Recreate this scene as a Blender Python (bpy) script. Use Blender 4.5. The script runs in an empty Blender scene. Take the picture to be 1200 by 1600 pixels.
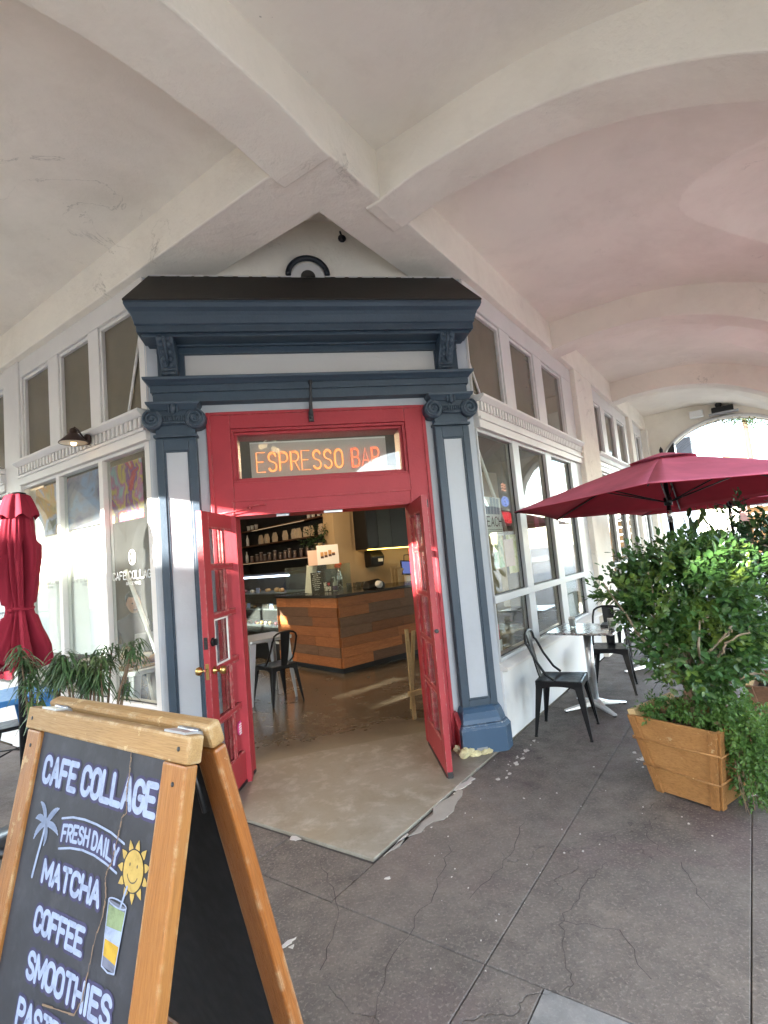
import bpy, bmesh, math, random
from mathutils import Vector, Matrix
S = bpy.context.scene
COL = S.collection
rnd = random.Random(7)
R2 = 2 ** -0.5
PI = math.pi

# ---------------------------------------------------------------- camera, sky, sun, exposure
cd = bpy.data.cameras.new('camera')
cam = bpy.data.objects.new('camera', cd)
COL.objects.link(cam)
S.camera = cam
cd.sensor_fit = 'HORIZONTAL'
cd.sensor_width = 36.0
cd.lens = 36.0 * 815.584 / 1200.0
cd.clip_start = 0.05
cd.clip_end = 900
_yaw, _pitch, _roll = 0.17548, 0.08809, -0.08901
def _cam_axes():
    cy, sy, cp, sp = math.cos(_yaw), math.sin(_yaw), math.cos(_pitch), math.sin(_pitch)
    d = Vector((sy * cp, cy * cp, sp)); r = Vector((cy, -sy, 0)); u = r.cross(d)
    c, s = math.cos(_roll), math.sin(_roll)
    return d, c * r + s * u, -s * r + c * u
_d, _r, _u = _cam_axes()
_m = Matrix((_r, _u, -_d)).transposed().to_4x4()
_m.translation = Vector((-0.294, -4.499, 1.584))
cam.matrix_world = _m

SUN_DIR = Vector((0.84, 0.54, -0.272)).normalized()          # the way the light travels
SUN_EL = math.asin(-SUN_DIR.z)
world = bpy.data.worlds.new('World')
S.world = world
world.use_nodes = True
nt = world.node_tree
nt.nodes.clear()
out = nt.nodes.new('ShaderNodeOutputWorld')
bg = nt.nodes.new('ShaderNodeBackground')
sky = nt.nodes.new('ShaderNodeTexSky')
sky.sky_type = 'NISHITA'
sky.sun_disc = False
sky.sun_elevation = SUN_EL
sky.sun_rotation = math.atan2(-SUN_DIR.x, -SUN_DIR.y)
sky.air_density = 1.0
sky.dust_density = 0.6
bg.inputs['Strength'].default_value = 0.15
tc = nt.nodes.new('ShaderNodeTexCoord')
mp = nt.nodes.new('ShaderNodeMapping')
mp.inputs['Scale'].default_value = (1.0, 1.0, 2.6)
nz = nt.nodes.new('ShaderNodeTexNoise')
nz.inputs['Scale'].default_value = 2.6
nz.inputs['Detail'].default_value = 7.0
nz.inputs['Roughness'].default_value = 0.62
cr = nt.nodes.new('ShaderNodeValToRGB')
cr.color_ramp.elements[0].position = 0.46
cr.color_ramp.elements[1].position = 0.66
cr.color_ramp.elements[1].color = (0.85, 0.85, 0.85, 1)
mx = nt.nodes.new('ShaderNodeMix')
mx.data_type = 'RGBA'
mx.inputs[7].default_value = (7.2, 7.0, 6.9, 1)
nt.links.new(tc.outputs['Generated'], mp.inputs['Vector'])
nt.links.new(mp.outputs['Vector'], nz.inputs['Vector'])
nt.links.new(nz.outputs['Fac'], cr.inputs['Fac'])
nt.links.new(cr.outputs['Color'], mx.inputs[0])
nt.links.new(sky.outputs['Color'], mx.inputs[6])
nt.links.new(mx.outputs[2], bg.inputs['Color'])
nt.links.new(bg.outputs['Background'], out.inputs['Surface'])

sd = bpy.data.lights.new('sun', 'SUN')
sun = bpy.data.objects.new('sun', sd)
COL.objects.link(sun)
sd.energy = 3.2
sd.angle = math.radians(0.53)
sd.color = (1.0, 0.93, 0.84)
sun.rotation_euler = SUN_DIR.to_track_quat('-Z', 'Y').to_euler()
sun.location = (-20, -15, 12)

S.view_settings.view_transform = 'Standard'
S.view_settings.look = 'None'
S.view_settings.exposure = 4.02
S.view_settings.gamma = 1.0
S.view_settings.use_curve_mapping = False
S.render.engine = 'CYCLES'
S.cycles.use_denoising = True
S.cycles.max_bounces = 10
S.cycles.diffuse_bounces = 6
S.cycles.glossy_bounces = 4
S.cycles.transparent_max_bounces = 24
S.cycles.caustics_reflective = False
S.cycles.caustics_refractive = False
S.cycles.sample_clamp_indirect = 6.0

# ---------------------------------------------------------------- frames of the two facades
W0 = 1.595
FR = Matrix(((R2, R2, 0, W0), (R2, -R2, 0, 0), (0, 0, 1, 0), (0, 0, 0, 1)))       # right facade: s along, o out to the street, z
FL = Matrix(((-R2, -R2, 0, -W0), (R2, -R2, 0, 0), (0, 0, 1, 0), (0, 0, 0, 1)))    # left facade
ID = Matrix.Identity(4)
CX = -0.015                                                                       # middle of the splayed entrance
FC = Matrix.Translation((CX, 0, 0))
def frame_at(x, y, z, ang):
    return Matrix.Translation((x, y, z)) @ Matrix.Rotation(ang, 4, 'Z')

# ---------------------------------------------------------------- mesh builder
class MB:
    def __init__(self, T=ID):
        self.v = []; self.f = []; self.mi = []; self.sm = []; self.T = T
    def add(self, verts, faces, mi=0, smooth=False, T=None):
        T = self.T if T is None else T
        b = len(self.v)
        self.v += [tuple(T @ Vector(p)) for p in verts]
        for q in faces:
            self.f.append([b + i for i in q]); self.mi.append(mi); self.sm.append(smooth)
        return self
    def box(self, a0, a1, b0, b1, c0, c1, mi=0, T=None):
        v = [(x, y, z) for z in (c0, c1) for y in (b0, b1) for x in (a0, a1)]
        return self.add(v, [(0, 2, 3, 1), (4, 5, 7, 6), (0, 1, 5, 4), (2, 6, 7, 3), (0, 4, 6, 2), (1, 3, 7, 5)], mi, False, T)
    def extrude(self, pts, vec, mi=0, T=None, smooth=False):
        """closed polygon pts (3d) swept along vec"""
        n = len(pts); vec = Vector(vec)
        v = [Vector(p) for p in pts] + [Vector(p) + vec for p in pts]
        f = [tuple(range(n))[::-1], tuple(range(n, 2 * n))]
        b = len(self.v)
        self.add(v, f, mi, False, T)
        Tm = self.T if T is None else T
        for i in range(n):
            j = (i + 1) % n
            self.f.append([b + i, b + j, b + n + j, b + n + i]); self.mi.append(mi); self.sm.append(smooth)
        return self
    def loft(self, rings, mi=0, T=None, smooth=False, cap=True, closed=True):
        n = len(rings[0]); v = [p for r in rings for p in r]; f = []
        for k in range(len(rings) - 1):
            for i in range(n if closed else n - 1):
                j = (i + 1) % n
                f.append((k * n + i, k * n + j, (k + 1) * n + j, (k + 1) * n + i))
        if cap:
            f.append(tuple(range(n))[::-1]); f.append(tuple((len(rings) - 1) * n + i for i in range(n)))
        return self.add(v, f, mi, smooth, T)
    def lathe(self, prof, c=(0, 0, 0), n=16, mi=0, T=None, axis='Z', smooth=True, a0=0.0, a1=2 * PI):
        rings = []
        for r, z in prof:
            ring = []
            for i in range(n):
                a = a0 + (a1 - a0) * i / n
                p = (r * math.cos(a), r * math.sin(a), z)
                if axis == 'Y': p = (p[0], p[2], p[1])
                if axis == 'X': p = (p[2], p[0], p[1])
                ring.append((p[0] + c[0], p[1] + c[1], p[2] + c[2]))
            rings.append(ring)
        return self.loft(rings, mi, T, smooth)
    def tube(self, path, r, n=8, mi=0, T=None, closed=False, smooth=True, flat=1.0):
        P = [Vector(p) for p in path]; m = len(P); rings = []
        rr = r if isinstance(r, (list, tuple)) else [r] * m
        prev = None
        for i in range(m):
            if closed: t = P[(i + 1) % m] - P[i - 1]
            else: t = P[min(i + 1, m - 1)] - P[max(i - 1, 0)]
            if t.length < 1e-9: t = Vector((0, 0, 1))
            t.normalize()
            if prev is None:
                a = Vector((0, 0, 1)) if abs(t.z) < 0.9 else Vector((1, 0, 0))
                nn = (a - t * a.dot(t)).normalized()
            else:
                nn = prev - t * prev.dot(t)
                nn = nn.normalized() if nn.length > 1e-6 else t.orthogonal().normalized()
            prev = nn; bb = t.cross(nn)
            rings.append([P[i] + rr[i] * (math.cos(2 * PI * k / n) * nn * flat + math.sin(2 * PI * k / n) * bb) for k in range(n)])
        if closed: rings.append(rings[0])
        return self.loft(rings, mi, T, smooth, cap=not closed)
    def sphere(self, c, r, n=12, m=8, mi=0, T=None, sc=(1, 1, 1)):
        prof = [(max(1e-4, math.sin(PI * k / m)), -math.cos(PI * k / m)) for k in range(m + 1)]
        rings = [[(c[0] + r * sc[0] * q * math.cos(2 * PI * i / n), c[1] + r * sc[1] * q * math.sin(2 * PI * i / n), c[2] + r * sc[2] * z) for i in range(n)] for q, z in prof]
        return self.loft(rings, mi, T, True)
    def grid(self, fn, nu, nv, mi=0, T=None, smooth=True):
        v = [fn(i / nu, j / nv) for j in range(nv + 1) for i in range(nu + 1)]
        f = [(j * (nu + 1) + i, j * (nu + 1) + i + 1, (j + 1) * (nu + 1) + i + 1, (j + 1) * (nu + 1) + i) for j in range(nv) for i in range(nu)]
        return self.add(v, f, mi, smooth, T)
    def mesh(self, name, mats, fix=True):
        me = bpy.data.meshes.new(name)
        me.from_pydata(self.v, [], self.f)
        for m in (mats if isinstance(mats, (list, tuple)) else [mats]): me.materials.append(m)
        me.polygons.foreach_set('material_index', self.mi)
        me.polygons.foreach_set('use_smooth', self.sm)
        if fix:
            bm = bmesh.new(); bm.from_mesh(me)
            bmesh.ops.recalc_face_normals(bm, faces=bm.faces)
            bm.to_mesh(me); bm.free()
        me.update()
        return me
    def obj(self, name, mats, parent=None, bevel=0.0, fix=True, kind=None, seg=2):
        o = bpy.data.objects.new(name, self.mesh(name, mats, fix))
        COL.objects.link(o)
        if parent is not None: o.parent = parent
        if bevel:
            b = o.modifiers.new('bevel', 'BEVEL'); b.width = bevel; b.segments = seg; b.limit_method = 'ANGLE'; b.angle_limit = math.radians(40)
        if kind: o['kind'] = kind
        return o

def tag(o, label, cat, group=None):
    o['label'] = label; o['category'] = cat
    if group: o['group'] = group
    return o
def thing(name, label, cat, loc=(0, 0, 0), rot=0.0, group=None):
    o = bpy.data.objects.new(name, None); COL.objects.link(o)
    o.empty_display_size = 0.1
    o.location = loc; o.rotation_euler = (0, 0, rot)
    return tag(o, label, cat, group)
def copy_tree(o, parent=None):
    c = o.copy(); COL.objects.link(c)
    if parent is not None: c.parent = parent
    for ch in list(o.children): copy_tree(ch, c)
    return c
def struct(o):
    o['kind'] = 'structure'; return o
def place(o, x, y, z, rot, label=None, group=None):
    o.location = (x, y, z); o.rotation_euler = (0, 0, rot)
    if label: o['label'] = label
    if group: o['group'] = group
    return o

# ---------------------------------------------------------------- materials
def _new(name):
    m = bpy.data.materials.new(name); m.use_nodes = True
    n = m.node_tree; n.nodes.clear()
    o = n.nodes.new('ShaderNodeOutputMaterial')
    return m, n, o
def N(n, t, **kw):
    x = n.nodes.new(t)
    for k, v in kw.items(): setattr(x, k, v)
    return x
def ramp(n, src, p0, p1, c0=(0, 0, 0, 1), c1=(1, 1, 1, 1)):
    r = N(n, 'ShaderNodeValToRGB'); e = r.color_ramp.elements
    e[0].position = p0; e[1].position = p1; e[0].color = c0; e[1].color = c1
    n.links.new(src, r.inputs[0]); return r.outputs[0]
def noise(n, vec, scale, detail=4, rough=0.55, dist=0.0):
    x = N(n, 'ShaderNodeTexNoise')
    x.inputs['Scale'].default_value = scale; x.inputs['Detail'].default_value = detail
    x.inputs['Roughness'].default_value = rough; x.inputs['Distortion'].default_value = dist
    if vec is not None: n.links.new(vec, x.inputs['Vector'])
    return x.outputs['Fac']
def mixc(n, fac, a, b, mode='MIX'):
    x = N(n, 'ShaderNodeMix'); x.data_type = 'RGBA'; x.blend_type = mode
    for i, s in ((0, fac), (6, a), (7, b)):
        if hasattr(s, 'links'): n.links.new(s, x.inputs[i])
        elif i == 0: x.inputs[0].default_value = s
        else: x.inputs[i].default_value = (*s[:3], 1)
    return x.outputs[2]
def math_(n, op, a, b=0.0):
    x = N(n, 'ShaderNodeMath', operation=op)
    for i, s in ((0, a), (1, b)):
        if hasattr(s, 'links'): n.links.new(s, x.inputs[i])
        else: x.inputs[i].default_value = s
    return x.outputs[0]
def coords(n, kind='Object', scale=(1, 1, 1)):
    if kind == 'World':
        g = N(n, 'ShaderNodeNewGeometry'); src = g.outputs['Position']
    else:
        t = N(n, 'ShaderNodeTexCoord'); src = t.outputs[kind]
    if scale != (1, 1, 1):
        m = N(n, 'ShaderNodeMapping'); m.inputs['Scale'].default_value = scale
        n.links.new(src, m.inputs['Vector']); src = m.outputs[0]
    return src
def finish(n, o, col, rough=0.6, metal=0.0, bump=None, bstr=0.2, bdist=0.01, spec=0.5, coat=0.0, sheen=0.0):
    b = N(n, 'ShaderNodeBsdfPrincipled')
    for key, s in (('Base Color', col), ('Roughness', rough), ('Metallic', metal), ('Specular IOR Level', spec), ('Coat Weight', coat), ('Sheen Weight', sheen)):
        if hasattr(s, 'links'): n.links.new(s, b.inputs[key])
        elif key == 'Base Color': b.inputs[key].default_value = (*s[:3], 1)
        else: b.inputs[key].default_value = s
    if bump is not None:
        u = N(n, 'ShaderNodeBump'); u.inputs['Strength'].default_value = bstr; u.inputs['Distance'].default_value = bdist
        n.links.new(bump, u.inputs['Height']); n.links.new(u.outputs[0], b.inputs['Normal'])
    n.links.new(b.outputs[0], o.inputs['Surface'])
    return b
def edge_mask(n, radius=0.006, lo=0.02, hi=0.25, breakup=22.0, v=None):
    """1 on worn arrises: where a rounded normal leaves the face normal, broken up by noise"""
    bv = N(n, 'ShaderNodeBevel'); bv.samples = 3; bv.inputs['Radius'].default_value = radius
    g = N(n, 'ShaderNodeNewGeometry')
    d = N(n, 'ShaderNodeVectorMath', operation='DOT_PRODUCT')
    n.links.new(bv.outputs[0], d.inputs[0]); n.links.new(g.outputs['True Normal'], d.inputs[1])
    e = ramp(n, math_(n, 'SUBTRACT', 1.0, d.outputs['Value']), lo, hi)
    k = ramp(n, noise(n, v, breakup, 6, 0.72), 0.46, 0.60)
    return math_(n, 'MULTIPLY', e, k)
def sc(c, k): return tuple(min(1, x * k) for x in c[:3])
def paint(name, col, rough=0.55, var=0.10, vscale=3.0, bump=0.12, bscale=45.0, chip=None, chipamt=0.70, chipscale=30.0, kind='World', dirt=0.0, spec=0.5, edge=None, eamt=.7):
    """painted surface: slow tone drift, faint brush relief, optional chips down to another colour"""
    m, n, o = _new(name)
    v = coords(n, kind)
    f = noise(n, v, vscale, 5, 0.6)
    c = mixc(n, f, sc(col, 1 - var), sc(col, 1 + var))
    if dirt:
        d = ramp(n, noise(n, v, 1.7, 8, 0.7, 0.4), 0.5, 0.72)
        c = mixc(n, math_(n, 'MULTIPLY', d, dirt), c, sc(col, 0.45))
    h = noise(n, v, bscale, 4, 0.6)
    rg = rough
    if chip:
        k = noise(n, v, chipscale, 6, 0.72)
        big = noise(n, v, 4.0, 3, 0.5)
        kk = math_(n, 'ADD', math_(n, 'MULTIPLY', k, 0.75), math_(n, 'MULTIPLY', big, 0.25))
        msk = ramp(n, kk, chipamt - 0.005, chipamt + 0.01)
        c = mixc(n, msk, c, chip)
        h = math_(n, 'SUBTRACT', h, msk)
    if edge: c = mixc(n, math_(n, 'MULTIPLY', edge_mask(n, 0.008, 0.006, 0.07, 24.0, v), eamt), c, edge)
    finish(n, o, c, rg, 0, h, bump, 0.006, spec)
    return m
def flat(name, col, rough=0.5, metal=0.0, spec=0.5, var=0.06, coat=0.0, sheen=0.0):
    m, n, o = _new(name)
    v = coords(n, 'Object')
    f = noise(n, v, 9.0, 4, 0.6)
    c = mixc(n, f, sc(col, 1 - var), sc(col, 1 + var))
    rr = ramp(n, noise(n, v, 30, 3), 0.3, 0.7, (max(0.02, rough - 0.06),) * 3 + (1,), (min(1, rough + 0.08),) * 3 + (1,))
    finish(n, o, c, rr, metal, noise(n, v, 60, 2), 0.03, 0.003, spec, coat, sheen)
    return m
def emit(name, col, strength):
    m, n, o = _new(name)
    e = N(n, 'ShaderNodeEmission'); e.inputs[0].default_value = (*col, 1); e.inputs[1].default_value = strength
    n.links.new(e.outputs[0], o.inputs['Surface'])
    return m
def glass(name, tint=(0.93, 0.97, 0.95), refl=1.0, rough=0.0, film=0.0, filmcol=(0.6, 0.62, 0.6)):
    """thin window glass: lets light through straight, mirrors by angle, slightly wavy, optional dusty film"""
    m, n, o = _new(name)
    lw = N(n, 'ShaderNodeLayerWeight'); lw.inputs['Blend'].default_value = 0.5
    k = math_(n, 'POWER', lw.outputs['Facing'], 5.0)
    k = math_(n, 'ADD', math_(n, 'MULTIPLY', k, 0.955), 0.045)
    k = math_(n, 'MINIMUM', math_(n, 'MULTIPLY', k, 1.05 * refl), 1.0)
    t = N(n, 'ShaderNodeBsdfTransparent'); t.inputs[0].default_value = (*tint, 1)
    g = N(n, 'ShaderNodeBsdfGlossy'); g.inputs['Roughness'].default_value = rough
    v = coords(n, 'World')
    u = N(n, 'ShaderNodeBump'); u.inputs['Strength'].default_value = 0.05; u.inputs['Distance'].default_value = 0.02
    n.links.new(noise(n, v, 1.6, 2), u.inputs['Height']); n.links.new(u.outputs[0], g.inputs['Normal'])
    src = t.outputs[0]
    if film:
        d = N(n, 'ShaderNodeBsdfDiffuse'); d.inputs[0].default_value = (*filmcol, 1)
        x0 = N(n, 'ShaderNodeMixShader')
        fm = ramp(n, noise(n, v, 2.0, 6, 0.7), 0.3, 0.75, (film * 0.7,) * 3 + (1,), (film * 1.3,) * 3 + (1,))
        n.links.new(fm, x0.inputs[0])
        n.links.new(t.outputs[0], x0.inputs[1]); n.links.new(d.outputs[0], x0.inputs[2]); src = x0.outputs[0]
    x = N(n, 'ShaderNodeMixShader')
    n.links.new(k, x.inputs[0]); n.links.new(src, x.inputs[1]); n.links.new(g.outputs[0], x.inputs[2])
    n.links.new(x.outputs[0], o.inputs['Surface'])
    return m
def wood(name, c0, c1, rough=0.5, scale=(1, 14, 14), kind='Object', wear=None, wearamt=0.66, coat=0.0, perobj=0.0, knots=True, edge=None):
    m, n, o = _new(name)
    v = coords(n, kind, scale)
    oi = N(n, 'ShaderNodeObjectInfo')
    if perobj:
        ad = N(n, 'ShaderNodeVectorMath', operation='ADD'); n.links.new(v, ad.inputs[0])
        cb = N(n, 'ShaderNodeCombineXYZ'); q = math_(n, 'MULTIPLY', oi.outputs['Random'], 90.0)
        for i in range(3): n.links.new(q, cb.inputs[i])
        n.links.new(cb.outputs[0], ad.inputs[1]); v = ad.outputs[0]
    g = noise(n, v, 3.0, 6, 0.65, 0.6)
    c = mixc(n, ramp(n, g, 0.28, 0.74), c0, c1)
    fine = noise(n, v, 18.0, 3, 0.6)
    c = mixc(n, math_(n, 'MULTIPLY', ramp(n, fine, 0.42, 0.72), 0.55), c, sc(c0, 0.55))
    lng = noise(n, v, 0.8, 4, 0.6, 1.2)
    c = mixc(n, math_(n, 'MULTIPLY', ramp(n, lng, 0.55, 0.68), 0.40), c, sc(c0, 0.62))
    if perobj:
        k = ramp(n, oi.outputs['Random'], 0.0, 1.0, (1 - perobj,) * 3 + (1,), (1 + perobj * 0.55,) * 3 + (1,))
        c = mixc(n, 1.0, c, k, 'MULTIPLY')
    if wear:
        kx = noise(n, coords(n, 'Object'), 11.0, 7, 0.7)
        c = mixc(n, ramp(n, kx, wearamt, wearamt + 0.02), c, wear)
    if wear or edge:
        gr = ramp(n, noise(n, coords(n, 'Object'), 5.0, 6, 0.7), 0.52, 0.74)
        c = mixc(n, math_(n, 'MULTIPLY', gr, 0.35), c, sc(c0, 0.5))
    if edge: c = mixc(n, math_(n, 'MULTIPLY', edge_mask(n, 0.011, 0.004, 0.05, 14.0, coords(n, 'Object')), 0.9), c, edge)
    finish(n, o, c, ramp(n, fine, .3, .7, (max(.05, rough - .1),) * 3 + (1,), (min(1, rough + .15),) * 3 + (1,)), 0, fine, 0.22, 0.004, 0.4, coat)
    return m
def plaster(name, col, bump):
    m, n, o = _new(name)
    v = coords(n, 'World')
    c = mixc(n, ramp(n, noise(n, v, 0.55, 5, 0.6, 0.3), 0.35, 0.65), sc(col, 0.93), sc(col, 1.05))
    c = mixc(n, math_(n, 'MULTIPLY', ramp(n, noise(n, v, 1.3, 7, 0.7, 0.3), 0.48, 0.72), 0.26), c, (0.54, 0.48, 0.39))
    # hairline cracks: the zero line of a warped noise, only here and there
    w = noise(n, v, 1.1, 9, 0.62, 0.8)
    ck = ramp(n, math_(n, 'ABSOLUTE', math_(n, 'SUBTRACT', w, 0.5)), 0.0012, 0.0035, (1, 1, 1, 1), (0, 0, 0, 1))
    ck = math_(n, 'MULTIPLY', ck, ramp(n, noise(n, v, 0.9, 3), 0.56, 0.64))
    c = mixc(n, math_(n, 'MULTIPLY', ck, 0.55), c, sc(col, 0.42))
    sp = math_(n, 'MULTIPLY', ramp(n, noise(n, v, 26.0, 3, 0.7), 0.70, 0.76), ramp(n, noise(n, v, 2.0, 3), 0.55, 0.66))
    c = mixc(n, math_(n, 'MULTIPLY', sp, 0.6), c, (0.16, 0.14, 0.12))
    h = math_(n, 'ADD', noise(n, v, 7.0, 6, 0.65), math_(n, 'MULTIPLY', noise(n, v, 2.2, 3, 0.5), 1.4))
    h = math_(n, 'SUBTRACT', h, math_(n, 'MULTIPLY', ck, 0.4))
    finish(n, o, c, 0.92, 0, h, bump, 0.02, 0.2)
    return m
M = {}
M['stucco'] = plaster('stucco', (0.86, 0.80, 0.705), 0.8)
M['vault'] = plaster('vault_plaster', (0.86, 0.80, 0.72), 0.45)
M['trim'] = paint('white_trim_paint', (0.68, 0.655, 0.63), 0.5, 0.06, 4, 0.12, 50, dirt=0.14, edge=(.42, .40, .37), eamt=.35)
M['alu'] = paint('grey_window_frame', (0.52, 0.53, 0.53), 0.4, 0.06, 4, 0.05, 60)
M['bulk'] = paint('bulkhead_paint', (0.70, 0.70, 0.70), 0.6, 0.06, 3, 0.2, 30, chip=(0.35, 0.33, 0.31), chipamt=0.66, dirt=0.25)
M['pale'] = paint('pale_blue_grey_paint', (0.44, 0.47, 0.51), 0.55, 0.05, 3, 0.25, 40, dirt=0.14)
M['navy'] = paint('navy_paint', (0.036, 0.060, 0.088), 0.5, 0.2, 4, 0.35, 40, dirt=0.3, edge=(.16, .19, .22), eamt=.4)
M['navychip'] = paint('chipped_navy_paint', (0.040, 0.085, 0.15), 0.5, 0.14, 4, 0.3, 40, chip=(0.5, 0.5, 0.48), chipamt=0.65, chipscale=22, edge=(.5, .5, .48))
M['roofing'] = paint('dark_cornice_flashing', (0.035, 0.030, 0.025), 0.75, 0.25, 3, 0.4, 20)
M['red'] = paint('red_door_paint', (0.32, 0.034, 0.042), 0.45, 0.18, 4, 0.22, 50, spec=0.35, chip=(0.50, 0.42, 0.37), chipamt=0.65, chipscale=26, dirt=.35, edge=(0.50, 0.38, 0.32))
M['redframe'] = paint('red_frame_paint', (0.36, 0.034, 0.046), 0.5, 0.16, 3, 0.25, 50, spec=0.3, dirt=.22, edge=(.46, .22, .2), eamt=.4)
M['glass'] = glass('window_glass', film=0.03)
M['doorglass'] = glass('door_glass', tint=(0.9, 0.93, 0.92), refl=1.2)
M['transom'] = paint('tinted_transom_glass', (0.125, 0.108, 0.075), 0.06, 0.28, 1.6, 0.03, 1.5, spec=0.6, dirt=.3)
M['gasket'] = flat('black_gasket', (0.012, 0.012, 0.013), 0.5)
M['black'] = flat('black_powder_coat', (0.006, 0.0065, 0.008), 0.36, 0.0, 0.3)
M['blackmat'] = flat('matte_black', (0.012, 0.012, 0.012), 0.7)
M['iron'] = flat('dark_iron', (0.05, 0.05, 0.052), 0.5, 0.7)
M['steel'] = flat('brushed_steel', (0.55, 0.55, 0.56), 0.26, 1.0)
M['galv'] = flat('galvanised_steel', (0.42, 0.43, 0.45), 0.38, 0.9)
M['alu_cast'] = flat('cast_aluminium', (0.66, 0.67, 0.68), 0.32, 0.9)
M['brass'] = flat('worn_brass', (0.55, 0.38, 0.14), 0.3, 1.0)
M['white'] = flat('white_plastic', (0.75, 0.75, 0.74), 0.4)
M['paper'] = flat('white_paper', (0.78, 0.77, 0.74), 0.8)
M['screen_panel'] = flat('white_shade_panel', (0.80, 0.79, 0.75), 0.85)
M['blue'] = flat('sky_blue_enamel', (0.030, 0.165, 0.42), 0.38, 0.0, 0.4)
M['bronze'] = flat('bronze_lamp_metal', (0.055, 0.032, 0.026), 0.45, 0.5)
M['shadein'] = flat('lamp_inner_white', (0.75, 0.6, 0.42), 0.5)
# ================================================================= ground, sidewalk, road
def concrete(name, c0, c1, speck=0.5, stain=None, rough=0.75, bump=0.5, fine=90.0, cracks=True):
    m, n, o = _new(name)
    v = coords(n, 'World')
    a = noise(n, v, 0.9, 6, 0.65, 0.3)
    c = mixc(n, ramp(n, a, 0.3, 0.7), c0, c1)
    c = mixc(n, math_(n, 'MULTIPLY', ramp(n, noise(n, v, 2.3, 8, 0.74, 0.3), 0.45, 0.7), 0.75), c, (c1[0] * 1.35, c1[1] * 1.32, c1[2] * 1.26))
    b = noise(n, v, 7.0, 6, 0.7)
    c = mixc(n, ramp(n, b, 0.35, 0.7), c, sc(c0, 0.72))
    if stain:
        st = ramp(n, noise(n, v, 1.3, 4, 0.6, 0.5), 0.52, 0.66)
        c = mixc(n, math_(n, 'MULTIPLY', st, 0.55), c, stain)
    g = noise(n, v, fine, 3, 0.7)
    c = mixc(n, math_(n, 'MULTIPLY', ramp(n, g, 0.53, 0.66), speck), c, sc(c1, 1.7))
    c = mixc(n, math_(n, 'MULTIPLY', ramp(n, noise(n, v, fine * 0.8, 3, 0.7, 0.2), 0.58, 0.72), speck), c, sc(c0, 0.4))
    vo = N(n, 'ShaderNodeTexVoronoi'); vo.inputs['Scale'].default_value = 55.0
    n.links.new(v, vo.inputs['Vector'])
    pale = ramp(n, vo.outputs['Distance'], 0.05, 0.10, (1, 1, 1, 1), (0, 0, 0, 1))
    sel = ramp(n, noise(n, v, 20.0, 2), 0.69, 0.72)
    c = mixc(n, math_(n, 'MULTIPLY', math_(n, 'MULTIPLY', pale, sel), 0.55), c, (0.4, 0.37, 0.33))
    # broad worn lanes, greasy spots and gum
    lane = ramp(n, noise(n, v, 0.45, 4, 0.6, 0.6), 0.42, 0.62)
    c = mixc(n, math_(n, 'MULTIPLY', lane, 0.38), c, sc(c1, 1.45))
    spot = ramp(n, noise(n, v, 3.4, 5, 0.6, 0.2), 0.63, 0.70)
    c = mixc(n, math_(n, 'MULTIPLY', spot, 0.45), c, sc(c0, 0.55))
    vg = N(n, 'ShaderNodeTexVoronoi'); vg.inputs['Scale'].default_value = 3.1
    n.links.new(v, vg.inputs['Vector'])
    gum = ramp(n, vg.outputs['Distance'], 0.055, 0.075, (1, 1, 1, 1), (0, 0, 0, 1))
    gum = math_(n, 'MULTIPLY', gum, ramp(n, noise(n, v, 1.9, 2), 0.52, 0.56))
    c = mixc(n, math_(n, 'MULTIPLY', gum, 0.6), c, sc(c0, 0.5))
    h = math_(n, 'ADD', math_(n, 'MULTIPLY', g, 0.6), b)
    if cracks:
        vc = N(n, 'ShaderNodeTexVoronoi', feature='DISTANCE_TO_EDGE'); vc.inputs['Scale'].default_value = 0.9
        ns = N(n, 'ShaderNodeTexNoise'); ns.inputs['Scale'].default_value = 3.0; ns.inputs['Detail'].default_value = 8.0
        n.links.new(v, ns.inputs['Vector'])
        vm = N(n, 'ShaderNodeVectorMath', operation='MULTIPLY_ADD'); vm.inputs[1].default_value = (0.55, 0.55, 0.55)
        n.links.new(ns.outputs['Color'], vm.inputs[0]); n.links.new(v, vm.inputs[2]); n.links.new(vm.outputs[0], vc.inputs['Vector'])
        ck = ramp(n, vc.outputs['Distance'], 0.0015, 0.004, (1, 1, 1, 1), (0, 0, 0, 1))
        selc = ramp(n, noise(n, v, 1.4, 3), 0.50, 0.58)
        ck = math_(n, 'MULTIPLY', ck, selc)
        c = mixc(n, math_(n, 'MULTIPLY', ck, 0.5), c, sc(c0, 0.4))
        h = math_(n, 'SUBTRACT', h, ck)
    rr = ramp(n, b, 0.3, 0.7, (rough - 0.12,) * 3 + (1,), (rough + 0.12,) * 3 + (1,))
    finish(n, o, c, rr, 0, h, bump, 0.006, 0.4)
    return m
M['walk'] = concrete('dark_aggregate_paving', (0.094, 0.079, 0.067), (0.145, 0.124, 0.107), 0.70, (0.106, 0.064, 0.066), 0.72, 0.9, fine=70.0)
M['walk2'] = concrete('grey_paving_patch', (0.17, 0.165, 0.155), (0.21, 0.205, 0.195), 0.2, None, 0.75, 0.3)
M['joint'] = flat('dark_joint', (0.066, 0.056, 0.050), 0.95)
M['road'] = concrete('pale_worn_street', (0.20, 0.195, 0.185), (0.25, 0.245, 0.235), 0.3, None, 0.85, 0.5, 60)
M['kerb'] = concrete('kerb_concrete', (0.34, 0.33, 0.31), (0.42, 0.41, 0.39), 0.2, None, 0.8, 0.4)
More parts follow.
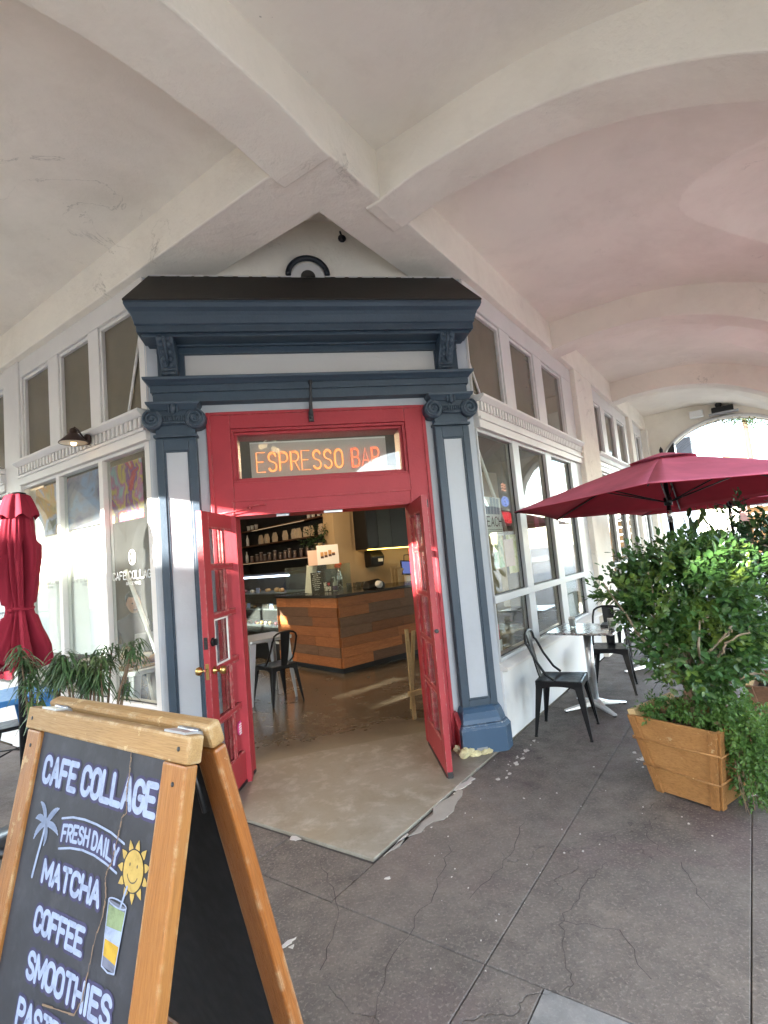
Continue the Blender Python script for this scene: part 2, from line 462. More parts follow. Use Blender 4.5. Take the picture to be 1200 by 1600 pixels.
def polished(name, c0, c1, c2, c3, r0, r1, worn=None):
    m, n, o = _new(name)
    v = coords(n, 'World')
    a = noise(n, v, 1.6, 7, 0.68, 0.5)
    c = mixc(n, ramp(n, a, 0.28, 0.72), c0, c1)
    b = noise(n, v, 6, 6, 0.7, 0.3)
    c = mixc(n, ramp(n, b, 0.5, 0.75), c, c2)
    c = mixc(n, math_(n, 'MULTIPLY', ramp(n, noise(n, v, 2.6, 8, 0.72, 0.4), 0.50, 0.72), 0.6), c, c3)
    c = mixc(n, math_(n, 'MULTIPLY', ramp(n, noise(n, v, 70, 3, 0.7), 0.60, 0.70), 0.4), c, c3)
    rr = ramp(n, a, 0.3, 0.7, (r0,) * 3 + (1,), (r1,) * 3 + (1,))
    if worn:                                                  # paler and rougher towards the doorway
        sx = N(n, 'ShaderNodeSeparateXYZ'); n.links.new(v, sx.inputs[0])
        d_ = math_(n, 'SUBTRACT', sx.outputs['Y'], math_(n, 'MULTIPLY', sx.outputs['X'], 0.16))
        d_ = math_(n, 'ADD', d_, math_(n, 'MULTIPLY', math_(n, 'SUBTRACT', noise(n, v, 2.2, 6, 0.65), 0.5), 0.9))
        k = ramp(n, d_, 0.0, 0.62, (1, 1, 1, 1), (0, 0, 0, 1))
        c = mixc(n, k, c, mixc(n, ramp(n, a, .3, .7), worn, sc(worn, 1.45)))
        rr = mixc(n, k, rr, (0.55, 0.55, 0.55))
    finish(n, o, c, rr, 0, noise(n, v, 25, 4), 0.06, 0.004, 0.5)
    return m
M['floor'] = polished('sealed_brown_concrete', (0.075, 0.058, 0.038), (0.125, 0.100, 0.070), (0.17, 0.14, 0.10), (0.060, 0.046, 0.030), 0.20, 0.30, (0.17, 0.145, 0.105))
M['slab'] = polished('worn_entry_concrete', (0.190, 0.168, 0.125), (0.30, 0.275, 0.225), (0.38, 0.35, 0.30), (0.145, 0.12, 0.08), 0.45, 0.7)

g = MB(); g.box(-260, 260, -260, 260, -0.4, -0.165)
struct(g.obj('ground', M['road']))
# road sheets on both streets, and the crossing
g = MB(); g.box(-4.75 - 1.5, 70, 4.75, 15.0, -0.161, -0.157, T=FR); struct(g.obj('road', M['road']))
g = MB(); g.box(-4.75 - 15.5, 70, 4.75, 15.0, -0.153, -0.149, T=FL); struct(g.obj('road', M['road']))
# sidewalk bed and the slabs on it (each slab a piece of its own, joints open between them)
bed = MB(); 
bed.extrude([FR @ Vector(p) for p in ((14, 0.02, -0.2), (14, 4.6, -0.2), (-6.85, 4.6, -0.2), )] + [FL @ Vector(p) for p in ((14, 4.6, -0.2), (14, 0.02, -0.2))] + [Vector((0, -W0 + .03, -0.2))], (0, 0, 0.188))
sidewalk = struct(bed.obj('sidewalk', M['joint']))
def slab(s0, s1, o0, o1, T, m='walk', name='paving_slab', gap=0.0022, top=0.0):
    x = MB(T); x.box(s0 + gap, s1 - gap, o0 + gap, o1 - gap, -0.03, top)
    return x.obj(name, M[m], sidewalk, bevel=0.003, seg=1)
os_ = [0.012, 0.802, 1.644, 2.49, 3.4, 4.58]
ss_ = [-2.615, 0.62, 3.9, 7.2, 10.5, 13.9]
for i in range(5):
    for j in range(5):
        slab(ss_[i], ss_[i + 1], os_[j], os_[j + 1], FR)
# corner bay, beyond s = -2.615, still in the right-hand frame
slab(-4.1, -2.615, 0.802, 1.03, FR); slab(-4.1, -2.615, 1.03, 1.644, FR, 'walk2'); slab(-4.1, -2.615, 1.644, 2.49, FR)
slab(-4.1, -2.615, -0.6, 0.802, FR); slab(-4.1, -2.615, 2.49, 4.58, FR)
slab(-6.8, -4.1, 0.802, 1.644, FR); slab(-6.8, -4.1, 1.644, 4.58, FR); slab(-6.8, -4.1, -0.6, 0.802, FR)
# the strip in front of the left facade (right-hand coordinates o < -0.6 there)
for (a, b) in ((-3.85, -2.28), (-5.4, -3.85), (-6.85, -5.4)):
    for (c0, c1) in ((-2.2, -0.6), (-4.6, -2.2), (-8, -4.6), (-12, -8)):
        slab(a, b, c0, c1, FR)
x = MB(FR); x.box(-2.615 + .004, -2.28, -0.6 + .004, 0.012, -0.03, -0.001); x.obj('paving_slab', M['walk'], sidewalk)
kb = MB(); kb.box(-6.9, 14, 4.6, 4.75, -0.2, 0.0, T=FR); struct(kb.obj('kerb', M['kerb'], bevel=0.01))
kb = MB(); kb.box(-6.75, 14, 4.6, 4.75, -0.2, 0.0, T=FL); struct(kb.obj('kerb', M['kerb'], bevel=0.01))
# far pavements
kb = MB(); kb.box(-30, 70, 15.0, 22.0, -0.2, -0.03, T=FR); struct(kb.obj('far_pavement', M['kerb']))
kb = MB(); kb.box(-30, 70, 15.0, 22.0, -0.2, -0.02, T=FL); struct(kb.obj('far_pavement', M['kerb']))
# cafe floor with the entry slab running out to its point
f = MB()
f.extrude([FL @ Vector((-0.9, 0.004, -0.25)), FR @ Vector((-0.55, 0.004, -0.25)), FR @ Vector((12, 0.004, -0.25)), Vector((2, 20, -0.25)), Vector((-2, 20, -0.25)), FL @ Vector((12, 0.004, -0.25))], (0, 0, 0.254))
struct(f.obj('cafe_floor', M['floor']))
f = MB()
f.extrude([Vector((0, -W0 + 0.012, -0.2)), FR @ Vector((-0.55, 0.004, -0.2)), Vector((.95, .27, -.2)), Vector((-.1, .16, -.2)), Vector((-.95, .05, -.2)), FL @ Vector((-0.9, 0.004, -0.2))], (0, 0, 0.208))
struct(f.obj('entry_slab', M['slab'], bevel=.004))
# flaked paint and filler on the slab edges, thin chips with their own thickness
def blob(pts, z0, z1, mat, name, parent=None, jit=0.25, n=3, seed=1, T=None):
    r = random.Random(seed); P = []
    for i in range(len(pts)):
        a = Vector(pts[i]); b = Vector(pts[(i + 1) % len(pts)])
        for k in range(n):
            q = a.lerp(b, k / n); d = (b - a)
            q += Vector((-d.y, d.x)) * (r.random() - .5) * jit
            P.append((q.x, q.y, z0))
    mbx = MB(T or ID); mbx.extrude(P, (0, 0, z1 - z0))
    return mbx.obj(name, mat, parent)
M['flake'] = paint('flaked_pale_paint', (0.47, 0.43, 0.39), 0.8, 0.15, 12, 0.5, 60)
M['filler'] = paint('grey_filler', (0.30, 0.28, 0.25), 0.8, 0.2, 9, 0.5, 60, dirt=0.3)
FLK = []
for k, (pts, mt, j) in enumerate((
    (((-2.17, 0.012), (-1.9, 0.012), (-1.6, 0.012), (-1.32, 0.012), (-1.34, 0.06), (-1.55, 0.115), (-1.72, 0.12), (-1.9, 0.06)), 'filler', .22),
    (((-2.2, 0.012), (-1.95, 0.012), (-1.96, 0.03)), 'flake', .15),
    (((-1.36, 0.012), (-1.12, 0.012), (-1.14, 0.045), (-1.25, 0.05), (-1.33, 0.03)), 'flake', .25),
    (((-0.76, 1.625), (-0.58, 1.60), (-0.50, 1.62), (-0.60, 1.66), (-0.62, 1.72), (-0.66, 1.665)), 'flake', .2),
)): blob(pts, 0.0005, 0.0035 + 0.0006 * k, M[mt], 'paint_flake', sidewalk, j, 3, 5 + k, FR)
for k, pts in enumerate((((-1.74, 0.014), (-1.66, 0.014), (-1.68, 0.05), (-1.72, 0.045)), ((-1.22, 0.02), (-1.16, 0.02), (-1.18, 0.045)), ((-1.10, .02), (-1.06, .02), (-1.07, .04)))):
    blob(pts, 0.0005, 0.004, M['flake'], 'paint_flake', sidewalk, 0.25, 3, 30 + k, FL)
for k, pts in enumerate((((-3.0, 0.005), (-2.95, 0.008), (-2.90, 0.02), (-2.865, 0.035), (-2.90, 0.04), (-2.93, .035), (-2.98, .02)), ((-2.925, .05), (-2.90, .06), (-2.92, .07)), ((-2.36, .14), (-2.33, .155), (-2.345, .17)))):
    blob(pts, 0.0005, 0.0045, M['flake'], 'paint_flake', sidewalk, 0.2, 3, 40 + k, FR)
rf = random.Random(77)
def flake_cluster(s, o, rs, ro, n, big=.03):
    mbx = MB(FR)
    for _ in range(n):
        a, b = s + rf.gauss(0, rs), o + rf.gauss(0, ro); q = big * rf.uniform(.15, 1.0); t0 = rf.random() * 6
        mbx.extrude([(a + q * rf.uniform(.4, 1) * math.cos(t0 + 2 * PI * i / 6), b + q * rf.uniform(.3, .8) * math.sin(t0 + 2 * PI * i / 6), .0005) for i in range(6)], (0, 0, .0022 + .0004 * rf.random()))
    mbx.obj('paint_flakes', M['flake'], sidewalk, kind='stuff')
flake_cluster(-0.75, .20, .22, .02, 26, .028); flake_cluster(-.30, 1.02, .10, .06, 22, .03); flake_cluster(-.55, 1.28, .06, .05, 12, .04); flake_cluster(-1.1, .9, .4, .35, 26, .012); flake_cluster(-2.1, .5, .5, .4, 30, .010); flake_cluster(-1.5, .06, .25, .03, 14, .02)
M['crack'] = flat('crack_shadow_grime', (0.045, 0.038, 0.034), 0.95)
# long cracks, cut as narrow dark strips
def strip(pts, w, name, mat, parent, T, z=0.0012, seed=3):
    r = random.Random(seed); P = []
    for i in range(len(pts) - 1):
        a, b = Vector(pts[i]), Vector(pts[i + 1]); nseg = 7
        for k in range(nseg):
            q = a.lerp(b, k / nseg); d = (b - a).normalized()
            q += Vector((-d.y, d.x)) * (r.random() - .5) * 0.035
            P.append((q, d))
    P.append((Vector(pts[-1]), d))
    v = []; f = []
    for i, (q, d) in enumerate(P):
        ww = w * (0.35 + 0.9 * r.random()); s = Vector((-d.y, d.x)) * ww
        v += [(q.x + s.x, q.y + s.y, z), (q.x - s.x, q.y - s.y, z)]
    for i in range(len(P) - 1): f.append((2 * i, 2 * i + 1, 2 * i + 3, 2 * i + 2))
    x = MB(T); x.add(v, f); return x.obj(name, mat, parent)
for k, pts in enumerate((((-1.75, 1.05), (-1.95, 1.02), (-2.25, 0.98), (-2.45, 1.06), (-2.6, 1.12)), ((-2.25, 0.98), (-2.2, 1.2), (-2.4, 1.35)),
                         ((-1.95, 0.3), (-2.35, 0.42), (-2.75, 0.46), (-3.2, 0.62)), ((-1.2, 1.2), (-1.35, 1.15), (-1.55, 1.28)),
                         ((-0.75, 1.2), (-0.95, 1.22), (-1.15, 1.12)), ((-1.5, 0.55), (-1.9, 0.62), (-2.3, 0.58)), ((-1.6, 1.35), (-1.9, 1.5)), ((-2.35, -0.3), (-2.6, 0.05), (-2.95, 0.25)))):
    strip(pts, 0.0015, 'crack', M['crack'], sidewalk, FR, 0.0012, 60 + k)
# ================================================================= the corner building with its arcade
B = thing('cafe_building', 'white arcaded corner building with navy and red cafe entrance across its splayed corner', 'building')
ZS = 4.0            # underside of the beams over the facades
OF = 0.07           # face of piers and beams in front of the window plane

# ---- vault profile across an arcade (o = distance from the facade)
def barrel(o, crown=4.36, oc=0.8, R=3.3):
    d = abs(o - oc) if o > oc else (oc - o) * 0.35
    return crown - (R - math.sqrt(max(0.0, R * R - min(d, R * .98) ** 2)))
def arch_low(o, crown=4.045, oc=0.80, R=2.62):
    d = (o - oc) if o > oc else (oc - o) * 0.45
    return crown - (R - math.sqrt(max(0.0, R * R - min(d, R * .97) ** 2)))
OUT = 3.25          # inner face of the outer arcade wall
def lunette(s, sc_, hw, crown=4.24):
    q = (s - sc_) / hw
    return crown - 0.0 - 1.9 * (1 - math.sqrt(max(0.0, 1 - min(1, q * q)))) if abs(q) < 1 else 0
def vault(T, s0, s1, parent):
    scn, hw = (s0 + s1) / 2, (s1 - s0) / 2
    def fn(u, v):
        s = s0 + (s1 - s0) * u; o = OF - 0.06 + (OUT + 0.1 - OF) * v
        return (s, o, max(barrel(o), lunette(s, scn, hw)))
    x = MB(T); x.grid(fn, 150, 120)
    o = x.obj('ceiling_vault', M['vault'], parent, fix=False)
    o.data.set_sharp_from_angle(angle=math.radians(9))
    return o
def arch_rib(T, s0, s1, parent, name='arch'):
    n = 40; lo = []; hi = []
    for i in range(n + 1):
        o = OF - 0.13 + (OUT + 0.16 - OF) * i / n
        lo.append((o, min(arch_low(o), 3.986 + max(0, o - .02) * .16))); hi.append((o, max(barrel(o), 2.4) + 0.03))
    rings = []
    for (o, z), (_, h) in zip(lo, hi):
        rings.append([(s0, o, z), (s1, o, z), (s1, o, h), (s0, o, h)])
    x = MB(T); x.loft(rings, 0, None, False)
    return x.obj(name, M['stucco'], parent, bevel=0.012)
SR = [(-1.34, 2.02), (2.37, 5.42), (5.77, 9.0)]          # right arcade bays
SL = [(-1.93, 2.9), (3.25, 6.2), (6.55, 9.0)]            # left arcade bays
for a, b in SR: vault(FR, a, b, B)
for a, b in SL: vault(FL, a, b, B)
for a, b in ((-1.69, -1.34), (2.02, 2.37), (5.42, 5.77)): arch_rib(FR, a, b, B)
for a, b in ((-2.33, -1.93), (2.9, 3.25), (6.2, 6.55)): arch_rib(FL, a, b, B)
# corner bay: two crossing barrels
def corner(u, v):
    s = -1.69 - 3.9 * u; o = OF - 0.1 + 3.35 * v
    sl_o = -s - 2.256                       # distance from the left facade line
    zz = max(barrel(o), barrel(max(0.0, sl_o), 4.36, 0.9)) if sl_o > 0.05 else barrel(o)
    return (s, o, zz)
x = MB(FR); x.grid(corner, 44, 40); x.obj('ceiling_vault', M['vault'], B, fix=False)

# ---- beams on the facade lines (their soffits meet over the entrance)
x = MB()
x.extrude([FR @ Vector((9.0, -0.33, ZS)), FR @ Vector((9.0, OF, ZS)), FR @ Vector((-2.326, OF, ZS)), FL @ Vector((9.0, OF, ZS)), FL @ Vector((9.0, -0.39, ZS)), FL @ Vector((-1.926, -0.39, ZS))], (0, 0, 0.42))
x.obj('facade_beam', M['stucco'], B, bevel=0.010)
# upper storey and roof mass (keeps the sky out; its lit outside shows only in reflections)
x = MB()
x.extrude([FR @ Vector((9.6, 3.85, 4.75)), FR @ Vector((9.6, -6, 4.75)), Vector((0, 14, 4.75)), FL @ Vector((9.6, -6, 4.75)), FL @ Vector((9.6, 3.85, 4.75)), FR @ Vector((-6.05, 3.85, 4.75))], (0, 0, 1.6))
x.obj('upper_storey', M['stucco'], B)
# ---- outer arcade walls with their openings
def arched_wall(T, s0, s1, o0, o1, sc_, r, spring, ztop, parent, name='arcade_wall', ry=None, zb=0.0, mat='stucco', n=28):
    """wall panel with one round-headed opening"""
    ry = ry or r
    pts = [(s0, zb), (sc_ - r, zb), (sc_ - r, spring)]
    for i in range(1, n): pts.append((sc_ - r * math.cos(PI * i / n), spring + ry * math.sin(PI * i / n)))
    pts += [(sc_ + r, spring), (sc_ + r, zb), (s1, zb), (s1, ztop), (s0, ztop)]
    # build as strips so that every face stays convex
    x = MB(T)
    x.box(s0, sc_ - r, o0, o1, zb, ztop); x.box(sc_ + r, s1, o0, o1, zb, ztop)
    for i in range(n):
        a0 = PI * i / n; a1 = PI * (i + 1) / n
        p = [(sc_ - r * math.cos(a0), spring + ry * math.sin(a0)), (sc_ - r * math.cos(a1), spring + ry * math.sin(a1))]
        v = [(p[0][0], o0, p[0][1]), (p[1][0], o0, p[1][1]), (p[1][0], o0, ztop), (p[0][0], o0, ztop)]
        x.add(v + [(q[0], o1, q[2]) for q in v], [(0, 1, 2, 3), (7, 6, 5, 4), (0, 4, 5, 1), (3, 2, 6, 7)])
    return x.obj(name, M[mat], parent, fix=False)
def opening(T, a, b): arched_wall(T, a - 0.175, b + 0.175, OUT, OUT + 0.5, (a + b) / 2, (b - a) / 2 - 0.12, 1.78, 4.76, B)
for a, b in SR: opening(FR, a, b)
arched_wall(FL, -2.1, 3.075, OUT, OUT + 0.5, 0.92, 1.85, 3.0, 4.76, B, ry=0.25)
for a, b in SL[1:]: opening(FL, a, b)
arched_wall(FR, -6.0, -1.515, OUT, OUT + 0.5, -3.75, 1.75, 1.78, 4.76, B)
arched_wall(FL, -6.0, -2.1, OUT, OUT + 0.5, -3.75, 1.5, 1.78, 4.76, B)
# end walls across both arcades, open in an arch to the next street
x = arched_wall(FR @ Matrix(((0, 1, 0, 0), (1, 0, 0, 0), (0, 0, 1, 0), (0, 0, 0, 1))), 0.0, OUT, 9.0, 9.4, 1.62, 1.45, 2.7, 4.76, B, 'end_wall', 1.28)
x = arched_wall(FL @ Matrix(((0, 1, 0, 0), (1, 0, 0, 0), (0, 0, 1, 0), (0, 0, 0, 1))), 0.0, OUT, 9.0, 9.4, 1.62, 1.45, 2.7, 4.76, B, 'end_wall', 1.28)
# raised moulding round the end arch
rim = []
for i in range(29):
    a = PI * i / 28
    rim.append((8.98, 1.62 - 1.47 * math.cos(a), 2.7 + 1.30 * math.sin(a)))
x = MB(FR); x.tube(rim, 0.035, 6); x.obj('arch_moulding', M['trim'], B)
x = MB(FR); x.box(8.72, 9.0, -0.12, 0.12, 0, ZS); x.obj('pier', M['stucco'], B, bevel=0.012)

# ---- one glazed bay of a facade
def bay(T, lower, upper, s0, s1, zs, pier, thin=0.06, alu=True, black_side=1):
    """lower/upper: pane spans along s. zs: sill-bottom, glass bottom, (mid rail), band bottom, band top, head"""
    zb, z0, mid, zt, zu, zh = zs
    fm = M['alu'] if alu else M['trim']
    x = MB(T); x.box(s0, s1, -0.20, 0.0, 0, zb)
    w = x.obj('bulkhead', M['bulk'], B, bevel=0.006)
    x = MB(T); x.extrude([(s0, 0.045, zb), (s0, -0.20, zb), (s0, -0.20, z0 - 0.002), (s0, -0.045, z0 - 0.002), (s0, 0.045, z0 - 0.045)], (s1 - s0, 0, 0))
    x.obj('window_sill', M['trim'], B, bevel=0.004)
    # frame of the shop window
    fr = MB(T)
    edges = [s0] + [q for p in lower for q in p] + [s1]
    for i in range(0, len(edges), 2): fr.box(edges[i], edges[i + 1], -0.075, 0.0 if i else -0.003, z0, zt)
    fr.box(s0, s1, -0.078, -0.004, z0 - 0.001, z0 + 0.03); fr.box(s0, s1, -0.078, -0.004, zt - 0.03, zt + 0.001)
    if mid: fr.box(s0, s1, -0.072, 0.004, mid[0], mid[1])
    win = fr.obj('shop_window', fm, B, bevel=0.005)
    for a, b in lower:
        rows = [(z0 + 0.03, mid[0]), (mid[1], zt - 0.03)] if mid else [(z0 + 0.03, zt - 0.03)]
        for c0, c1 in rows:
            p = MB(T); p.box(a, b, -0.052, -0.046, c0, c1); p.obj('pane', M['glass'], win)
            gk = MB(T); gk.box(a, b, -0.044, -0.036, c0, c0 + 0.009)
            e = b if black_side > 0 else a
            gk.box(e - 0.008, e, -0.0445, -0.036, c0 + .009, c1) if black_side > 0 else gk.box(e, e + 0.006, -0.0445, -0.03, c0 + .009, c1)
            gk.obj('gasket', M['gasket'], win)
    # dentil band
    db = MB(T)
    db.box(s0, s1, -0.10, 0.035, zt + 0.001, zt + 0.075); db.box(s0, s1, -0.10, 0.050, zt + 0.075, zt + 0.10)
    db.box(s0, s1, -0.10, 0.028, zt + 0.10, zu - 0.095)
    db.extrude([(s0, -0.10, zu - 0.055), (s0, -0.10, zu), (s0, 0.095, zu), (s0, 0.095, zu - 0.02), (s0, 0.055, zu - 0.055)], (s1 - s0, 0, 0))
    db.box(s0, s1, -0.10, 0.030, zu - 0.095, zu - 0.055)
    band = db.obj('dentil_band', M['trim'], B, bevel=0.003)
    dn = MB(T); k = s0 + 0.03
    while k < s1 - 0.03:
        dn.box(k, k + 0.034, 0.028, 0.052, zu - 0.135, zu - 0.057); k += 0.068
    dn.obj('dentils', M['trim'], band, kind='stuff')
    # transom lights
    tf = MB(T); edges = [s0] + [q for p in upper for q in p] + [s1]
    for i in range(0, len(edges), 2):
        tf.box(edges[i], edges[i + 1], -0.09, 0.0, zu, zh)
    tf.box(s0, s1, -0.085, 0.004, zh - 0.001, ZS)
    for a, b in upper:                                        # inner lip round every light
        tf.box(a, b, -0.085, -0.018, zu, zu + 0.035); tf.box(a, b, -0.085, -0.018, zh - 0.035, zh)
        tf.box(a, a + 0.03, -0.084, -0.017, zu + 0.035, zh - 0.035); tf.box(b - 0.03, b, -0.084, -0.017, zu + 0.035, zh - 0.035)
    tw = tf.obj('transom_window', M['trim'], B, bevel=0.005)
    for a, b in upper:
        p = MB(T); p.box(a + 0.028, b - 0.028, -0.055, -0.048, zu + 0.03, zh - 0.03); p.obj('pane', M['transom'], tw)
    if pier:
        p = MB(T); p.box(pier[0], pier[1], -0.25, OF, 0, ZS - 0.001); p.obj('pier', M['stucco'], B, bevel=0.012)
    return win
ZR = (0.56, 0.633, (1.118, 1.182), 2.64, 2.93, 3.80)
bay(FR, [(-0.345, 0.45), (0.62, 1.47), (1.68, 2.50)], [(-0.345, 0.44), (0.70, 1.43), (1.71, 2.53)], -0.36, 2.98, ZR, (2.98, 3.94), black_side=1)
bay(FR, [(4.18, 4.78), (4.95, 5.75), (5.92, 6.75)], [(4.25, 4.70), (5.0, 5.7), (6.0, 6.7)], 3.94, 6.95, ZR, (6.95, 7.3), black_side=1)
bay(FR, [(7.42, 7.9), (8.0, 8.5)], [(7.42, 7.9), (8.0, 8.5)], 7.3, 8.72, ZR, None, black_side=1)
ZL = (0.50, 0.590, None, 2.66, 2.905, 3.82)
bay(FL, [(-0.27, 0.39), (0.455, 1.205), (1.27, 2.0)], [(-0.262, 0.37), (0.55, 1.15), (1.36, 1.98)], -0.36, 2.02, ZL, None, alu=False, black_side=-1)
x = MB(FL); x.box(2.02, 2.40, -0.2, 0.02, 0, ZS); x.obj('pier', M['trim'], B, bevel=0.008)
bay(FL, [(2.47, 3.25), (3.33, 4.1), (4.18, 4.95)], [(2.47, 3.2), (3.4, 4.05), (4.25, 4.9)], 2.40, 5.05, ZL, (5.05, 5.8), alu=False, black_side=-1)
bay(FL, [(5.9, 6.7), (6.8, 7.6), (7.7, 8.5)], [(5.9, 6.6), (6.9, 7.5), (7.8, 8.4)], 5.8, 9.0, ZL, None, alu=False, black_side=-1)
# stay rods inside the glass
x = MB(FL); x.tube([(0.375, -0.16, 1.68), (-0.27, -0.16, 0.60)], 0.017, 8); x.obj('stay_rod', M['trim'], B)
x = MB(FR); x.tube([(-0.1, -0.16, 2.62), (0.45, -0.16, 1.75)], 0.017, 8); x.obj('stay_rod', M['trim'], B)
x = MB(FL); x.tube([(0.0, -0.035, 2.93), (-0.255, -0.035, 3.62)], 0.012, 8); x.obj('stay_rod', M['trim'], B)
x = MB(FR); x.tube([(-0.33, -0.035, 3.3), (-0.1, -0.035, 2.94)], 0.012, 8); x.obj('stay_rod', M['trim'], B)

# ---- splayed entrance wall (face at y = -0.25)
YW = -0.25
x = MB(FC)
for s in (-1, 1):
    x.extrude([(s * 0.90, YW, 0), (s * 1.335, YW, 0), (s * 1.362, -0.10, 0), (s * 1.362, 0.02, 0), (s * 0.90, 0.02, 0)], (0, 0, ZS - 0.005))
x.box(-0.90, 0.90, YW, 0.02, 2.845, ZS - 0.005)
x.obj('entrance_wall', M['pale'], B)
# wall above the cornice, inside the angle of the two beams
x = MB(FC); x.box(-1.0, 1.0, -0.27, -0.12, ZS - 0.004, 4.56); x.obj('upper_wall', M['stucco'], B)
x = MB(FC); x.box(-1.0, 1.0, -1.3, -0.271, 4.50, 4.52); x.obj('recess_ceiling', M['vault'], B)
for s in (-1, 1): pass
# half-round ornament on the upper wall
arc = []
for i in range(25):
    a = PI * (i / 24) 
    arc.append((-0.163 * math.cos(a), -0.30, 4.0 + 0.147 * math.sin(a)))
x = MB(FC); x.tube(arc, 0.024, 8)
orn = x.obj('half_round_ornament', paint('near_black_ornament', (.012, .016, .022), .5), B)
x = MB(FC); x.extrude([(-0.14 * math.cos(PI * i / 16), -0.288, 3.985 + 0.125 * math.sin(PI * i / 16)) for i in range(17)], (0, 0.016, 0)); x.obj('backplate', M['trim'], orn)
x = MB(FC); x.extrude([(-0.06 * math.cos(PI * i / 12), -0.305, 3.985 + 0.055 * math.sin(PI * i / 12)) for i in range(13)], (0, 0.016, 0)); x.obj('boss', M['roofing'], orn)
x = MB(FC); x.lathe([(0.035, -0.285), (0.032, -0.275), (0.012, -0.272)], (0.315, 0, 4.34), 12, axis='Y')
x.tube([(0.315, -0.28, 4.33), (0.315, -0.32, 4.325), (0.30, -0.345, 4.34), (0.295, -0.34, 4.365)], 0.008, 6); x.obj('hook', M['iron'], B)

# ---- cornice
def rect_loft(levels, back=-0.10):
    return [[(-hw, yf, z), (hw, yf, z), (hw, back, z), (-hw, back, z)] for z, yf, hw in levels]
x = MB(FC)
x.loft(rect_loft([(3.425, -0.50, 1.325), (3.475, -0.50, 1.325), (3.482, -0.515, 1.335), (3.495, -0.52, 1.335), (3.535, -0.535, 1.345), (3.56, -0.55, 1.355), (3.585, -0.575, 1.375), (3.61, -0.585, 1.385), (3.632, -0.585, 1.385)]))
x.loft(rect_loft([(3.40, -0.47, 1.295), (3.4255, -0.47, 1.295)]))
corn = x.obj('cornice', M['navy'], B, bevel=0.004)
x = MB(FC); x.loft([[(-1.388, -0.588, 3.633), (1.388, -0.588, 3.633), (1.388, -0.10, 3.633), (-1.388, -0.10, 3.633)], [(-1.388, -0.588, 3.643), (1.388, -0.588, 3.643), (1.388, -0.10, 3.643), (-1.388, -0.10, 3.643)], [(-1.27, -0.275, 3.998), (1.27, -0.275, 3.998), (1.27, -0.10, 3.998), (-1.27, -0.10, 3.998)]])
x.obj('cornice_roof', M['roofing'], corn)
x = MB(FC)
for k in range(22):
    a = -1.26 + 2.52 * k / 22; b = a + 2.52 / 22 * rnd.uniform(.6, 1.0); h = rnd.uniform(.004, .012)
    x.box(a, b, -0.285, -0.276, 3.996 - h, 3.999)
x.obj('caulk_bead', M['trim'], corn, kind='stuff')
# band under the cornice, frieze panel
x = MB(FC); x.box(-1.235, 1.235, -0.295, YW, 3.335, 3.4255); x.box(-1.235, 1.235, -0.33, YW, 3.385, 3.4252); x.obj('frieze_band', M['navy'], B, bevel=0.004)
for s in (-1, 1):
    x = MB(FC); x.box(s * 1.235, s * 1.03, -0.285, YW, 3.10, 3.337); x.obj('frieze_end', M['navy'], B, bevel=0.004)
M['frieze'] = paint('frieze_off_white', (0.56, 0.55, 0.54), 0.6, 0.05, 3, 0.2, 35)
x = MB(FC); x.box(-1.03, 1.03, -0.262, YW, 3.112, 3.334); x.obj('frieze_panel', M['frieze'], B)
# scrolled brackets with leaf carving
def bracket(cx):
    prof = [(-0.285, 3.13), (-0.335, 3.135), (-0.35, 3.16), (-0.34, 3.19), (-0.355, 3.22), (-0.385, 3.27), (-0.42, 3.32), (-0.455, 3.36), (-0.475, 3.40), (-0.465, 3.424), (-0.285, 3.424)]
    x = MB(FC); x.extrude([(cx - 0.062, y, z) for y, z in prof], (0.124, 0, 0))
    b = x.obj('console_bracket', M['navy'], B, bevel=0.006)
    c = MB(FC)
    for k, (z, y, w) in enumerate(((3.395, -0.47, .05), (3.355, -0.452, .05), (3.31, -0.415, .05), (3.265, -0.385, .046), (3.225, -0.36, .04))):
        for s in (-1, 1):
            c.sphere((cx + s * w * 0.55, y, z), 0.020, 8, 6, sc=(1.0, 0.6, 1.25))
    c.tube([(cx, -0.48, 3.40), (cx, -0.45, 3.345), (cx, -0.405, 3.285), (cx, -0.365, 3.215)], [0.015, 0.013, 0.011, 0.008], 6)
    c.tube([(cx - 0.05, -0.345, 3.19), (cx + 0.05, -0.345, 3.19)], 0.012, 6)
    c.tube([(cx - 0.045, -0.35, 3.158), (cx + 0.045, -0.35, 3.158)], 0.016, 6)
    c.obj('leaf_carving', M['navy'], b)
bracket(-1.135); bracket(1.105)
# ---- architrave
x = MB(FC)
x.loft(rect_loft([(2.925, -0.355, 1.265), (3.0, -0.355, 1.265)], -0.2)); x.loft(rect_loft([(3.0, -0.37, 1.28), (3.055, -0.37, 1.28)], -0.2))
x.loft(rect_loft([(3.055, -0.375, 1.285), (3.075, -0.395, 1.30), (3.09, -0.415, 1.32), (3.112, -0.42, 1.325)], -0.2))
x.obj('architrave', M['navy'], B, bevel=0.003)

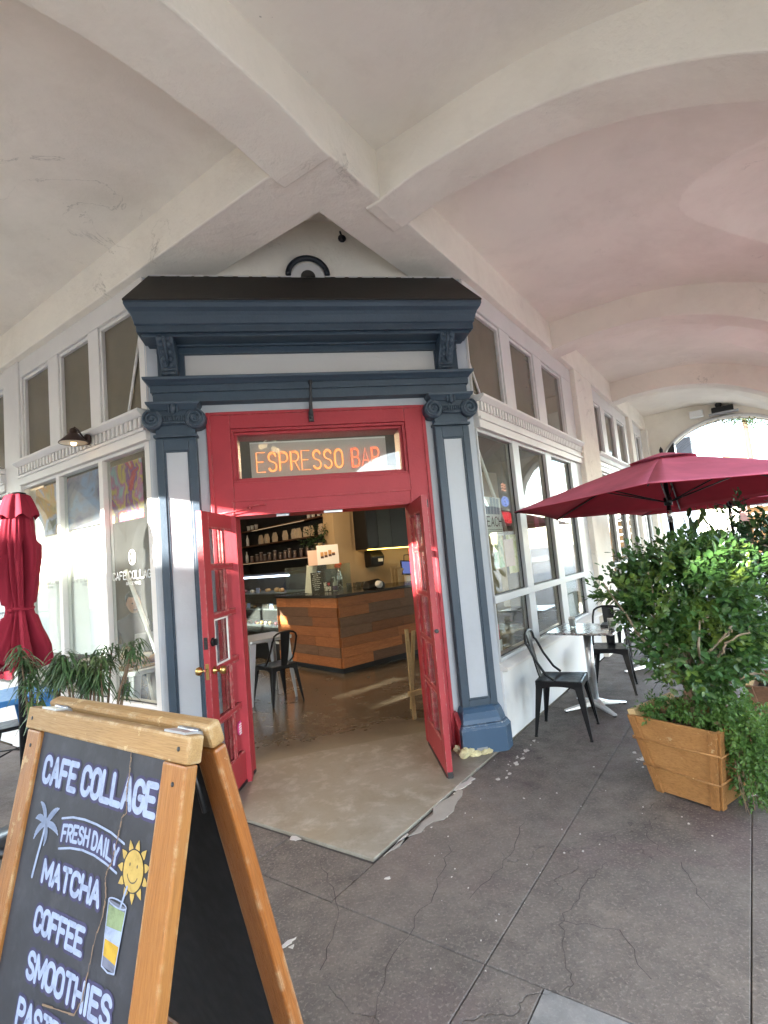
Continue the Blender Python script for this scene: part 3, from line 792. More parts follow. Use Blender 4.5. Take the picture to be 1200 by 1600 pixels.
# ---- pilasters
def pilaster(c, s):
    x = MB(FC)
    hw = 0.150; yf = -0.33
    x.box(c - hw, c + hw, yf + 0.022, YW, 0.325, 2.66)
    x.box(c - hw, c - 0.092, yf, yf + 0.022, 0.325, 2.64); x.box(c + 0.092, c + hw, yf, yf + 0.022, 0.325, 2.64)
    x.box(c - 0.092, c + 0.092, yf, yf + 0.022, 0.325, 0.385); x.box(c - 0.092, c + 0.092, yf, yf + 0.022, 2.552, 2.64)
    p = x.obj('pilaster', M['navy'], B, bevel=0.005)
    x = MB(FC); x.box(c - 0.080, c + 0.080, yf + 0.016, yf + 0.0225, 0.397, 2.54); x.obj('panel', M['pale'], p)
    x = MB(FC)
    for a, b, d, e in ((-0.092, -0.078, .385, 2.552), (0.078, 0.092, .385, 2.552)): x.box(c + a, c + b, yf + 0.008, yf + 0.021, d, e)
    x.box(c - 0.078, c + 0.078, yf + 0.008, yf + 0.021, 0.385, 0.398); x.box(c - 0.078, c + 0.078, yf + 0.008, yf + 0.021, 2.539, 2.552)
    x.obj('panel_moulding', M['navy'], p, bevel=0.003)
    # capital: astragal, necking, volutes, abacus
    x = MB(FC)
    x.box(c - hw - .012, c + hw + .012, yf - .014, YW, 2.656, 2.676)
    x.box(c - hw + .004, c + hw - .004, yf + .004, YW, 2.676, 2.765)
    x.box(c - hw - 0.005, c + hw + 0.005, yf - .012, YW, 2.752, 2.775)
    x.box(c - hw + 0.01, c + hw - .01, yf - .018, YW, 2.775, 2.865)
    x.loft([[(c - w, yf - d, z), (c + w, yf - d, z), (c + w, YW, z), (c - w, YW, z)] for z, w, d in ((2.862, .165, .03), (2.885, .178, .045), (2.905, .195, .062), (2.9245, .20, .066))])
    cap = x.obj('capital', M['navy'], p, bevel=0.004)
    for q in (-1, 1):
        v = MB(FC); cxv = c + q * 0.158; cz = 2.792
        v.lathe([(0.078, YW), (0.078, yf - 0.03), (0.072, yf - 0.045)], (cxv, 0, cz), 24, axis='Y')
        sp = []
        for k in range(46):
            a = k / 45 * 2 * PI * 2.1; r = 0.070 * (1 - k / 45 * 0.80)
            sp.append((cxv + q * r * math.sin(a + .2), yf - 0.048 - 0.006 * k / 45, cz + r * math.cos(a + .2)))
        v.tube(sp, 0.0085, 6); v.sphere((cxv, yf - .05, cz), 0.017, 10, 6)
        v.obj('volute', M['navy'], p)
    e = MB(FC)
    for k in range(9): e.sphere((c - 0.072 + 0.018 * k, yf - 0.024, 2.80), 0.011, 8, 6, sc=(.75, .8, 2.0))
    e.tube([(c - .085, yf - .026, 2.765), (c + .085, yf - .026, 2.765)], 0.009, 6)
    e.sphere((c, yf - .05, 2.87), 0.026, 10, 8, sc=(.8, .8, 1.7)); e.sphere((c + .03, yf - .045, 2.872), 0.017, 8, 6, sc=(.7, .8, 1.9)); e.sphere((c - .03, yf - .045, 2.872), 0.017, 8, 6, sc=(.7, .8, 1.9))
    e.obj('egg_and_dart', M['navy'], p)
    # base, its outer corner cut back on the facade line
    out_ = 1 if s > 0 else -1
    def ring(w, d, z):
        o_, i_ = c + out_ * w, c - out_ * w
        k = 0.075
        return [(i_, yf - d, z), (o_ - out_ * k * .8, yf - d, z), (o_ + out_ * .012, yf - d + k + .012, z), (o_ + out_ * .012, YW + .01, z), (i_, YW + .01, z)]
    x = MB(FC)
    x.loft([ring(0.215, 0.125, 0.0), ring(0.215, 0.125, 0.19), ring(0.205, 0.118, 0.205), ring(0.20, 0.11, 0.212), ring(0.198, 0.108, 0.222)])
    x.loft([ring(0.188, 0.095, 0.222), ring(0.182, 0.085, 0.255), ring(0.172, 0.060, 0.30), ring(0.160, 0.030, 0.325), ring(0.152, 0.008, 0.335)])
    x.obj('base', M['navychip'], p, bevel=0.006)
    return p
pL = pilaster(-1.118, -1); pR = pilaster(1.108, 1)
# expanding-foam filler squeezed out under the right base, and a small zinc plate
M['foam'] = paint('yellowed_foam', (0.62, 0.56, 0.33), 0.85, 0.15, 20, 0.8, 40)
x = MB(); r = random.Random(11)
for k in range(70):
    a = r.random(); px = 0.86 + 0.22 * a + r.uniform(-.02, .02); py = -0.462 + 0.02 * a + r.uniform(-.02, .012) + (0.10 * (1 - a) if r.random() < .4 else 0)
    q = r.uniform(.010, .026) * (1.35 - .7 * a if a < .5 else 1.0); x.sphere((px, py, 0.004 + q * .7 + (0.03 * r.random() if a < .35 else 0)), q, 8, 6, sc=(1.2, 1, .9))
x.v = [(a + r.uniform(-.006, .006), b + r.uniform(-.006, .006), max(.004, c + r.uniform(-.006, .006))) for a, b, c in x.v]; x.sm = [False] * len(x.sm)
x.obj('foam_filler', M['foam'], B)
x = MB(); x.box(0.99, 1.075, -0.458, -0.4545, 0.022, 0.055); x.obj('zinc_plate', M['galv'], B)
# red skirting block behind the right-hand leaf
x = MB(FC); x.box(0.885, 0.935, -0.40, YW, 0.004, 0.20); x.loft([[(0.885, -0.40, .2), (0.935, -0.40, .2), (0.935, YW, .2), (0.885, YW, .2)], [(0.885, -0.30, .30), (0.92, -0.30, .30), (0.92, YW, .30), (0.885, YW, .30)]]); x.obj('red_plinth_block', M['red'], B, bevel=0.006)

# ---- red door frame with transom
x = MB(FC)
yf = -0.275
def casing(a0, a1, z0, z1): x.box(a0, a1, yf, 0.03, z0, z1)
casing(-0.885, -0.715, 0.004, 2.845); casing(0.715, 0.885, 0.004, 2.845)
x.box(-0.715, 0.715, yf, 0.03, 2.72, 2.8445); x.box(-0.715, 0.715, yf, 0.03, 2.015, 2.275)
x.box(-0.895, -0.865, yf - 0.012, YW + .01, 0.004, 2.855); x.box(0.865, 0.895, yf - 0.012, YW + .01, 0.004, 2.855); x.box(-0.865, 0.865, yf - 0.012, YW + .01, 2.83, 2.855)
dfm = x.obj('door_frame', M['redframe'], B, bevel=0.005)
x = MB(FC)                                                   # stepped surround of the transom light
for k, (a, y0, y1) in enumerate(((0.0, yf + .02, 0.0), (0.022, yf + .055, 0.0))):
    X0, X1, Z0, Z1 = -0.715 + a, 0.715 - a, 2.275 + a, 2.72 - a; w = 0.023
    x.box(X0, X1, y0, y1, Z0, Z0 + w); x.box(X0, X1, y0, y1, Z1 - w, Z1); x.box(X0, X0 + w, y0, y1, Z0 + w, Z1 - w); x.box(X1 - w, X1, y0, y1, Z0 + w, Z1 - w)
tr = x.obj('transom_light', M['redframe'], B, bevel=0.003)
x = MB(FC); x.box(-0.67, 0.67, -0.19, -0.184, 2.32, 2.675); x.obj('pane', M['glass'], tr)
x = MB(FC)
for (a, b, c, d) in ((-0.735, 0.72, 2.125, 2.139), (-0.735, -0.722, 2.03, 2.125), (0.707, 0.72, 2.03, 2.125)): x.box(a, b, yf - .007, yf + .002, c, d)
x.box(-0.72, 0.72, yf - .012, yf + .002, 2.012, 2.032)
x.obj('panel_moulding', M['redframe'], dfm, bevel=0.002)
# door-closer arm lying against the head
x = MB(FC); x.tube([(-0.86, -0.33, 2.032), (-0.60, -0.305, 2.062)], 0.009, 6); x.tube([(-0.60, -0.305, 2.062), (-0.60, -0.30, 2.085), (-0.47, -0.29, 2.092)], 0.008, 6)
x.sphere((-0.60, -0.305, 2.07), 0.017, 8, 6); x.obj('door_stay', M['redframe'], dfm)
x = MB(FC); x.box(-0.40, -0.30, yf + .03, yf + .06, 1.995, 2.014); x.box(-0.02, 0.13, yf + .03, yf + .06, 1.995, 2.014); x.obj('catch_plate', M['galv'], dfm)
# iron sign hook over the door
x = MB(FC); x.box(-0.085, -0.045, yf - 0.028, yf, 2.745, 2.83); x.box(-0.074, -0.056, yf - 0.05, yf - 0.02, 2.82, 2.88)
x.tube([(-0.065, yf - .035, 2.80), (-0.063, yf - .06, 2.90), (-0.058, yf - .10, 2.98), (-0.055, yf - .11, 3.04)], [0.017, 0.014, 0.011, 0.010], 8)
x.lathe([(0.016, 0), (0.016, 0.03)], (-0.055, yf - .11, 3.03), 10); x.sphere((-0.065, yf - .03, 2.775), 0.012, 8, 6)
x.obj('sign_hook', M['iron'], B, bevel=0.003)

# ---- the two glazed leaves, folded back towards the street
def leaf(hx, hy, tx, ty, hand):
    L = 0.715; ang = math.atan2(ty - hy, tx - hx)
    T = Matrix.Translation((hx, hy, 0)) @ Matrix.Rotation(ang, 4, 'Z')
    th = 0.044; zb, zt = 0.016, 2.022
    x = MB(T); st = 0.105
    rows = [(0.235, 0.560), (0.590, 0.915), (0.945, 1.270), (1.300, 1.615), (1.645, 1.915)]
    cols = [(st, (L - 0.022) / 2), ((L + 0.022) / 2, L - st)]
    h = th / 2
    x.box(0, st, -h, h, zb, zt); x.box(L - st, L, -h, h, zb, zt)
    x.box(st, L - st, -h, h, zb, rows[0][0]); x.box(st, L - st, -h, h, rows[-1][1], zt)
    for k in range(4): x.box(st, L - st, -h + .006, h - .006, rows[k][1], rows[k + 1][0])
    for a, b in rows: x.box(cols[0][1], cols[1][0], -h + .006, h - .006, a, b)
    for a, b in rows:                                             # glazing beads
        for c, d in cols:
            for y0, y1 in ((-h + .003, -.006), (.006, h - .003)):
                x.box(c, c + .009, y0, y1, a, b); x.box(d - .009, d, y0, y1, a, b); x.box(c + .009, d - .009, y0, y1, a, a + .009); x.box(c + .009, d - .009, y0, y1, b - .009, b)
    d_ = x.obj('door', M['red'], B, bevel=0.0035)
    for a, b in rows:
        for c, e in cols:
            p = MB(T); p.box(c + .001, e - .001, -.003, .003, a + .001, b - .001); p.obj('pane', M['doorglass'], d_)
    x = MB(T); x.box(0.01, L - .01, -h - .004, h + .004, 0.006, 0.03); x.obj('door_sweep', M['gasket'], d_)
    return d_, T, h, L
dL, TL, hh, LL = leaf(-0.735, -0.075, -0.925, -0.765, -1)
dR, TR_, hh, LL = leaf(0.715, -0.075, 0.672, -0.745, 1)
# furniture of the left leaf: knob, thumb-turn, edge latch
xk = LL - 0.055
for sgn in (1, -1):
    x = MB(TL); x.lathe([(0.026, 0), (0.026, 0.008), (0.010, 0.012), (0.010, 0.040), (0.024, 0.048), (0.030, 0.062), (0.026, 0.078), (0.010, 0.084)], (xk, 0, 0), 16, T=TL @ Matrix.Translation((xk, sgn * hh, 0.93)) @ Matrix.Rotation(-sgn * PI / 2, 4, 'X') @ Matrix.Translation((-xk, 0, 0)))
    x.obj('door_knob', M['brass'], dL)
x = MB(); x.lathe([(0.030, 0), (0.030, 0.010), (0.024, 0.014), (0.0, 0.014)], (0, 0, 0), 16, T=TL @ Matrix.Translation((xk, hh, 1.12)) @ Matrix.Rotation(-PI / 2, 4, 'X'))
x.box(-0.006, 0.006, -0.022, 0.022, 0.012, 0.034, T=TL @ Matrix.Translation((xk, hh, 1.12)) @ Matrix.Rotation(-PI / 2, 4, 'X')); x.obj('deadbolt', M['black'], dL)
x = MB(TL); x.box(LL - .001, LL + .003, -.013, .013, 1.08, 1.16); x.box(LL + .002, LL + .006, -.008, .008, 1.10, 1.135); x.obj('edge_latch', M['gasket'], dL, bevel=.001)
x = MB(TL); x.box(LL - .001, LL + .0025, -.011, .011, 0.88, 0.985); x.obj('edge_latch', M['brass'], dL, bevel=.001)
# the white-taped pane of the left leaf and the pink round sticker
x = MB(TL)
c0, c1, a, b = 0.3685 + .004, 0.610 - .004, 0.945 + .004, 1.270 - .004
for q in ((c0, c0 + .012, a, b), (c1 - .012, c1, a, b), (c0 + .012, c1 - .012, a, a + .012), (c0 + .012, c1 - .012, b - .012, b)): x.box(q[0], q[1], .0105, .0205, q[2], q[3])
x.obj('bare_glazing_bead', M['trim'], dL)
M['pink'] = flat('pink_sticker', (0.62, 0.05, 0.22), 0.5)
x = MB(TL); x.lathe([(0.0005, 0), (0.052, 0), (0.052, 0.0015), (0.0005, 0.0015)], (0, 0, 0), 24, T=TL @ Matrix.Translation((0.225, 0.0035, 0.41)) @ Matrix.Rotation(-PI / 2, 4, 'X')); stk = x.obj('round_sticker', M['pink'], dL)
x = MB(TL)
for k, w in enumerate((.045, .055, .05, .055, .04)): x.box(0.225 - w / 2, 0.225 + w / 2, 0.0052, 0.0062, 0.445 - .017 * k - .010, 0.445 - .017 * k)
x.obj('sticker_print', M['paper'], dL)
# right leaf: cylinder on the edge, worn steel foot bolt
x = MB(); x.lathe([(0.016, 0), (0.016, 0.006), (0.010, 0.009), (0.0, 0.009)], (0, 0, 0), 12, T=TR_ @ Matrix.Translation((LL, 0, 1.03)) @ Matrix.Rotation(PI / 2, 4, 'Y')); x.obj('edge_latch', M['iron'], dR)
x = MB(TR_); x.box(LL - .03, LL + .006, -.02, .02, 0.008, 0.05); x.obj('foot_bolt', M['iron'], dR, bevel=.003)
x = MB(TR_); x.box(LL - .06, LL - .02, hh, hh + .012, 1.93, 1.99); x.obj('top_bolt', M['iron'], dR, bevel=.003)
# ================================================================= stroke lettering (used for chalk, neon and window film)
def _arc(cx, cy, rx, ry, a0, a1, n=8):
    return [(cx + rx * math.cos(math.radians(a0 + (a1 - a0) * i / n)), cy + ry * math.sin(math.radians(a0 + (a1 - a0) * i / n))) for i in range(n + 1)]
ST = {
 'A': [[(0, 0), (.5, 1), (1, 0)], [(.2, .33), (.8, .33)]],
 'B': [[(0, 0), (0, 1), (.55, 1)] + _arc(.55, .76, .38, .24, 90, -90) + [(.1, .52), (.58, .52)] + _arc(.58, .26, .42, .26, 90, -90) + [(0, 0)]],
 'C': [[(1, .74)] + _arc(.5, .72, .5, .28, 10, 180) + _arc(.5, .28, .5, .28, 180, 350)],
 'D': [[(0, 0), (0, 1), (.45, 1)] + _arc(.45, .5, .55, .5, 90, -90) + [(0, 0)]],
 'E': [[(1, 1), (0, 1), (0, 0), (1, 0)], [(0, .52), (.8, .52)]],
 'F': [[(1, 1), (0, 1), (0, 0)], [(0, .52), (.8, .52)]],
 'G': [[(1, .74)] + _arc(.5, .72, .5, .28, 10, 180) + _arc(.5, .28, .5, .28, 180, 360) + [(1, .46), (.58, .46)]],
 'H': [[(0, 0), (0, 1)], [(1, 0), (1, 1)], [(0, .52), (1, .52)]],
 'I': [[(.5, 0), (.5, 1)]],
 'K': [[(0, 0), (0, 1)], [(1, 1), (0, .42)], [(.3, .62), (1, 0)]],
 'L': [[(0, 1), (0, 0), (1, 0)]],
 'M': [[(0, 0), (0, 1), (.5, .25), (1, 1), (1, 0)]],
 'N': [[(0, 0), (0, 1), (1, 0), (1, 1)]],
 'O': [_arc(.5, .72, .5, .28, 0, 180) + _arc(.5, .28, .5, .28, 180, 360) + [(1, .72)]],
 'P': [[(0, 0), (0, 1), (.55, 1)] + _arc(.55, .73, .45, .27, 90, -90) + [(0, .46)]],
 'R': [[(0, 0), (0, 1), (.55, 1)] + _arc(.55, .74, .45, .26, 90, -90) + [(0, .48)], [(.5, .48), (1, 0)]],
 'S': [[(.95, .80)] + _arc(.5, .76, .46, .24, 20, 180, 7) + _arc(.5, .76, .46, .25, 180, 250, 3) + _arc(.5, .24, .48, .26, 70, -10, 4) + _arc(.5, .24, .48, .24, -10, -165, 7)],
 'T': [[(0, 1), (1, 1)], [(.5, 1), (.5, 0)]],
 'U': [[(0, 1), (0, .3)] + _arc(.5, .28, .5, .28, 180, 360) + [(1, 1)]],
 'V': [[(0, 1), (.5, 0), (1, 1)]],
 'W': [[(0, 1), (.25, 0), (.5, .75), (.75, 0), (1, 1)]],
 'Y': [[(0, 1), (.5, .48), (1, 1)], [(.5, .48), (.5, 0)]],
 '!': [[(.5, 1), (.5, .3)], [(.5, .05), (.5, 0)]],
 '1': [[(.25, .8), (.55, 1), (.55, 0)]],
 '3': [_arc(.5, .75, .42, .25, 150, -90, 7) + _arc(.5, .25, .47, .25, 90, -150, 7)],
 '9': [_arc(.5, .7, .45, .3, 0, 360, 12) + [(.95, .7), (.8, .25), (.45, 0)]],
}
NARROW = {'I': .32, '!': .3, '1': .5}
def text_strokes(txt, h, w, gap, widths=None):
    """strokes in (x, y), letters w wide and h high; returns strokes and total length"""
    x = 0; res = []
    for ch in txt:
        if ch == ' ': x += w * .62; continue
        ww = w * NARROW.get(ch, 1.25 if ch in 'MW' else 1.0)
        for s in ST[ch]: res.append([(x + (px if ch not in NARROW else .5 + (px - .5)) * ww, py * h) for px, py in s])
        x += ww + gap
    return res, x - gap
def fit_text(txt, length, h, gapk=.3):
    w = 1.0; _, L = text_strokes(txt, h, w, gapk * w); w = length / L
    return text_strokes(txt, h, w, gapk * w)[0]
def ribbon(mb, stroke, half, fn, mi=0, lift=0.0):
    """flat rounded stroke laid on a surface; fn(u, v) -> 3d point"""
    P = [Vector(p) for p in stroke]
    cap = 5
    for i in range(len(P) - 1):
        a, b = P[i], P[i + 1]; d = b - a
        if d.length < 1e-7: continue
        d.normalize(); nrm = Vector((-d.y, d.x)); ang = math.atan2(d.y, d.x); poly = []
        for k in range(cap + 1):
            t = ang - PI / 2 + PI * k / cap; poly.append(b + half * Vector((math.cos(t), math.sin(t))))
        for k in range(cap + 1):
            t = ang + PI / 2 + PI * k / cap; poly.append(a + half * Vector((math.cos(t), math.sin(t))))
        mb.add([fn(q.x, q.y, lift + .00004 * (i % 5)) for q in poly], [tuple(range(len(poly)))], mi, False, ID)
# ================================================================= A-frame board in the foreground
M['pine'] = wood('varnished_pine', (0.26, 0.100, 0.022), (0.35, 0.150, 0.038), 0.4, (1.1, 30, 30), wear=(0.40, 0.26, 0.11), wearamt=0.63, coat=0.15, edge=(0.45, 0.32, 0.16))
M['pale_pine'] = wood('weathered_pine', (0.29, 0.165, 0.060), (0.36, 0.215, 0.085), 0.55, (1.0, 28, 28), wear=(0.48, 0.34, 0.17), wearamt=0.60, edge=(0.50, 0.40, 0.25))
M['amber'] = wood('amber_stile', (0.22, 0.070, 0.013), (0.30, 0.105, 0.022), 0.35, (1.1, 30, 30), wear=(0.45, 0.34, 0.2), wearamt=0.68, coat=0.2, edge=(0.42, 0.30, 0.17))
def chalkboard():
    m, n, o = _new('chalkboard')
    v = coords(n, 'Object')
    a = noise(n, v, 3.5, 7, 0.7, 0.4)
    c = mixc(n, ramp(n, a, 0.3, 0.75), (0.018, 0.019, 0.023), (0.040, 0.042, 0.050))
    b = noise(n, coords(n, 'Object', (1, 1, 0.25)), 14, 5, 0.7)
    c = mixc(n, math_(n, 'MULTIPLY', ramp(n, b, 0.52, 0.8), 0.5), c, (0.075, 0.078, 0.092))
    finish(n, o, c, 0.62, 0, noise(n, v, 70, 3), 0.08, 0.002, 0.4)
    return m
M['chalkboard'] = chalkboard()
M['backboard'] = flat('black_backing_board', (0.014, 0.013, 0.013), 0.6, var=0.2)
def chalk(name, c):
    m, n, o = _new(name)
    v = coords(n, 'Object')
    k = mixc(n, ramp(n, noise(n, v, 55, 5, 0.7), 0.3, 0.75), sc(c, .82), sc(c, 1.06))
    k = mixc(n, math_(n, 'MULTIPLY', ramp(n, noise(n, v, 34, 6, 0.75, 0.4), 0.50, 0.68), 0.55), k, sc(c, .38))
    finish(n, o, k, 0.8, 0, None)
    return m
M['ch_white'] = chalk('pale_blue_chalk', (0.29, 0.345, 0.47))
M['ch_glow'] = chalk('violet_chalk_smudge', (0.045, 0.040, 0.095))
M['ch_yellow'] = chalk('yellow_chalk', (0.42, 0.29, 0.075))
M['ch_line'] = chalk('dark_chalk_line', (0.10, 0.08, 0.05))
M['ch_green'] = chalk('green_chalk', (0.20, 0.26, 0.13))
M['ch_gold'] = chalk('gold_chalk', (0.45, 0.28, 0.025))
M['ch_grey'] = chalk('grey_chalk', (0.14, 0.15, 0.20))
M['splinter'] = flat('bare_splintered_board', (0.20, 0.135, 0.085), 0.9)
TLc = Vector((-1.009, -2.944, 1.28)); TRc = Vector((-0.515, -3.418, 1.28))
SW = (TRc - TLc).length; su = (TRc - TLc) / SW; sn = Vector((-0.692, -0.722, 0)).normalized()
th = math.radians(12.5); SH = 1.28 / math.cos(th)
sdn = Vector((0, 0, -math.cos(th))) + math.sin(th) * sn
sfn = Vector((math.cos(th) * sn.x, math.cos(th) * sn.y, math.sin(th)))
sign = thing('a_frame_sign', 'wooden A-frame chalkboard listing matcha, coffee and smoothies in front of the open entrance', 'sign board', ((TLc + TRc) / 2 * 1).xyz * 1)
sign.location = (-0.80, -3.10, 0.0)
inv = Matrix.Translation((0.80, 3.10, 0.0))
TF = inv @ Matrix(((su.x, sdn.x, sfn.x, TLc.x), (su.y, sdn.y, sfn.y, TLc.y), (su.z, sdn.z, sfn.z, TLc.z), (0, 0, 0, 1)))     # u along, v down, w out of the front
def fboard(name, u0, u1, v0, v1, w0, w1, m, par, bevel=.005, T=TF):
    # mesh kept in the board's own axes so that the grain runs along the piece
    mb = MB(); mb.box(u0, u1, v0, v1, w0, w1)
    me = mb.mesh(name, m); o = bpy.data.objects.new(name, me); COL.objects.link(o); o.parent = par
    if v1 - v0 > u1 - u0:
        me.transform(Matrix(((0, 1, 0, 0), (-1, 0, 0, 0), (0, 0, 1, 0), (0, 0, 0, 1)))); o.matrix_local = T @ Matrix(((0, -1, 0, 0), (1, 0, 0, 0), (0, 0, 1, 0), (0, 0, 0, 1)))
    else: o.matrix_local = T
    bb = o.modifiers.new('bevel', 'BEVEL'); bb.width = bevel; bb.segments = 2
    return o
T_TOP = 0.052; ST_W = 0.078
fboard('top_rail', 0.0, SW, 0.0, T_TOP, -0.034, 0.0, M['pale_pine'], sign, .0045)
fboard('stile', 0.0 + .008, ST_W, T_TOP + .002, SH - .02, -0.032, -0.004, M['pine'], sign, .004)
fboard('stile', SW - ST_W - .004, SW - .006, T_TOP + .002, SH - .02, -0.032, -0.004, M['pine'], sign, .004)
fboard('bottom_rail', ST_W, SW - ST_W - .004, SH - .16, SH - .08, -0.032, -0.004, M['pine'], sign, .004)
front = fboard('chalkboard_panel', ST_W - .006, SW - ST_W + .002, T_TOP - .006, SH - .15, -0.024, -0.014, M['chalkboard'], sign, .001)
# rear half, leaning the other way from the hinge line
rdn = Vector((0, 0, -math.cos(math.radians(14)))) - math.sin(math.radians(14)) * sn
rfn = Vector((-math.cos(math.radians(14)) * sn.x, -math.cos(math.radians(14)) * sn.y, math.sin(math.radians(14))))
RO = TLc - sn * 0.040 + Vector((0, 0, 0.004))
TB = inv @ Matrix(((su.x, rdn.x, rfn.x, RO.x), (su.y, rdn.y, rfn.y, RO.y), (su.z, rdn.z, rfn.z, RO.z), (0, 0, 0, 1)))
fboard('rear_top_rail', 0.012, SW - .002, 0.0, 0.05, 0.0, 0.034, M['pale_pine'], sign, .008, TB)
fboard('rear_stile', 0.012, 0.08, 0.052, SH, 0.002, 0.032, M['amber'], sign, .008, TB)
fboard('rear_stile', SW - .072, SW - .002, 0.052, SH, 0.002, 0.032, M['amber'], sign, .006, TB)
fboard('rear_bottom_rail', 0.08, SW - .072, SH - .36, SH - .28, 0.003, 0.030, M['amber'], sign, .006, TB)
fboard('rear_panel', 0.07, SW - .064, 0.04, SH - .285, 0.010, 0.020, M['backboard'], sign, .001, TB)
for u in (0.10, SW - .055):
    mb = MB(TF); mb.box(u - .035, u + .035, -0.004, 0.004, -0.055, -0.004); mb.tube([(u - .03, -0.003, -0.036), (u + .03, -0.003, -0.036)], 0.006, 8); mb.obj('hinge', M['galv'], sign)
mb = MB(); a = TB @ Vector((SW - .09, .09, 0.0)); b = TB @ Vector((SW - .085, .20, -.004)); mb.tube([a, b], 0.006, 6); mb.obj('stay_bar', M['iron'], sign)
# ---- chalk lettering and drawings, laid 1 mm proud of the board
FM = inv.inverted()
def on(u, v, lift=0.0):
    return TF @ Vector((u, v, -0.0128 + lift))
def board_text(name, txt, u0, u1, vb, h, half, slope=0.0, curve=None, gapk=.30, parent=sign):
    mb = MB(); gl = MB()
    L = u1 - u0 - 2 * half
    for s in fit_text(txt, L, h - 2 * half, gapk):
        q = []
        for px, py in s:
            u = u0 + half + px
            base = vb + (curve(px / L) if curve else slope * px)
            q.append((u, base - half - py))
        # resample long strokes so that curves follow
        ribbon(mb, q, half, on, 0, 0.0004); ribbon(gl, q, half + .006, on, 0, 0.0)
    gl.obj('chalk_smudge', M['ch_glow'], parent, fix=False)
    return mb.obj(name, M['ch_white'], parent, fix=False)
board_text('lettering', 'CAFE COLLAGE', 0.112, 0.592, 0.168, 0.066, 0.0066, -0.010, gapk=.36)
board_text('lettering', 'FRESH DAILY', 0.252, 0.488, 0.268, 0.037, 0.0036, 0, lambda t: -0.018 * math.sin(PI * (t * .75 + .12)) + .006, gapk=.38)
board_text('lettering', 'MATCHA', 0.197, 0.446, 0.360, 0.050, 0.0054, -0.045, gapk=.34)
board_text('lettering', 'COFFEE', 0.200, 0.412, 0.452, 0.052, 0.0054, -0.055, gapk=.36)
board_text('lettering', 'SMOOTHIES', 0.203, 0.540, 0.537, 0.054, 0.0054, -0.060, gapk=.34)
board_text('lettering', 'PASTRIES', 0.196, 0.475, 0.622, 0.052, 0.0054, -0.06, gapk=.36)
mb = MB()
for pts in ([(0.243, .222), (.29, .2115), (.34, .207), (.39, .207), (.45, .211), (.502, .221)], [(.251, .281), (.30, .270), (.35, .2635), (.40, .263), (.45, .268), (.490, .275)]):
    mb = MB(); ribbon(mb, pts, 0.0022, on, 0, .0005); mb.obj('chalk_line', M['ch_white'], sign, fix=False)
# palm tree drawing
mb = MB()
ribbon(mb, [(.174, .250), (.168, .285), (.161, .32), (.155, .357)], 0.0042, on, 0, .0005)
for tip, bend in (((.133, .207), (.160, .212)), ((.222, .206), (.197, .215)), ((.123, .243), (.143, .231)), ((.130, .284), (.140, .255)), ((.236, .256), (.212, .238)), ((.182, .288), (.188, .262))):
    P0 = Vector((.173, .246)); P1 = Vector(bend); P2 = Vector(tip); pr = None
    for k in range(9):
        t = k / 8; q = P0 * (1 - t) ** 2 + P1 * 2 * t * (1 - t) + P2 * t * t
        if pr is not None: ribbon(mb, [pr, q], 0.0012 + 0.0062 * math.sin(PI * min(1, t * .9 + .05)), on, 0, .0005)
        pr = q
mb.obj('palm_drawing', M['ch_white'], sign, fix=False)
# smiling sun
def ell(mb, cu, cv, ru, rv, lift, n=28): mb.add([on(cu + ru * math.cos(2 * PI * i / n), cv + rv * math.sin(2 * PI * i / n), lift) for i in range(n)], [tuple(range(n))], 0, False, ID)
mb = MB(); cu, cv = .545, .259
for k in range(11):
    a = 2 * PI * k / 11 + .25; c_, s_ = math.cos(a), math.sin(a)
    mb.add([on(cu + .038 * math.cos(a - .2), cv + .038 * math.sin(a - .2), .0005), on(cu + .043 * math.cos(a - .16), cv + .043 * math.sin(a - .16), .0005), on(cu + .0545 * c_, cv + .055 * s_, .0005), on(cu + .043 * math.cos(a + .16), cv + .043 * math.sin(a + .16), .0005), on(cu + .038 * math.cos(a + .2), cv + .038 * math.sin(a + .2), .0005)], [(0, 1, 2, 3, 4)], 0, False, ID)
ell(mb, cu, cv, .0335, .0355, .0008); sd_ = mb.obj('sun_drawing', M['ch_yellow'], sign, fix=False)
mb = MB(); ell(mb, cu - .013, cv - .009, .0022, .0034, .0012, 10); ell(mb, cu + .012, cv - .010, .0022, .0034, .0012, 10)
ribbon(mb, [(cu + .018 * math.cos(t), cv + .003 + .017 * math.sin(t)) for t in [0.35 + (PI - .7) * k / 8 for k in range(9)]], .0012, on, 0, .0012)
mb.obj('face_lines', M['ch_line'], sd_, fix=False)
# layered drink in a tall glass
def quadb(mb, pts, lift): mb.add([on(*p, lift) for p in pts], [tuple(range(len(pts)))], 0, False, ID)
mb = MB(); quadb(mb, [(.478, .322), (.541, .322), (.532, .430), (.487, .430)], .0009); gl_ = mb.obj('glass_drawing', M['ch_grey'], sign, fix=False)
mb = MB(); quadb(mb, [(.481, .330), (.538, .330), (.5365, .362), (.483, .366)], .0013); mb.obj('green_layer', M['ch_green'], gl_, fix=False)
mb = MB(); quadb(mb, [(.483, .366), (.5365, .362), (.535, .387), (.485, .386)], .0013); mb.obj('white_layer', M['ch_white'], gl_, fix=False)
mb = MB(); quadb(mb, [(.485, .386), (.535, .387), (.5325, .417), (.4865, .413)], .0013); mb.obj('gold_layer', M['ch_gold'], gl_, fix=False)
mb = MB(); ribbon(mb, [(.478, .322), (.487, .430), (.51, .434), (.532, .430), (.541, .322)], .0014, on, 0, .0016)
ribbon(mb, [(.51 + .0315 * math.cos(t), .322 + .0065 * math.sin(t)) for t in [2 * PI * k / 16 for k in range(17)]], .0013, on, 0, .0016)
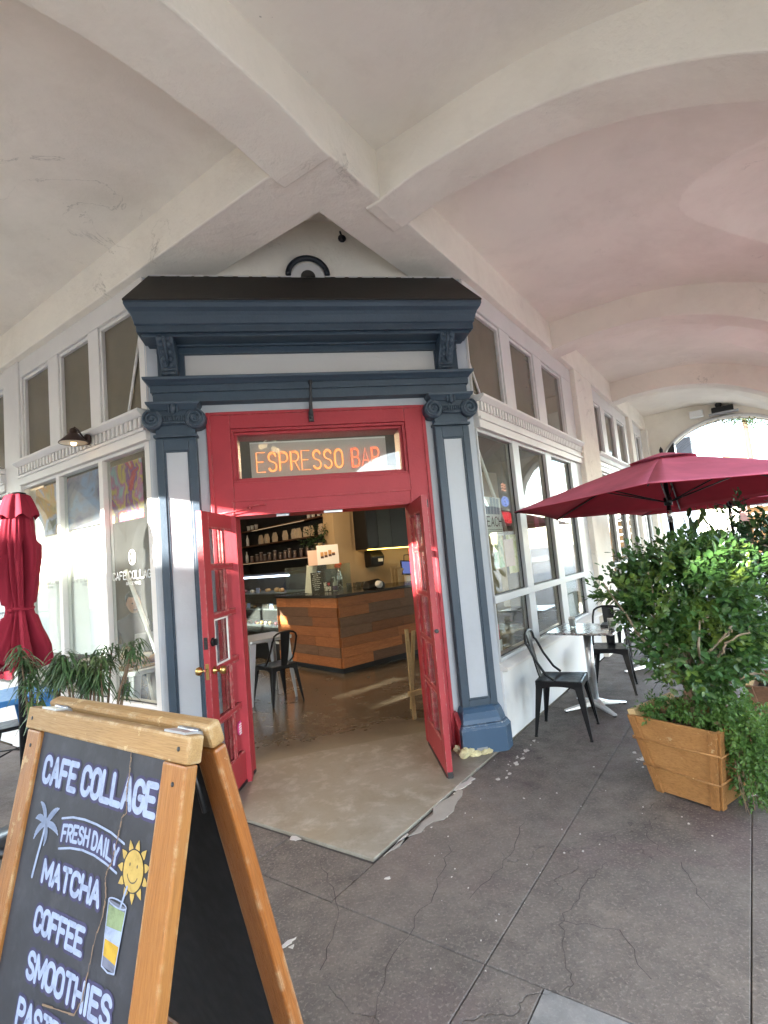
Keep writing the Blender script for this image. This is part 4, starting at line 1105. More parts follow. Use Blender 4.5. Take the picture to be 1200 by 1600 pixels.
sw_ = MB(); ribbon(sw_, [(.521, .327), (.534, .288)], .0026, on, 0, .0018); sw_.obj('straw_drawing', M['ch_white'], gl_, fix=False); mb.obj('glass_outline', M['ch_white'], gl_, fix=False)
# the split running down the board
mb = MB(); r = random.Random(4); pr = None
for u, v in ((.481, .050), (.483, .079), (.486, .102), (.484, .123), (.489, .145), (.496, .166), (.482, .177), (.478, .21), (.474, .24), (.470, .262), (.459, .275), (.456, .292), (.467, .321), (.466, .355), (.452, .393), (.445, .454), (.44, .50), (.42, .53), (.34, .545), (.30, .553)):
    if pr:
        for k in range(4):
            a = Vector(pr).lerp(Vector((u, v)), k / 4) + Vector((r.uniform(-.0015, .0015), 0)); b = Vector(pr).lerp(Vector((u, v)), (k + 1) / 4) + Vector((r.uniform(-.0015, .0015), 0))
            ribbon(mb, [a, b], r.uniform(.0006, .0022), on, 0, .002)
    pr = (u, v)
mb.obj('board_split', M['splinter'], sign, fix=False)

# screw heads and scuffs on the frame
for (u, v) in ((.03, .026), (SW - .03, .026), (.04, .09), (SW - .04, .09)):
    mb = MB(TF); mb.lathe([(.0045, -.006), (.0045, .0012 if v < .05 else -.0028), (0, .0014 if v < .05 else -.0026)], (u, v, 0), 10); mb.obj('screw', M['iron'], sign)
# ================================================================= tables, chairs, umbrellas on the sidewalk
def chair_proto(mt, label, group):
    t = thing('metal_chair', label, 'chair', group=group)
    # seat: pressed pan, front toward +x
    mb = MB(); h = 0.18
    def seatfn(u, v):
        x, y = -h + 2 * h * u, -h + 2 * h * v
        e = max(abs(x), abs(y)) / h
        k = 0.94 if (abs(x) > h * .96 and abs(y) > h * .96) else 1
        return (x * k * (1.0 if x < 0 else 1.04), y * k * (0.93 + .09 * u), 0.45 - 0.010 * (1 - e ** 3) - (0.006 if e > .97 else 0))
    mb.grid(seatfn, 12, 12)
    for (a, b, c, d) in ((-h, h * 1.04, -h * .94, -h * 1.02), ): pass
    s = mb.obj('seat', mt, t, fix=False); so = s.modifiers.new('thick', 'SOLIDIFY'); so.thickness = .008
    mb = MB()
    P = [(-h, -h * .93), (h * 1.04, -h * 1.02), (h * 1.04, h * 1.02), (-h, h * .93)]
    for i in range(4):
        a, b = P[i], P[(i + 1) % 4]; n = 10; top = []; bot = []
        for k in range(n + 1):
            q = k / n; x = a[0] + (b[0] - a[0]) * q; y = a[1] + (b[1] - a[1]) * q
            arch = 0.040 + 0.05 * (abs(q - .5) * 2) ** 3
            top.append((x, y, 0.446)); bot.append((x * 1.01, y * 1.01, 0.446 - arch))
        for k in range(n): mb.add([top[k], top[k + 1], bot[k + 1], bot[k]], [(0, 1, 2, 3)])
    ap = mb.obj('apron', mt, t, fix=False); so = ap.modifiers.new('thick', 'SOLIDIFY'); so.thickness = .004
    for (x, y) in P:
        mb = MB(); sx, sy = (1 if x > 0 else -1), (1 if y > 0 else -1)
        fx, fy = x + sx * 0.045, y + sy * 0.045
        def ringl(q):
            cx, cy = x + (fx - x) * q, y + (fy - y) * q; w = 0.064 * (1 - q) + 0.020 * q; z = 0.44 * (1 - q); d = .018 * (1 - q) + .016 * q
            return [(cx, cy, z), (cx - sx * w, cy, z), (cx - sx * w * .98, cy - sy * .005, z), (cx - sx * d, cy - sy * d, z), (cx - sy * 0 - sx * .005, cy - sy * w * .98, z), (cx, cy - sy * w, z)]
        mb.loft([ringl(q) for q in (0, .12, .3, .6, 1)])
        lg = mb.obj('leg', mt, t, bevel=.003)
        mb = MB(); mb.box(fx - sx * .022, fx + sx * .001, fy - sy * .022, fy + sy * .001, 0.0, 0.012); mb.obj('foot_cap', M['blackmat'], lg)
    # tubular back loop and centre splat
    loop = []
    hw, zt = 0.165, 0.83
    pts = [(-0.03, -hw, 0.455), (-.09, -hw - .006, .50), (-.165, -hw, .62), (-.215, -hw + .006, .735)]
    for q in pts: loop.append(q)
    for k in range(9):
        a = PI * k / 8; loop.append((-.232 - .012 * math.sin(a), -(hw - .01) * math.cos(a), .755 + .085 * math.sin(a) ** .7))
    for q in reversed(pts): loop.append((q[0], -q[1], q[2]))
    mb = MB(); mb.tube(loop, 0.011, 8); mb.obj('back_loop', mt, t)
    sp = []
    for k in range(9):
        q = k / 8; x = -.172 - .075 * q ** .9 ; z = .44 + .395 * q; w = .040 + .022 * q
        sp.append((x, w, z))
    mb = MB()
    mb.loft([[(x - .006, -w, z), (x + .006, -w, z), (x + .002, 0, z), (x + .006, w, z), (x - .006, w, z), (x - .010, 0, z)] for x, w, z in sp])
    mb.obj('splat', mt, t, bevel=.002)
    return t
chair_a = chair_proto(M['black'], 'black metal chair with its back to the white wall under the front shop window', 'black metal chairs on the sidewalk')
place(chair_a, 1.865, -0.235, 0, math.radians(-38))
ch2 = copy_tree(chair_a); place(ch2, 2.93, 0.70, 0, math.radians(232), 'black metal chair facing the entrance on the far side of the square pedestal table')
ch3 = copy_tree(chair_a); place(ch3, 4.05, 2.15, 0, math.radians(205), 'black metal chair mostly hidden behind the shrub beside the second pedestal table')
def pedestal(label, x, y, rot, group='square pedestal tables along the right facade', top=M['steel']):
    t = thing('pedestal_table', label, 'table', (x, y, 0), rot, group)
    mb = MB(); mb.box(-.305, .305, -.305, .305, .728, .748); mb.obj('tabletop', top, t, bevel=.008)
    mb = MB(); mb.box(-.14, .14, -.14, .14, .718, .7275); mb.obj('top_plate', M['black'], t)
    mb = MB(); mb.lathe([(.038, .085), (.038, .718)], n=20); mb.obj('column', M['alu_cast'], t)
    for k in range(4):
        a = PI / 4 + k * PI / 2; T = Matrix.Rotation(a, 4, 'Z'); mb = MB(T)
        mb.loft([[(.02, -.038, .035), (.02, .038, .035), (.02, .030, .10), (.02, -.030, .10)], [(.14, -.026, .022), (.14, .026, .022), (.14, .020, .058), (.14, -.020, .058)], [(.315, -.020, .012), (.315, .020, .012), (.315, .014, .030), (.315, -.014, .030)]])
        f = mb.obj('leg', M['alu_cast'], t, bevel=.006)
        mb = MB(T); mb.lathe([(.014, 0), (.014, .014)], (.300, 0, 0), 10); mb.obj('foot_cap', M['blackmat'], f)
    return t
pedestal('square steel pedestal table holding two glasses of sugar packets', 2.40, 0.20, math.radians(45))
pedestal('square steel pedestal table behind the leafy shrub, further along the right facade', 3.72, 1.22, math.radians(45))
M['clearglass'] = glass('drinking_glass', (0.88, 0.90, 0.90), 1.6)
for k, (x, y, lab) in enumerate(((2.335, 0.33, 'sugar packet glass on the steel table, the one nearer the window'), (2.52, -0.03, 'sugar packet glass on the steel table, the one nearer the shrub'))):
    t = thing('sugar_glass', lab, 'glass', (x, y, .7485), 0, 'glasses of sugar packets')
    mb = MB(); mb.lathe([(.026, 0), (.032, .06), (.034, .085), (.032, .085), (.030, .06), (.024, .004)], n=16); mb.obj('tumbler', M['clearglass'], t)
    for q in range(9):
        a = rnd.random() * 6.28; T = Matrix.Translation((.012 * math.cos(a), .012 * math.sin(a), .055)) @ Matrix.Rotation(a, 4, 'Z') @ Matrix.Rotation(rnd.uniform(-.35, .35), 4, 'X')
        mb = MB(T); mb.box(-.017, .017, -.0015, .0015, -.045, .05); mb.obj('packet', M['paper'], t)
mb = MB(Matrix.Translation((2.62, 0.18, .7485)) @ Matrix.Rotation(.9, 4, 'Z')); mb.box(-.09, .09, -.06, .06, 0, .022); tag(mb.obj('napkin_holder', M['iron'], bevel=.004), 'low dark napkin tray on the steel table near the far chair', 'tray')
# ---- open umbrellas
def fabric(name, col, trans=0.35):
    m, n, o = _new(name)
    v = coords(n, 'Object')
    f = noise(n, v, 2.5, 5, 0.6)
    c = mixc(n, ramp(n, f, .3, .7), sc(col, .82), sc(col, 1.14))
    w = noise(n, coords(n, 'Object', (1, 1, 6)), 120, 2)
    b = finish(n, o, c, 0.85, 0, w, 0.12, .002, 0.25)
    t = N(n, 'ShaderNodeBsdfTranslucent'); n.links.new(c, t.inputs[0])
    x = N(n, 'ShaderNodeMixShader'); x.inputs[0].default_value = trans
    n.links.new(b.outputs[0], x.inputs[1]); n.links.new(t.outputs[0], x.inputs[2]); n.links.new(x.outputs[0], o.inputs['Surface'])
    return m
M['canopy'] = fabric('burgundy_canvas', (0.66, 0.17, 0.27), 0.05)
M['canopy_shaded'] = fabric('burgundy_canvas_shaded', (0.33, 0.013, 0.030), 0.08)  # same canvas for the underside, its shade put into the colour
M['canopy2'] = fabric('crimson_canvas', (0.205, 0.012, 0.028), 0.08)
def open_umbrella(label, x, y, zr, R, rot, h, tx=0, ty=0):
    t = thing('patio_umbrella', label, 'umbrella', (x, y, 0), 0, 'open burgundy umbrellas')
    n = 6
    def tip(k, q, hh=None):
        a = rot + k * 2 * PI / n; dx, dy = R * q * math.cos(a), R * q * math.sin(a)
        return Vector((dx, dy, zr + tx * dx + ty * dy + h * (1 - q ** 1.12)))
    for k in range(n):
        mb = MB()
        def fn(u, v, k=k):
            q = 0.10 + .90 * v
            a, b = tip(k, q), tip(k + 1, q); p = a.lerp(b, u)
            s = 4 * u * (1 - u)
            p.z -= 0.020 * s * v * (1 - v) * 2
            c = Vector((p.x, p.y, 0)); p -= c * (0.035 * s * v * v)
            return p
        mb.grid(fn, 10, 12); cp = mb.obj('canopy_panel', [M['canopy_shaded'], M['canopy']], t, fix=False); so = cp.modifiers.new('shaded_underside', 'SOLIDIFY'); so.thickness = .004; so.offset = -1; so.material_offset = 1
    for k in range(n):                                           # vent cap
        mb = MB()
        def fv(u, v, k=k):
            q = 0.005 + .22 * v; p = tip(k, q).lerp(tip(k + 1, q), u); p.z += .035 - .01 * v + .012 * 4 * u * (1 - u) * v; return p
        mb.grid(fv, 6, 4); mb.obj('vent_cap', M['canopy'], t, fix=False)
    for k in range(n):
        a, b = tip(k, 0.04), tip(k, .99); off = Vector((0, 0, -.014))
        mb = MB(); mb.tube([a + off, tip(k, .5) + off, b + off], [.008, .008, .006], 6); mb.obj('rib', M['black'], t)
        mb = MB(); mb.tube([(.02 * math.cos(rot + k * 2 * PI / n), .02 * math.sin(rot + k * 2 * PI / n), zr - .02), tip(k, .5) + off * 1.6], .006, 6); mb.obj('strut', M['black'], t)
    mb = MB(); mb.lathe([(.019, .04), (.019, zr + h - .02)], n=14); pole = mb.obj('pole', M['black'], t)
    mb = MB(); mb.lathe([(.024, zr - .20), (.024, zr - .10), (.019, zr - .095)], n=14); mb.obj('collar', M['steel'], pole)
    mb = MB(); mb.lathe([(.034, zr - .05), (.034, zr + .02)], n=12); mb.obj('runner', M['black'], pole)
    mb = MB(); mb.lathe([(.0, zr + h + .09), (.016, zr + h + .06), (.014, zr + h + .03), (.022, zr + h)], n=10); mb.obj('finial', M['black'], pole)
    mb = MB(); mb.box(-.035, .035, -.03, .06, 1.02, 1.12); mb.tube([(0, .05, 1.07), (0, .10, 1.07), (0, .10, 1.0)], .007, 6); mb.obj('crank', M['black'], pole, bevel=.004)
    mb = MB(); mb.lathe([(.25, 0), (.25, .03), (.20, .055), (.05, .075), (.03, .30), (.022, .30)], n=24); mb.obj('base', M['black'], t)
    return t
open_umbrella('open burgundy umbrella nearest the camera, above the first shrub', 2.978, -0.404, 1.876, 1.35, 3.959, 0.388, -0.016, -0.03)
open_umbrella('open burgundy umbrella behind the nearest one, only pole and rim showing', 5.25, 1.35, 1.88, 1.35, 3.9, 0.388)
# ---- closed umbrella at the left
t = thing('closed_umbrella', 'closed crimson umbrella tied at its waist in front of the left windows', 'umbrella', (-2.125, -0.60, 0))
prof = [(1.08, .150), (1.12, .152), (1.18, .145), (1.26, .126), (1.34, .100), (1.40, .082), (1.445, .070), (1.47, .067), (1.50, .070), (1.58, .080), (1.68, .090), (1.80, .096), (1.92, .094), (2.02, .086), (2.10, .075), (2.17, .06), (2.21, .03)]
def fold(r, z, i, n, seed):
    a = 2 * PI * i / n
    w = .30 * math.sin(6 * a + .6 + 1.2 * z + .5 * math.sin(4 * z)) + .24 * math.sin(10 * a + 2.6 * z + seed) + .13 * math.sin(17 * a + 6 * z) + .06 * math.sin(29 * a - 9 * z)
    k = 0.9 if z < 1.9 else .35
    if 1.42 < z < 1.5: k *= .6
    return r * (1 + w * k)
n = 140; rings = []
zz = []
for i in range(len(prof) - 1):
    for q in range(4):
        f_ = q / 4; zz.append((prof[i][0] * (1 - f_) + prof[i + 1][0] * f_, prof[i][1] * (1 - f_) + prof[i + 1][1] * f_))
zz.append(prof[-1])
for z, r in zz:
    ring = []
    for i in range(n):
        a = 2 * PI * i / n; rr = fold(r, z, i, n, 1.0)
        dz = (.05 * math.sin(6 * a + 1.0) + .045 * math.sin(a + 2.2)) * max(0, (1.25 - z) / .2) if z < 1.25 else 0
        ring.append((rr * math.cos(a), rr * math.sin(a), z + dz))
    rings.append(ring)
mb = MB(); mb.loft(rings, cap=False, smooth=True); mb.obj('canopy', M['canopy2'], t, fix=False)
rings = []
for z, r in ((2.075, .112), (2.10, .108), (2.15, .096), (2.19, .082), (2.225, .068), (2.236, .05), (2.24, .01)):
    rings.append([((r * (1 + .10 * math.sin(6 * 2 * PI * i / n + .4) + .05 * math.sin(2 * PI * i / n * 11))) * math.cos(2 * PI * i / n), (r * (1 + .10 * math.sin(6 * 2 * PI * i / n + .4) + .05 * math.sin(2 * PI * i / n * 11))) * math.sin(2 * PI * i / n), z + (.016 * math.sin(6 * 2 * PI * i / n + 1) if z < 2.12 else 0)) for i in range(n)])
mb = MB(); mb.loft(rings, cap=False, smooth=True); mb.obj('vent_cap', M['canopy2'], t, fix=False)
mb = MB(); mb.tube([(.074 * math.cos(q), .074 * math.sin(q), 1.462 + .004 * math.sin(3 * q)) for q in [2 * PI * k / 20 for k in range(20)]], .011, 6, closed=True); mb.sphere((-.02, -.076, 1.46), .018, 8, 6); mb.obj('tie_strap', M['canopy2'], t)
mb = MB(); mb.lathe([(.024, .05), (.024, 2.245)], n=14); mb.lathe([(.050, 2.238), (.052, 2.246), (.02, 2.252)], n=16); mb.obj('pole', M['black'], t)
mb = MB(); mb.lathe([(.25, 0), (.25, .03), (.20, .055), (.05, .075), (.035, .30), (.025, .30)], n=24); mb.obj('base', M['black'], t)
# ---- blue table and black stool
def sheet_table(name, label, mt, x, y, rot, size, hgt, cat='table', group=None, lw=.085):
    t = thing(name, label, cat, (x, y, 0), rot, group)
    mb = MB(); h = size / 2; rr = .05; pts = []
    for cx_, cy_, a0 in ((h - rr, h - rr, 0), (-h + rr, h - rr, 90), (-h + rr, -h + rr, 180), (h - rr, -h + rr, 270)):
        for k in range(5): a = math.radians(a0 + 22.5 * k); pts.append((cx_ + rr * math.cos(a), cy_ + rr * math.sin(a)))
    mb.loft([[(px * .97, py * .97, hgt - .045) for px, py in pts], [(px, py, hgt - .040) for px, py in pts], [(px, py, hgt - .010) for px, py in pts], [(px * .985, py * .985, hgt) for px, py in pts]], smooth=False)
    mb.obj('tabletop', mt, t, bevel=.003)
    for sx in (-1, 1):
        for sy in (-1, 1):
            mb = MB()
            def ringl(q):
                cx_, cy_ = sx * (h - .03 + .035 * q), sy * (h - .03 + .035 * q); w = lw * (1 - q) + .028 * q; z = (hgt - .045) * (1 - q)
                return [(cx_, cy_, z), (cx_ - sx * w, cy_, z), (cx_ - sx * w, cy_ - sy * .008, z), (cx_ - sx * .02, cy_ - sy * .02, z), (cx_ - sx * .008, cy_ - sy * w, z), (cx_, cy_ - sy * w, z)]
            mb.loft([ringl(q) for q in (0, .15, .5, 1)]); mb.obj('leg', mt, t, bevel=.004)
    return t
sheet_table('blue_table', 'sky blue sheet metal table behind the chalkboard at the left edge', M['blue'], -2.66, 0.28, math.radians(135), .60, .765, 'table', lw=.14)
def stool(label, x, y, rot, mt=M['black']):
    t = thing('black_stool', label, 'stool', (x, y, 0), rot)
    mb = MB(); mb.loft([[(-.16, -.16, .43), (.16, -.16, .43), (.16, .16, .43), (-.16, .16, .43)], [(-.165, -.165, .45), (.165, -.165, .45), (.165, .165, .45), (-.165, .165, .45)], [(-.155, -.155, .46), (.155, -.155, .46), (.155, .155, .46), (-.155, .155, .46)]]); mb.obj('seat', mt, t, bevel=.006)
    for sx in (-1, 1):
        for sy in (-1, 1):
            mb = MB(); mb.loft([[(sx * (.15 + .05 * q), sy * (.15 + .05 * q), .43 * (1 - q)), (sx * (.15 + .05 * q - .05 * (1 - q) - .018), sy * (.15 + .05 * q), .43 * (1 - q)), (sx * (.15 + .05 * q - .015), sy * (.15 + .05 * q - .015), .43 * (1 - q)), (sx * (.15 + .05 * q), sy * (.15 + .05 * q - .05 * (1 - q) - .018), .43 * (1 - q))] for q in (0, .5, 1)]); mb.obj('leg', mt, t, bevel=.003)
    mb = MB()
    for a, b in (((-.175, -.175), (.175, .175)), ((-.175, .175), (.175, -.175))): mb.tube([(a[0], a[1], .22), (0, 0, .24), (b[0], b[1], .22)], .007, 6)
    mb.obj('cross_brace', mt, t)
    return t
stool('black metal stool tucked behind the leg of the blue table', -2.78, 0.62, math.radians(30))
# ---- barn lamp on the left facade
M['bulb'] = emit('warm_bulb', (1.0, 0.58, 0.20), 1.1)
lamp = thing('wall_lamp', 'small bronze barn lamp with a lit bulb over the left windows', 'lamp')
LS, LO = 0.475, 0.185
mb = MB(FL); mb.lathe([(.050, 0.060), (.050, .075), (.040, .090), (.020, .098)], (LS, 0, 2.83), 16, axis='Y'); mb.obj('wall_plate', M['bronze'], lamp)
mb = MB(FL); mb.tube([(LS, .095, 2.83), (LS, .125, 2.87), (LS, .15, 2.905), (LS, .175, 2.92), (LS, LO, 2.905)], .008, 8); mb.obj('arm', M['bronze'], lamp)
LT = FL @ Matrix.Translation((LS, LO, 0))
mb = MB(LT); mb.lathe([(.0, 2.915), (.018, 2.91), (.032, 2.892), (.030, 2.865), (.042, 2.86), (.060, 2.838), (.112, 2.790), (.114, 2.782), (.108, 2.785), (.056, 2.83), (.02, 2.845)], n=28); sh_ = mb.obj('shade', M['bronze'], lamp, fix=False)
mb = MB(LT); mb.lathe([(.106, 2.7835), (.055, 2.828), (.02, 2.84)], n=28); mb.obj('reflector', M['shadein'], lamp, fix=False)
mb = MB(LT); mb.lathe([(.010, 2.84), (.012, 2.82), (.022, 2.80), (.024, 2.782), (.017, 2.765), (.0, 2.76)], n=14); mb.obj('bulb', M['bulb'], lamp)
# ================================================================= planters, shrubs, strap-leaf plants
def leafmat(name, c0, c1, c2, rough=0.38, trans=0.25):
    m, n, o = _new(name)
    v = coords(n, 'World')
    oi = N(n, 'ShaderNodeObjectInfo')
    f = noise(n, v, 16.0, 2, 0.5)
    c = mixc(n, ramp(n, f, 0.35, 0.65), c0, c1)
    g = ramp(n, noise(n, v, 5.0, 3, 0.6), 0.53, 0.66)
    c = mixc(n, math_(n, 'MULTIPLY', g, 0.8), c, c2)
    c = mixc(n, math_(n, 'MULTIPLY', ramp(n, noise(n, v, 60.0, 1), 0.62, 0.7), 0.25), c, c2)
    b = finish(n, o, c, rough, 0, None, spec=0.5)
    t = N(n, 'ShaderNodeBsdfTranslucent'); n.links.new(mixc(n, 0.4, c, c2), t.inputs[0])
    x = N(n, 'ShaderNodeMixShader'); x.inputs[0].default_value = trans
    n.links.new(b.outputs[0], x.inputs[1]); n.links.new(t.outputs[0], x.inputs[2]); n.links.new(x.outputs[0], o.inputs['Surface'])
    return m
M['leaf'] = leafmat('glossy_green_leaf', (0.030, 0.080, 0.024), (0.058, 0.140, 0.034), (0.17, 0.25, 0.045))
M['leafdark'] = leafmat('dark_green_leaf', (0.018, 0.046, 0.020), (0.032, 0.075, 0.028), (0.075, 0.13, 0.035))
M['vine'] = leafmat('creeping_fig_leaf', (0.050, 0.120, 0.022), (0.075, 0.165, 0.030), (0.12, 0.22, 0.045), 0.5)
M['strap'] = leafmat('strap_leaf', (0.035, 0.075, 0.030), (0.055, 0.11, 0.040), (0.12, 0.17, 0.06), 0.45)
M['twig'] = paint('pale_twig', (0.25, 0.195, 0.135), 0.8, 0.3, 14, 0.4, 60)
M['bark'] = paint('brown_stem', (0.14, 0.09, 0.055), 0.85, 0.2, 12, 0.6, 50)
M['crate'] = wood('ochre_painted_plywood', (0.30, 0.145, 0.046), (0.37, 0.19, 0.066), 0.6, (3, 10, 10), wear=(0.42, 0.29, 0.15), wearamt=0.64)
M['crate2'] = wood('ochre_batten', (0.25, 0.115, 0.034), (0.32, 0.155, 0.05), 0.6, (12, 3, 3), wear=(0.42, 0.29, 0.15), wearamt=0.62)
M['crate_in'] = wood('raw_pine_edge', (0.40, 0.27, 0.12), (0.48, 0.34, 0.165), 0.7, (3, 14, 14))
M['soil'] = paint('soil', (0.05, 0.038, 0.028), 0.95, 0.4, 20, 1.0, 60)
LV = [(0, 0, 0), (.30, .42, .05), (.72, .36, .03), (1, 0, -.06), (.72, -.36, .03), (.30, -.42, .05), (.5, 0, -.05)]
LF = [(0, 6, 1), (1, 6, 2), (2, 6, 3), (3, 6, 4), (4, 6, 5), (5, 6, 0)]
def leaf_T(p, d, up, L, w):
    d = d.normalized(); s = d.cross(up)
    s = s.normalized() if s.length > 1e-4 else d.orthogonal().normalized()
    nrm = s.cross(d)
    return Matrix(((d.x * L, s.x * w, nrm.x * L, p.x), (d.y * L, s.y * w, nrm.y * L, p.y), (d.z * L, s.z * w, nrm.z * L, p.z), (0, 0, 0, 1)))
def rdir(r):
    while True:
        v = Vector((r.uniform(-1, 1), r.uniform(-1, 1), r.uniform(-1, 1)))
        if .05 < v.length < 1: return v.normalized()
def crown_leaves(r, lobes, n, L, spread=.35, up=.25):
    """leaves on sprigs around each lobe (centre, radii); returns (T, point, outward)"""
    res = []; tot = sum(a * b * c for _, (a, b, c) in lobes)
    for c, rad in lobes:
        k = max(6, int(n * (rad[0] * rad[1] * rad[2]) / tot)); c = Vector(c)
        m = k // 7 + 1
        for _ in range(m):
            d = rdir(r); q = r.uniform(.45, 1.0) ** .6 * (1 + (.22 * r.random() if r.random() < .25 else 0))
            base = c + Vector((d.x * rad[0], d.y * rad[1], d.z * rad[2])) * q
            axis = (d + rdir(r) * spread + Vector((0, 0, up))).normalized(); sl = L * r.uniform(1.5, 2.8)
            for j in range(7):
                t = j / 6; p = base + axis * sl * t
                side = axis.orthogonal().normalized(); side.rotate(Matrix.Rotation(2.4 * j + r.random(), 3, axis).to_quaternion())
                ld = (side * (1.0 - .5 * t) + axis * (.45 + .6 * t) + Vector((0, 0, -.12 + .2 * r.random()))).normalized()
                s = L * r.choice((.6, .85, 1.0, 1.1, 1.3)) * r.uniform(.9, 1.1) * (1 - .3 * t)
                res.append((leaf_T(p, ld, (axis + Vector((0, 0, .8)) + rdir(r) * .5), s, s * .62), p, d))
    return res
def joined(leaves, name, mat, parent, kind=None):
    mb = MB()
    for T in leaves: mb.add(LV, LF, 0, True, T)
    return mb.obj(name, mat, parent, fix=False, kind=kind)
_me = MB(); _me.add(LV, LF, 0, True); LEAFMESH = _me.mesh('leaf', M['leaf'], False)
def singles(leaves, parent):
    for T in leaves:
        o = bpy.data.objects.new('leaf', LEAFMESH); COL.objects.link(o); o.parent = parent; o.matrix_local = T
def branches(r, root, tips, mat, parent, r0=.016, r1=.004, name='branch'):
    for tip in tips:
        root_ = Vector(root); tip = Vector(tip); mid = root_.lerp(tip, .5) + rdir(r) * .06
        pts = [root_.lerp(mid, k / 4) + rdir(r) * .008 for k in range(4)] + [mid.lerp(tip, k / 4) + rdir(r) * .010 for k in range(5)]
        mb = MB(); mb.tube(pts, [r0 + (r1 - r0) * k / 8 for k in range(9)], 6); mb.obj(name, mat, parent)
# ---- tapered plywood planter
def planter(label, cx, cy, ang, top=.52, bot=.36, hgt=.47, mt=None, group='tapered wooden planters'):
    t = thing('wooden_planter', label, 'planter', (cx, cy, 0), ang, group)
    mt = mt or M['crate']; th_ = .018
    def pt(sx, sy, q, inset=0): return Vector((sx * ((bot + (top - bot) * q) / 2 - inset), sy * ((bot + (top - bot) * q) / 2 - inset), .012 + (hgt - .012) * q))
    sides = (((-1, -1), (1, -1)), ((1, -1), (1, 1)), ((1, 1), (-1, 1)), ((-1, 1), (-1, -1)))
    for a, b in sides:
        mb = MB(); mb.loft([[pt(*a, q), pt(*b, q), pt(*b, q, th_), pt(*a, q, th_)] for q in (0, 1)])
        side = mb.obj('side_panel', mt, t, bevel=.003)
        A, Bb = pt(*a, 0), pt(*b, 0); A1, B1 = pt(*a, 1), pt(*b, 1); nrm = ((Bb - A).cross(A1 - A)).normalized()
        for e0, e1, in_, in1 in ((A, A1, Bb, B1), (Bb, B1, A, A1)):           # corner battens
            d0 = (in_ - e0).normalized(); d1 = (in1 - e1).normalized()
            mb = MB(); mb.loft([[e0, e0 + d0 * .045, e0 + d0 * .045 + nrm * .016, e0 + nrm * .016], [e1, e1 + d1 * .045, e1 + d1 * .045 + nrm * .016, e1 + nrm * .016]]); mb.obj('batten', M['crate2'] if mt is M['crate'] else mt, t, bevel=.003)
        mb = MB()
        for q in (.34, .72):                                                   # thin strapping round the box
            p0, p1 = A.lerp(A1, q) + nrm * .017, Bb.lerp(B1, q) + nrm * .017; p0 += Vector((0, 0, .008 * math.sin(cx * 9 + q * 7)))
            mb.tube([p0 - (p1 - p0).normalized() * .016, p0.lerp(p1, .5) + nrm * -.006 + Vector((0, 0, -.006)), p1 + (p1 - p0).normalized() * .016], .0055, 6)
        mb.obj('strap', M['crate'], t)
    mb = MB(); mb.loft([[pt(-1, -1, q, th_ + .001), pt(1, -1, q, th_ + .001), pt(1, 1, q, th_ + .001), pt(-1, 1, q, th_ + .001)] for q in (.1, .80)]); mb.obj('soil', M['soil'], t)
    mb = MB(); mb.loft([[pt(-1, 1, .94) + Vector((-.001, 0, 0)), pt(-1, -1, .94) + Vector((-.001, 0, 0)), pt(-1, -1, .94, .03), pt(-1, 1, .94, .03)], [pt(-1, 1, 1.07), pt(-1, -1, 1.07), pt(-1, -1, 1.07, .03), pt(-1, 1, 1.07, .03)]]); mb.obj('edge_board', M['crate_in'], t, bevel=.003)
    return t
PA = math.radians(-66.4)
pl1 = planter('ochre plywood planter on the sidewalk, holding the large leafy shrub', 2.045, -1.53, PA)
mb = MB(); mb.box(-.03, .03, -.216, -.2085, .255, .305); mb.obj('patch_plate', M['crate'], pl1, bevel=.002)
r = random.Random(21)
shrub = thing('leafy_shrub', 'bushy glossy green shrub with bare pale twigs growing from the ochre planter', 'shrub', (2.045, -1.53, .40), 0, 'shrubs in planters')
lobes = [((.02, .02, .76), (.26, .26, .20)), ((-.26, .05, .83), (.14, .14, .09)), ((-.41, .04, .85), (.06, .08, .045)), ((.05, 0, .99), (.27, .25, .075)), ((.26, -.02, .82), (.19, .20, .19)),
         ((.12, -.05, .46), (.18, .18, .14)), ((.28, -.09, .52), (.15, .15, .16)), ((.07, 0, .23), (.14, .14, .06)), ((-.10, -.02, 1.04), (.09, .09, .06)), ((.20, .05, 1.06), (.08, .08, .05)), ((-.12, .02, .60), (.13, .13, .10)), ((-.22, 0, .98), (.06, .06, .05)), ((.0, -.04, .38), (.15, .15, .10)), ((.24, -.06, .34), (.15, .15, .12)), ((-.10, -.06, .50), (.12, .12, .09))]
lobes = [(c, tuple(q * 1.12 for q in rad)) for c, rad in lobes]
lv = crown_leaves(r, lobes, 8200, .058, .35, .5)
view = (Vector((-0.294, -4.499, 1.584)) - Vector((2.045, -1.53, 1.0))).normalized()
lv.sort(key=lambda q: -(q[1].dot(view)))
singles([q[0] for q in lv[:300]], shrub)
joined([q[0] for q in lv[300:]], 'foliage', M['leaf'], shrub, 'stuff')
mb = MB(); mb.tube([(-.02, 0, -.05), (-.01, .01, .12), (.02, 0, .28), (0, .02, .45)], [.045, .034, .028, .02], 8); mb.obj('trunk', M['bark'], shrub)
tips = [c for c, _ in lobes]
branches(r, (0, 0, .22), [Vector(c) + rdir(r) * .08 for c in tips], M['twig'], shrub, .013, .004)
for a, b in (((-.10, -.25, .50), (-.05, -.30, .70)), ((.06, -.27, .52), (.20, -.31, .62)), ((.22, -.27, .34), (.36, -.30, .30)), ((.10, -.28, .62), (.03, -.30, .56))):
    branches(r, (.02, -.04, .24), [a], M['twig'], shrub, .011, .007, 'twig'); branches(r, a, [b], M['twig'], shrub, .007, .003, 'twig')
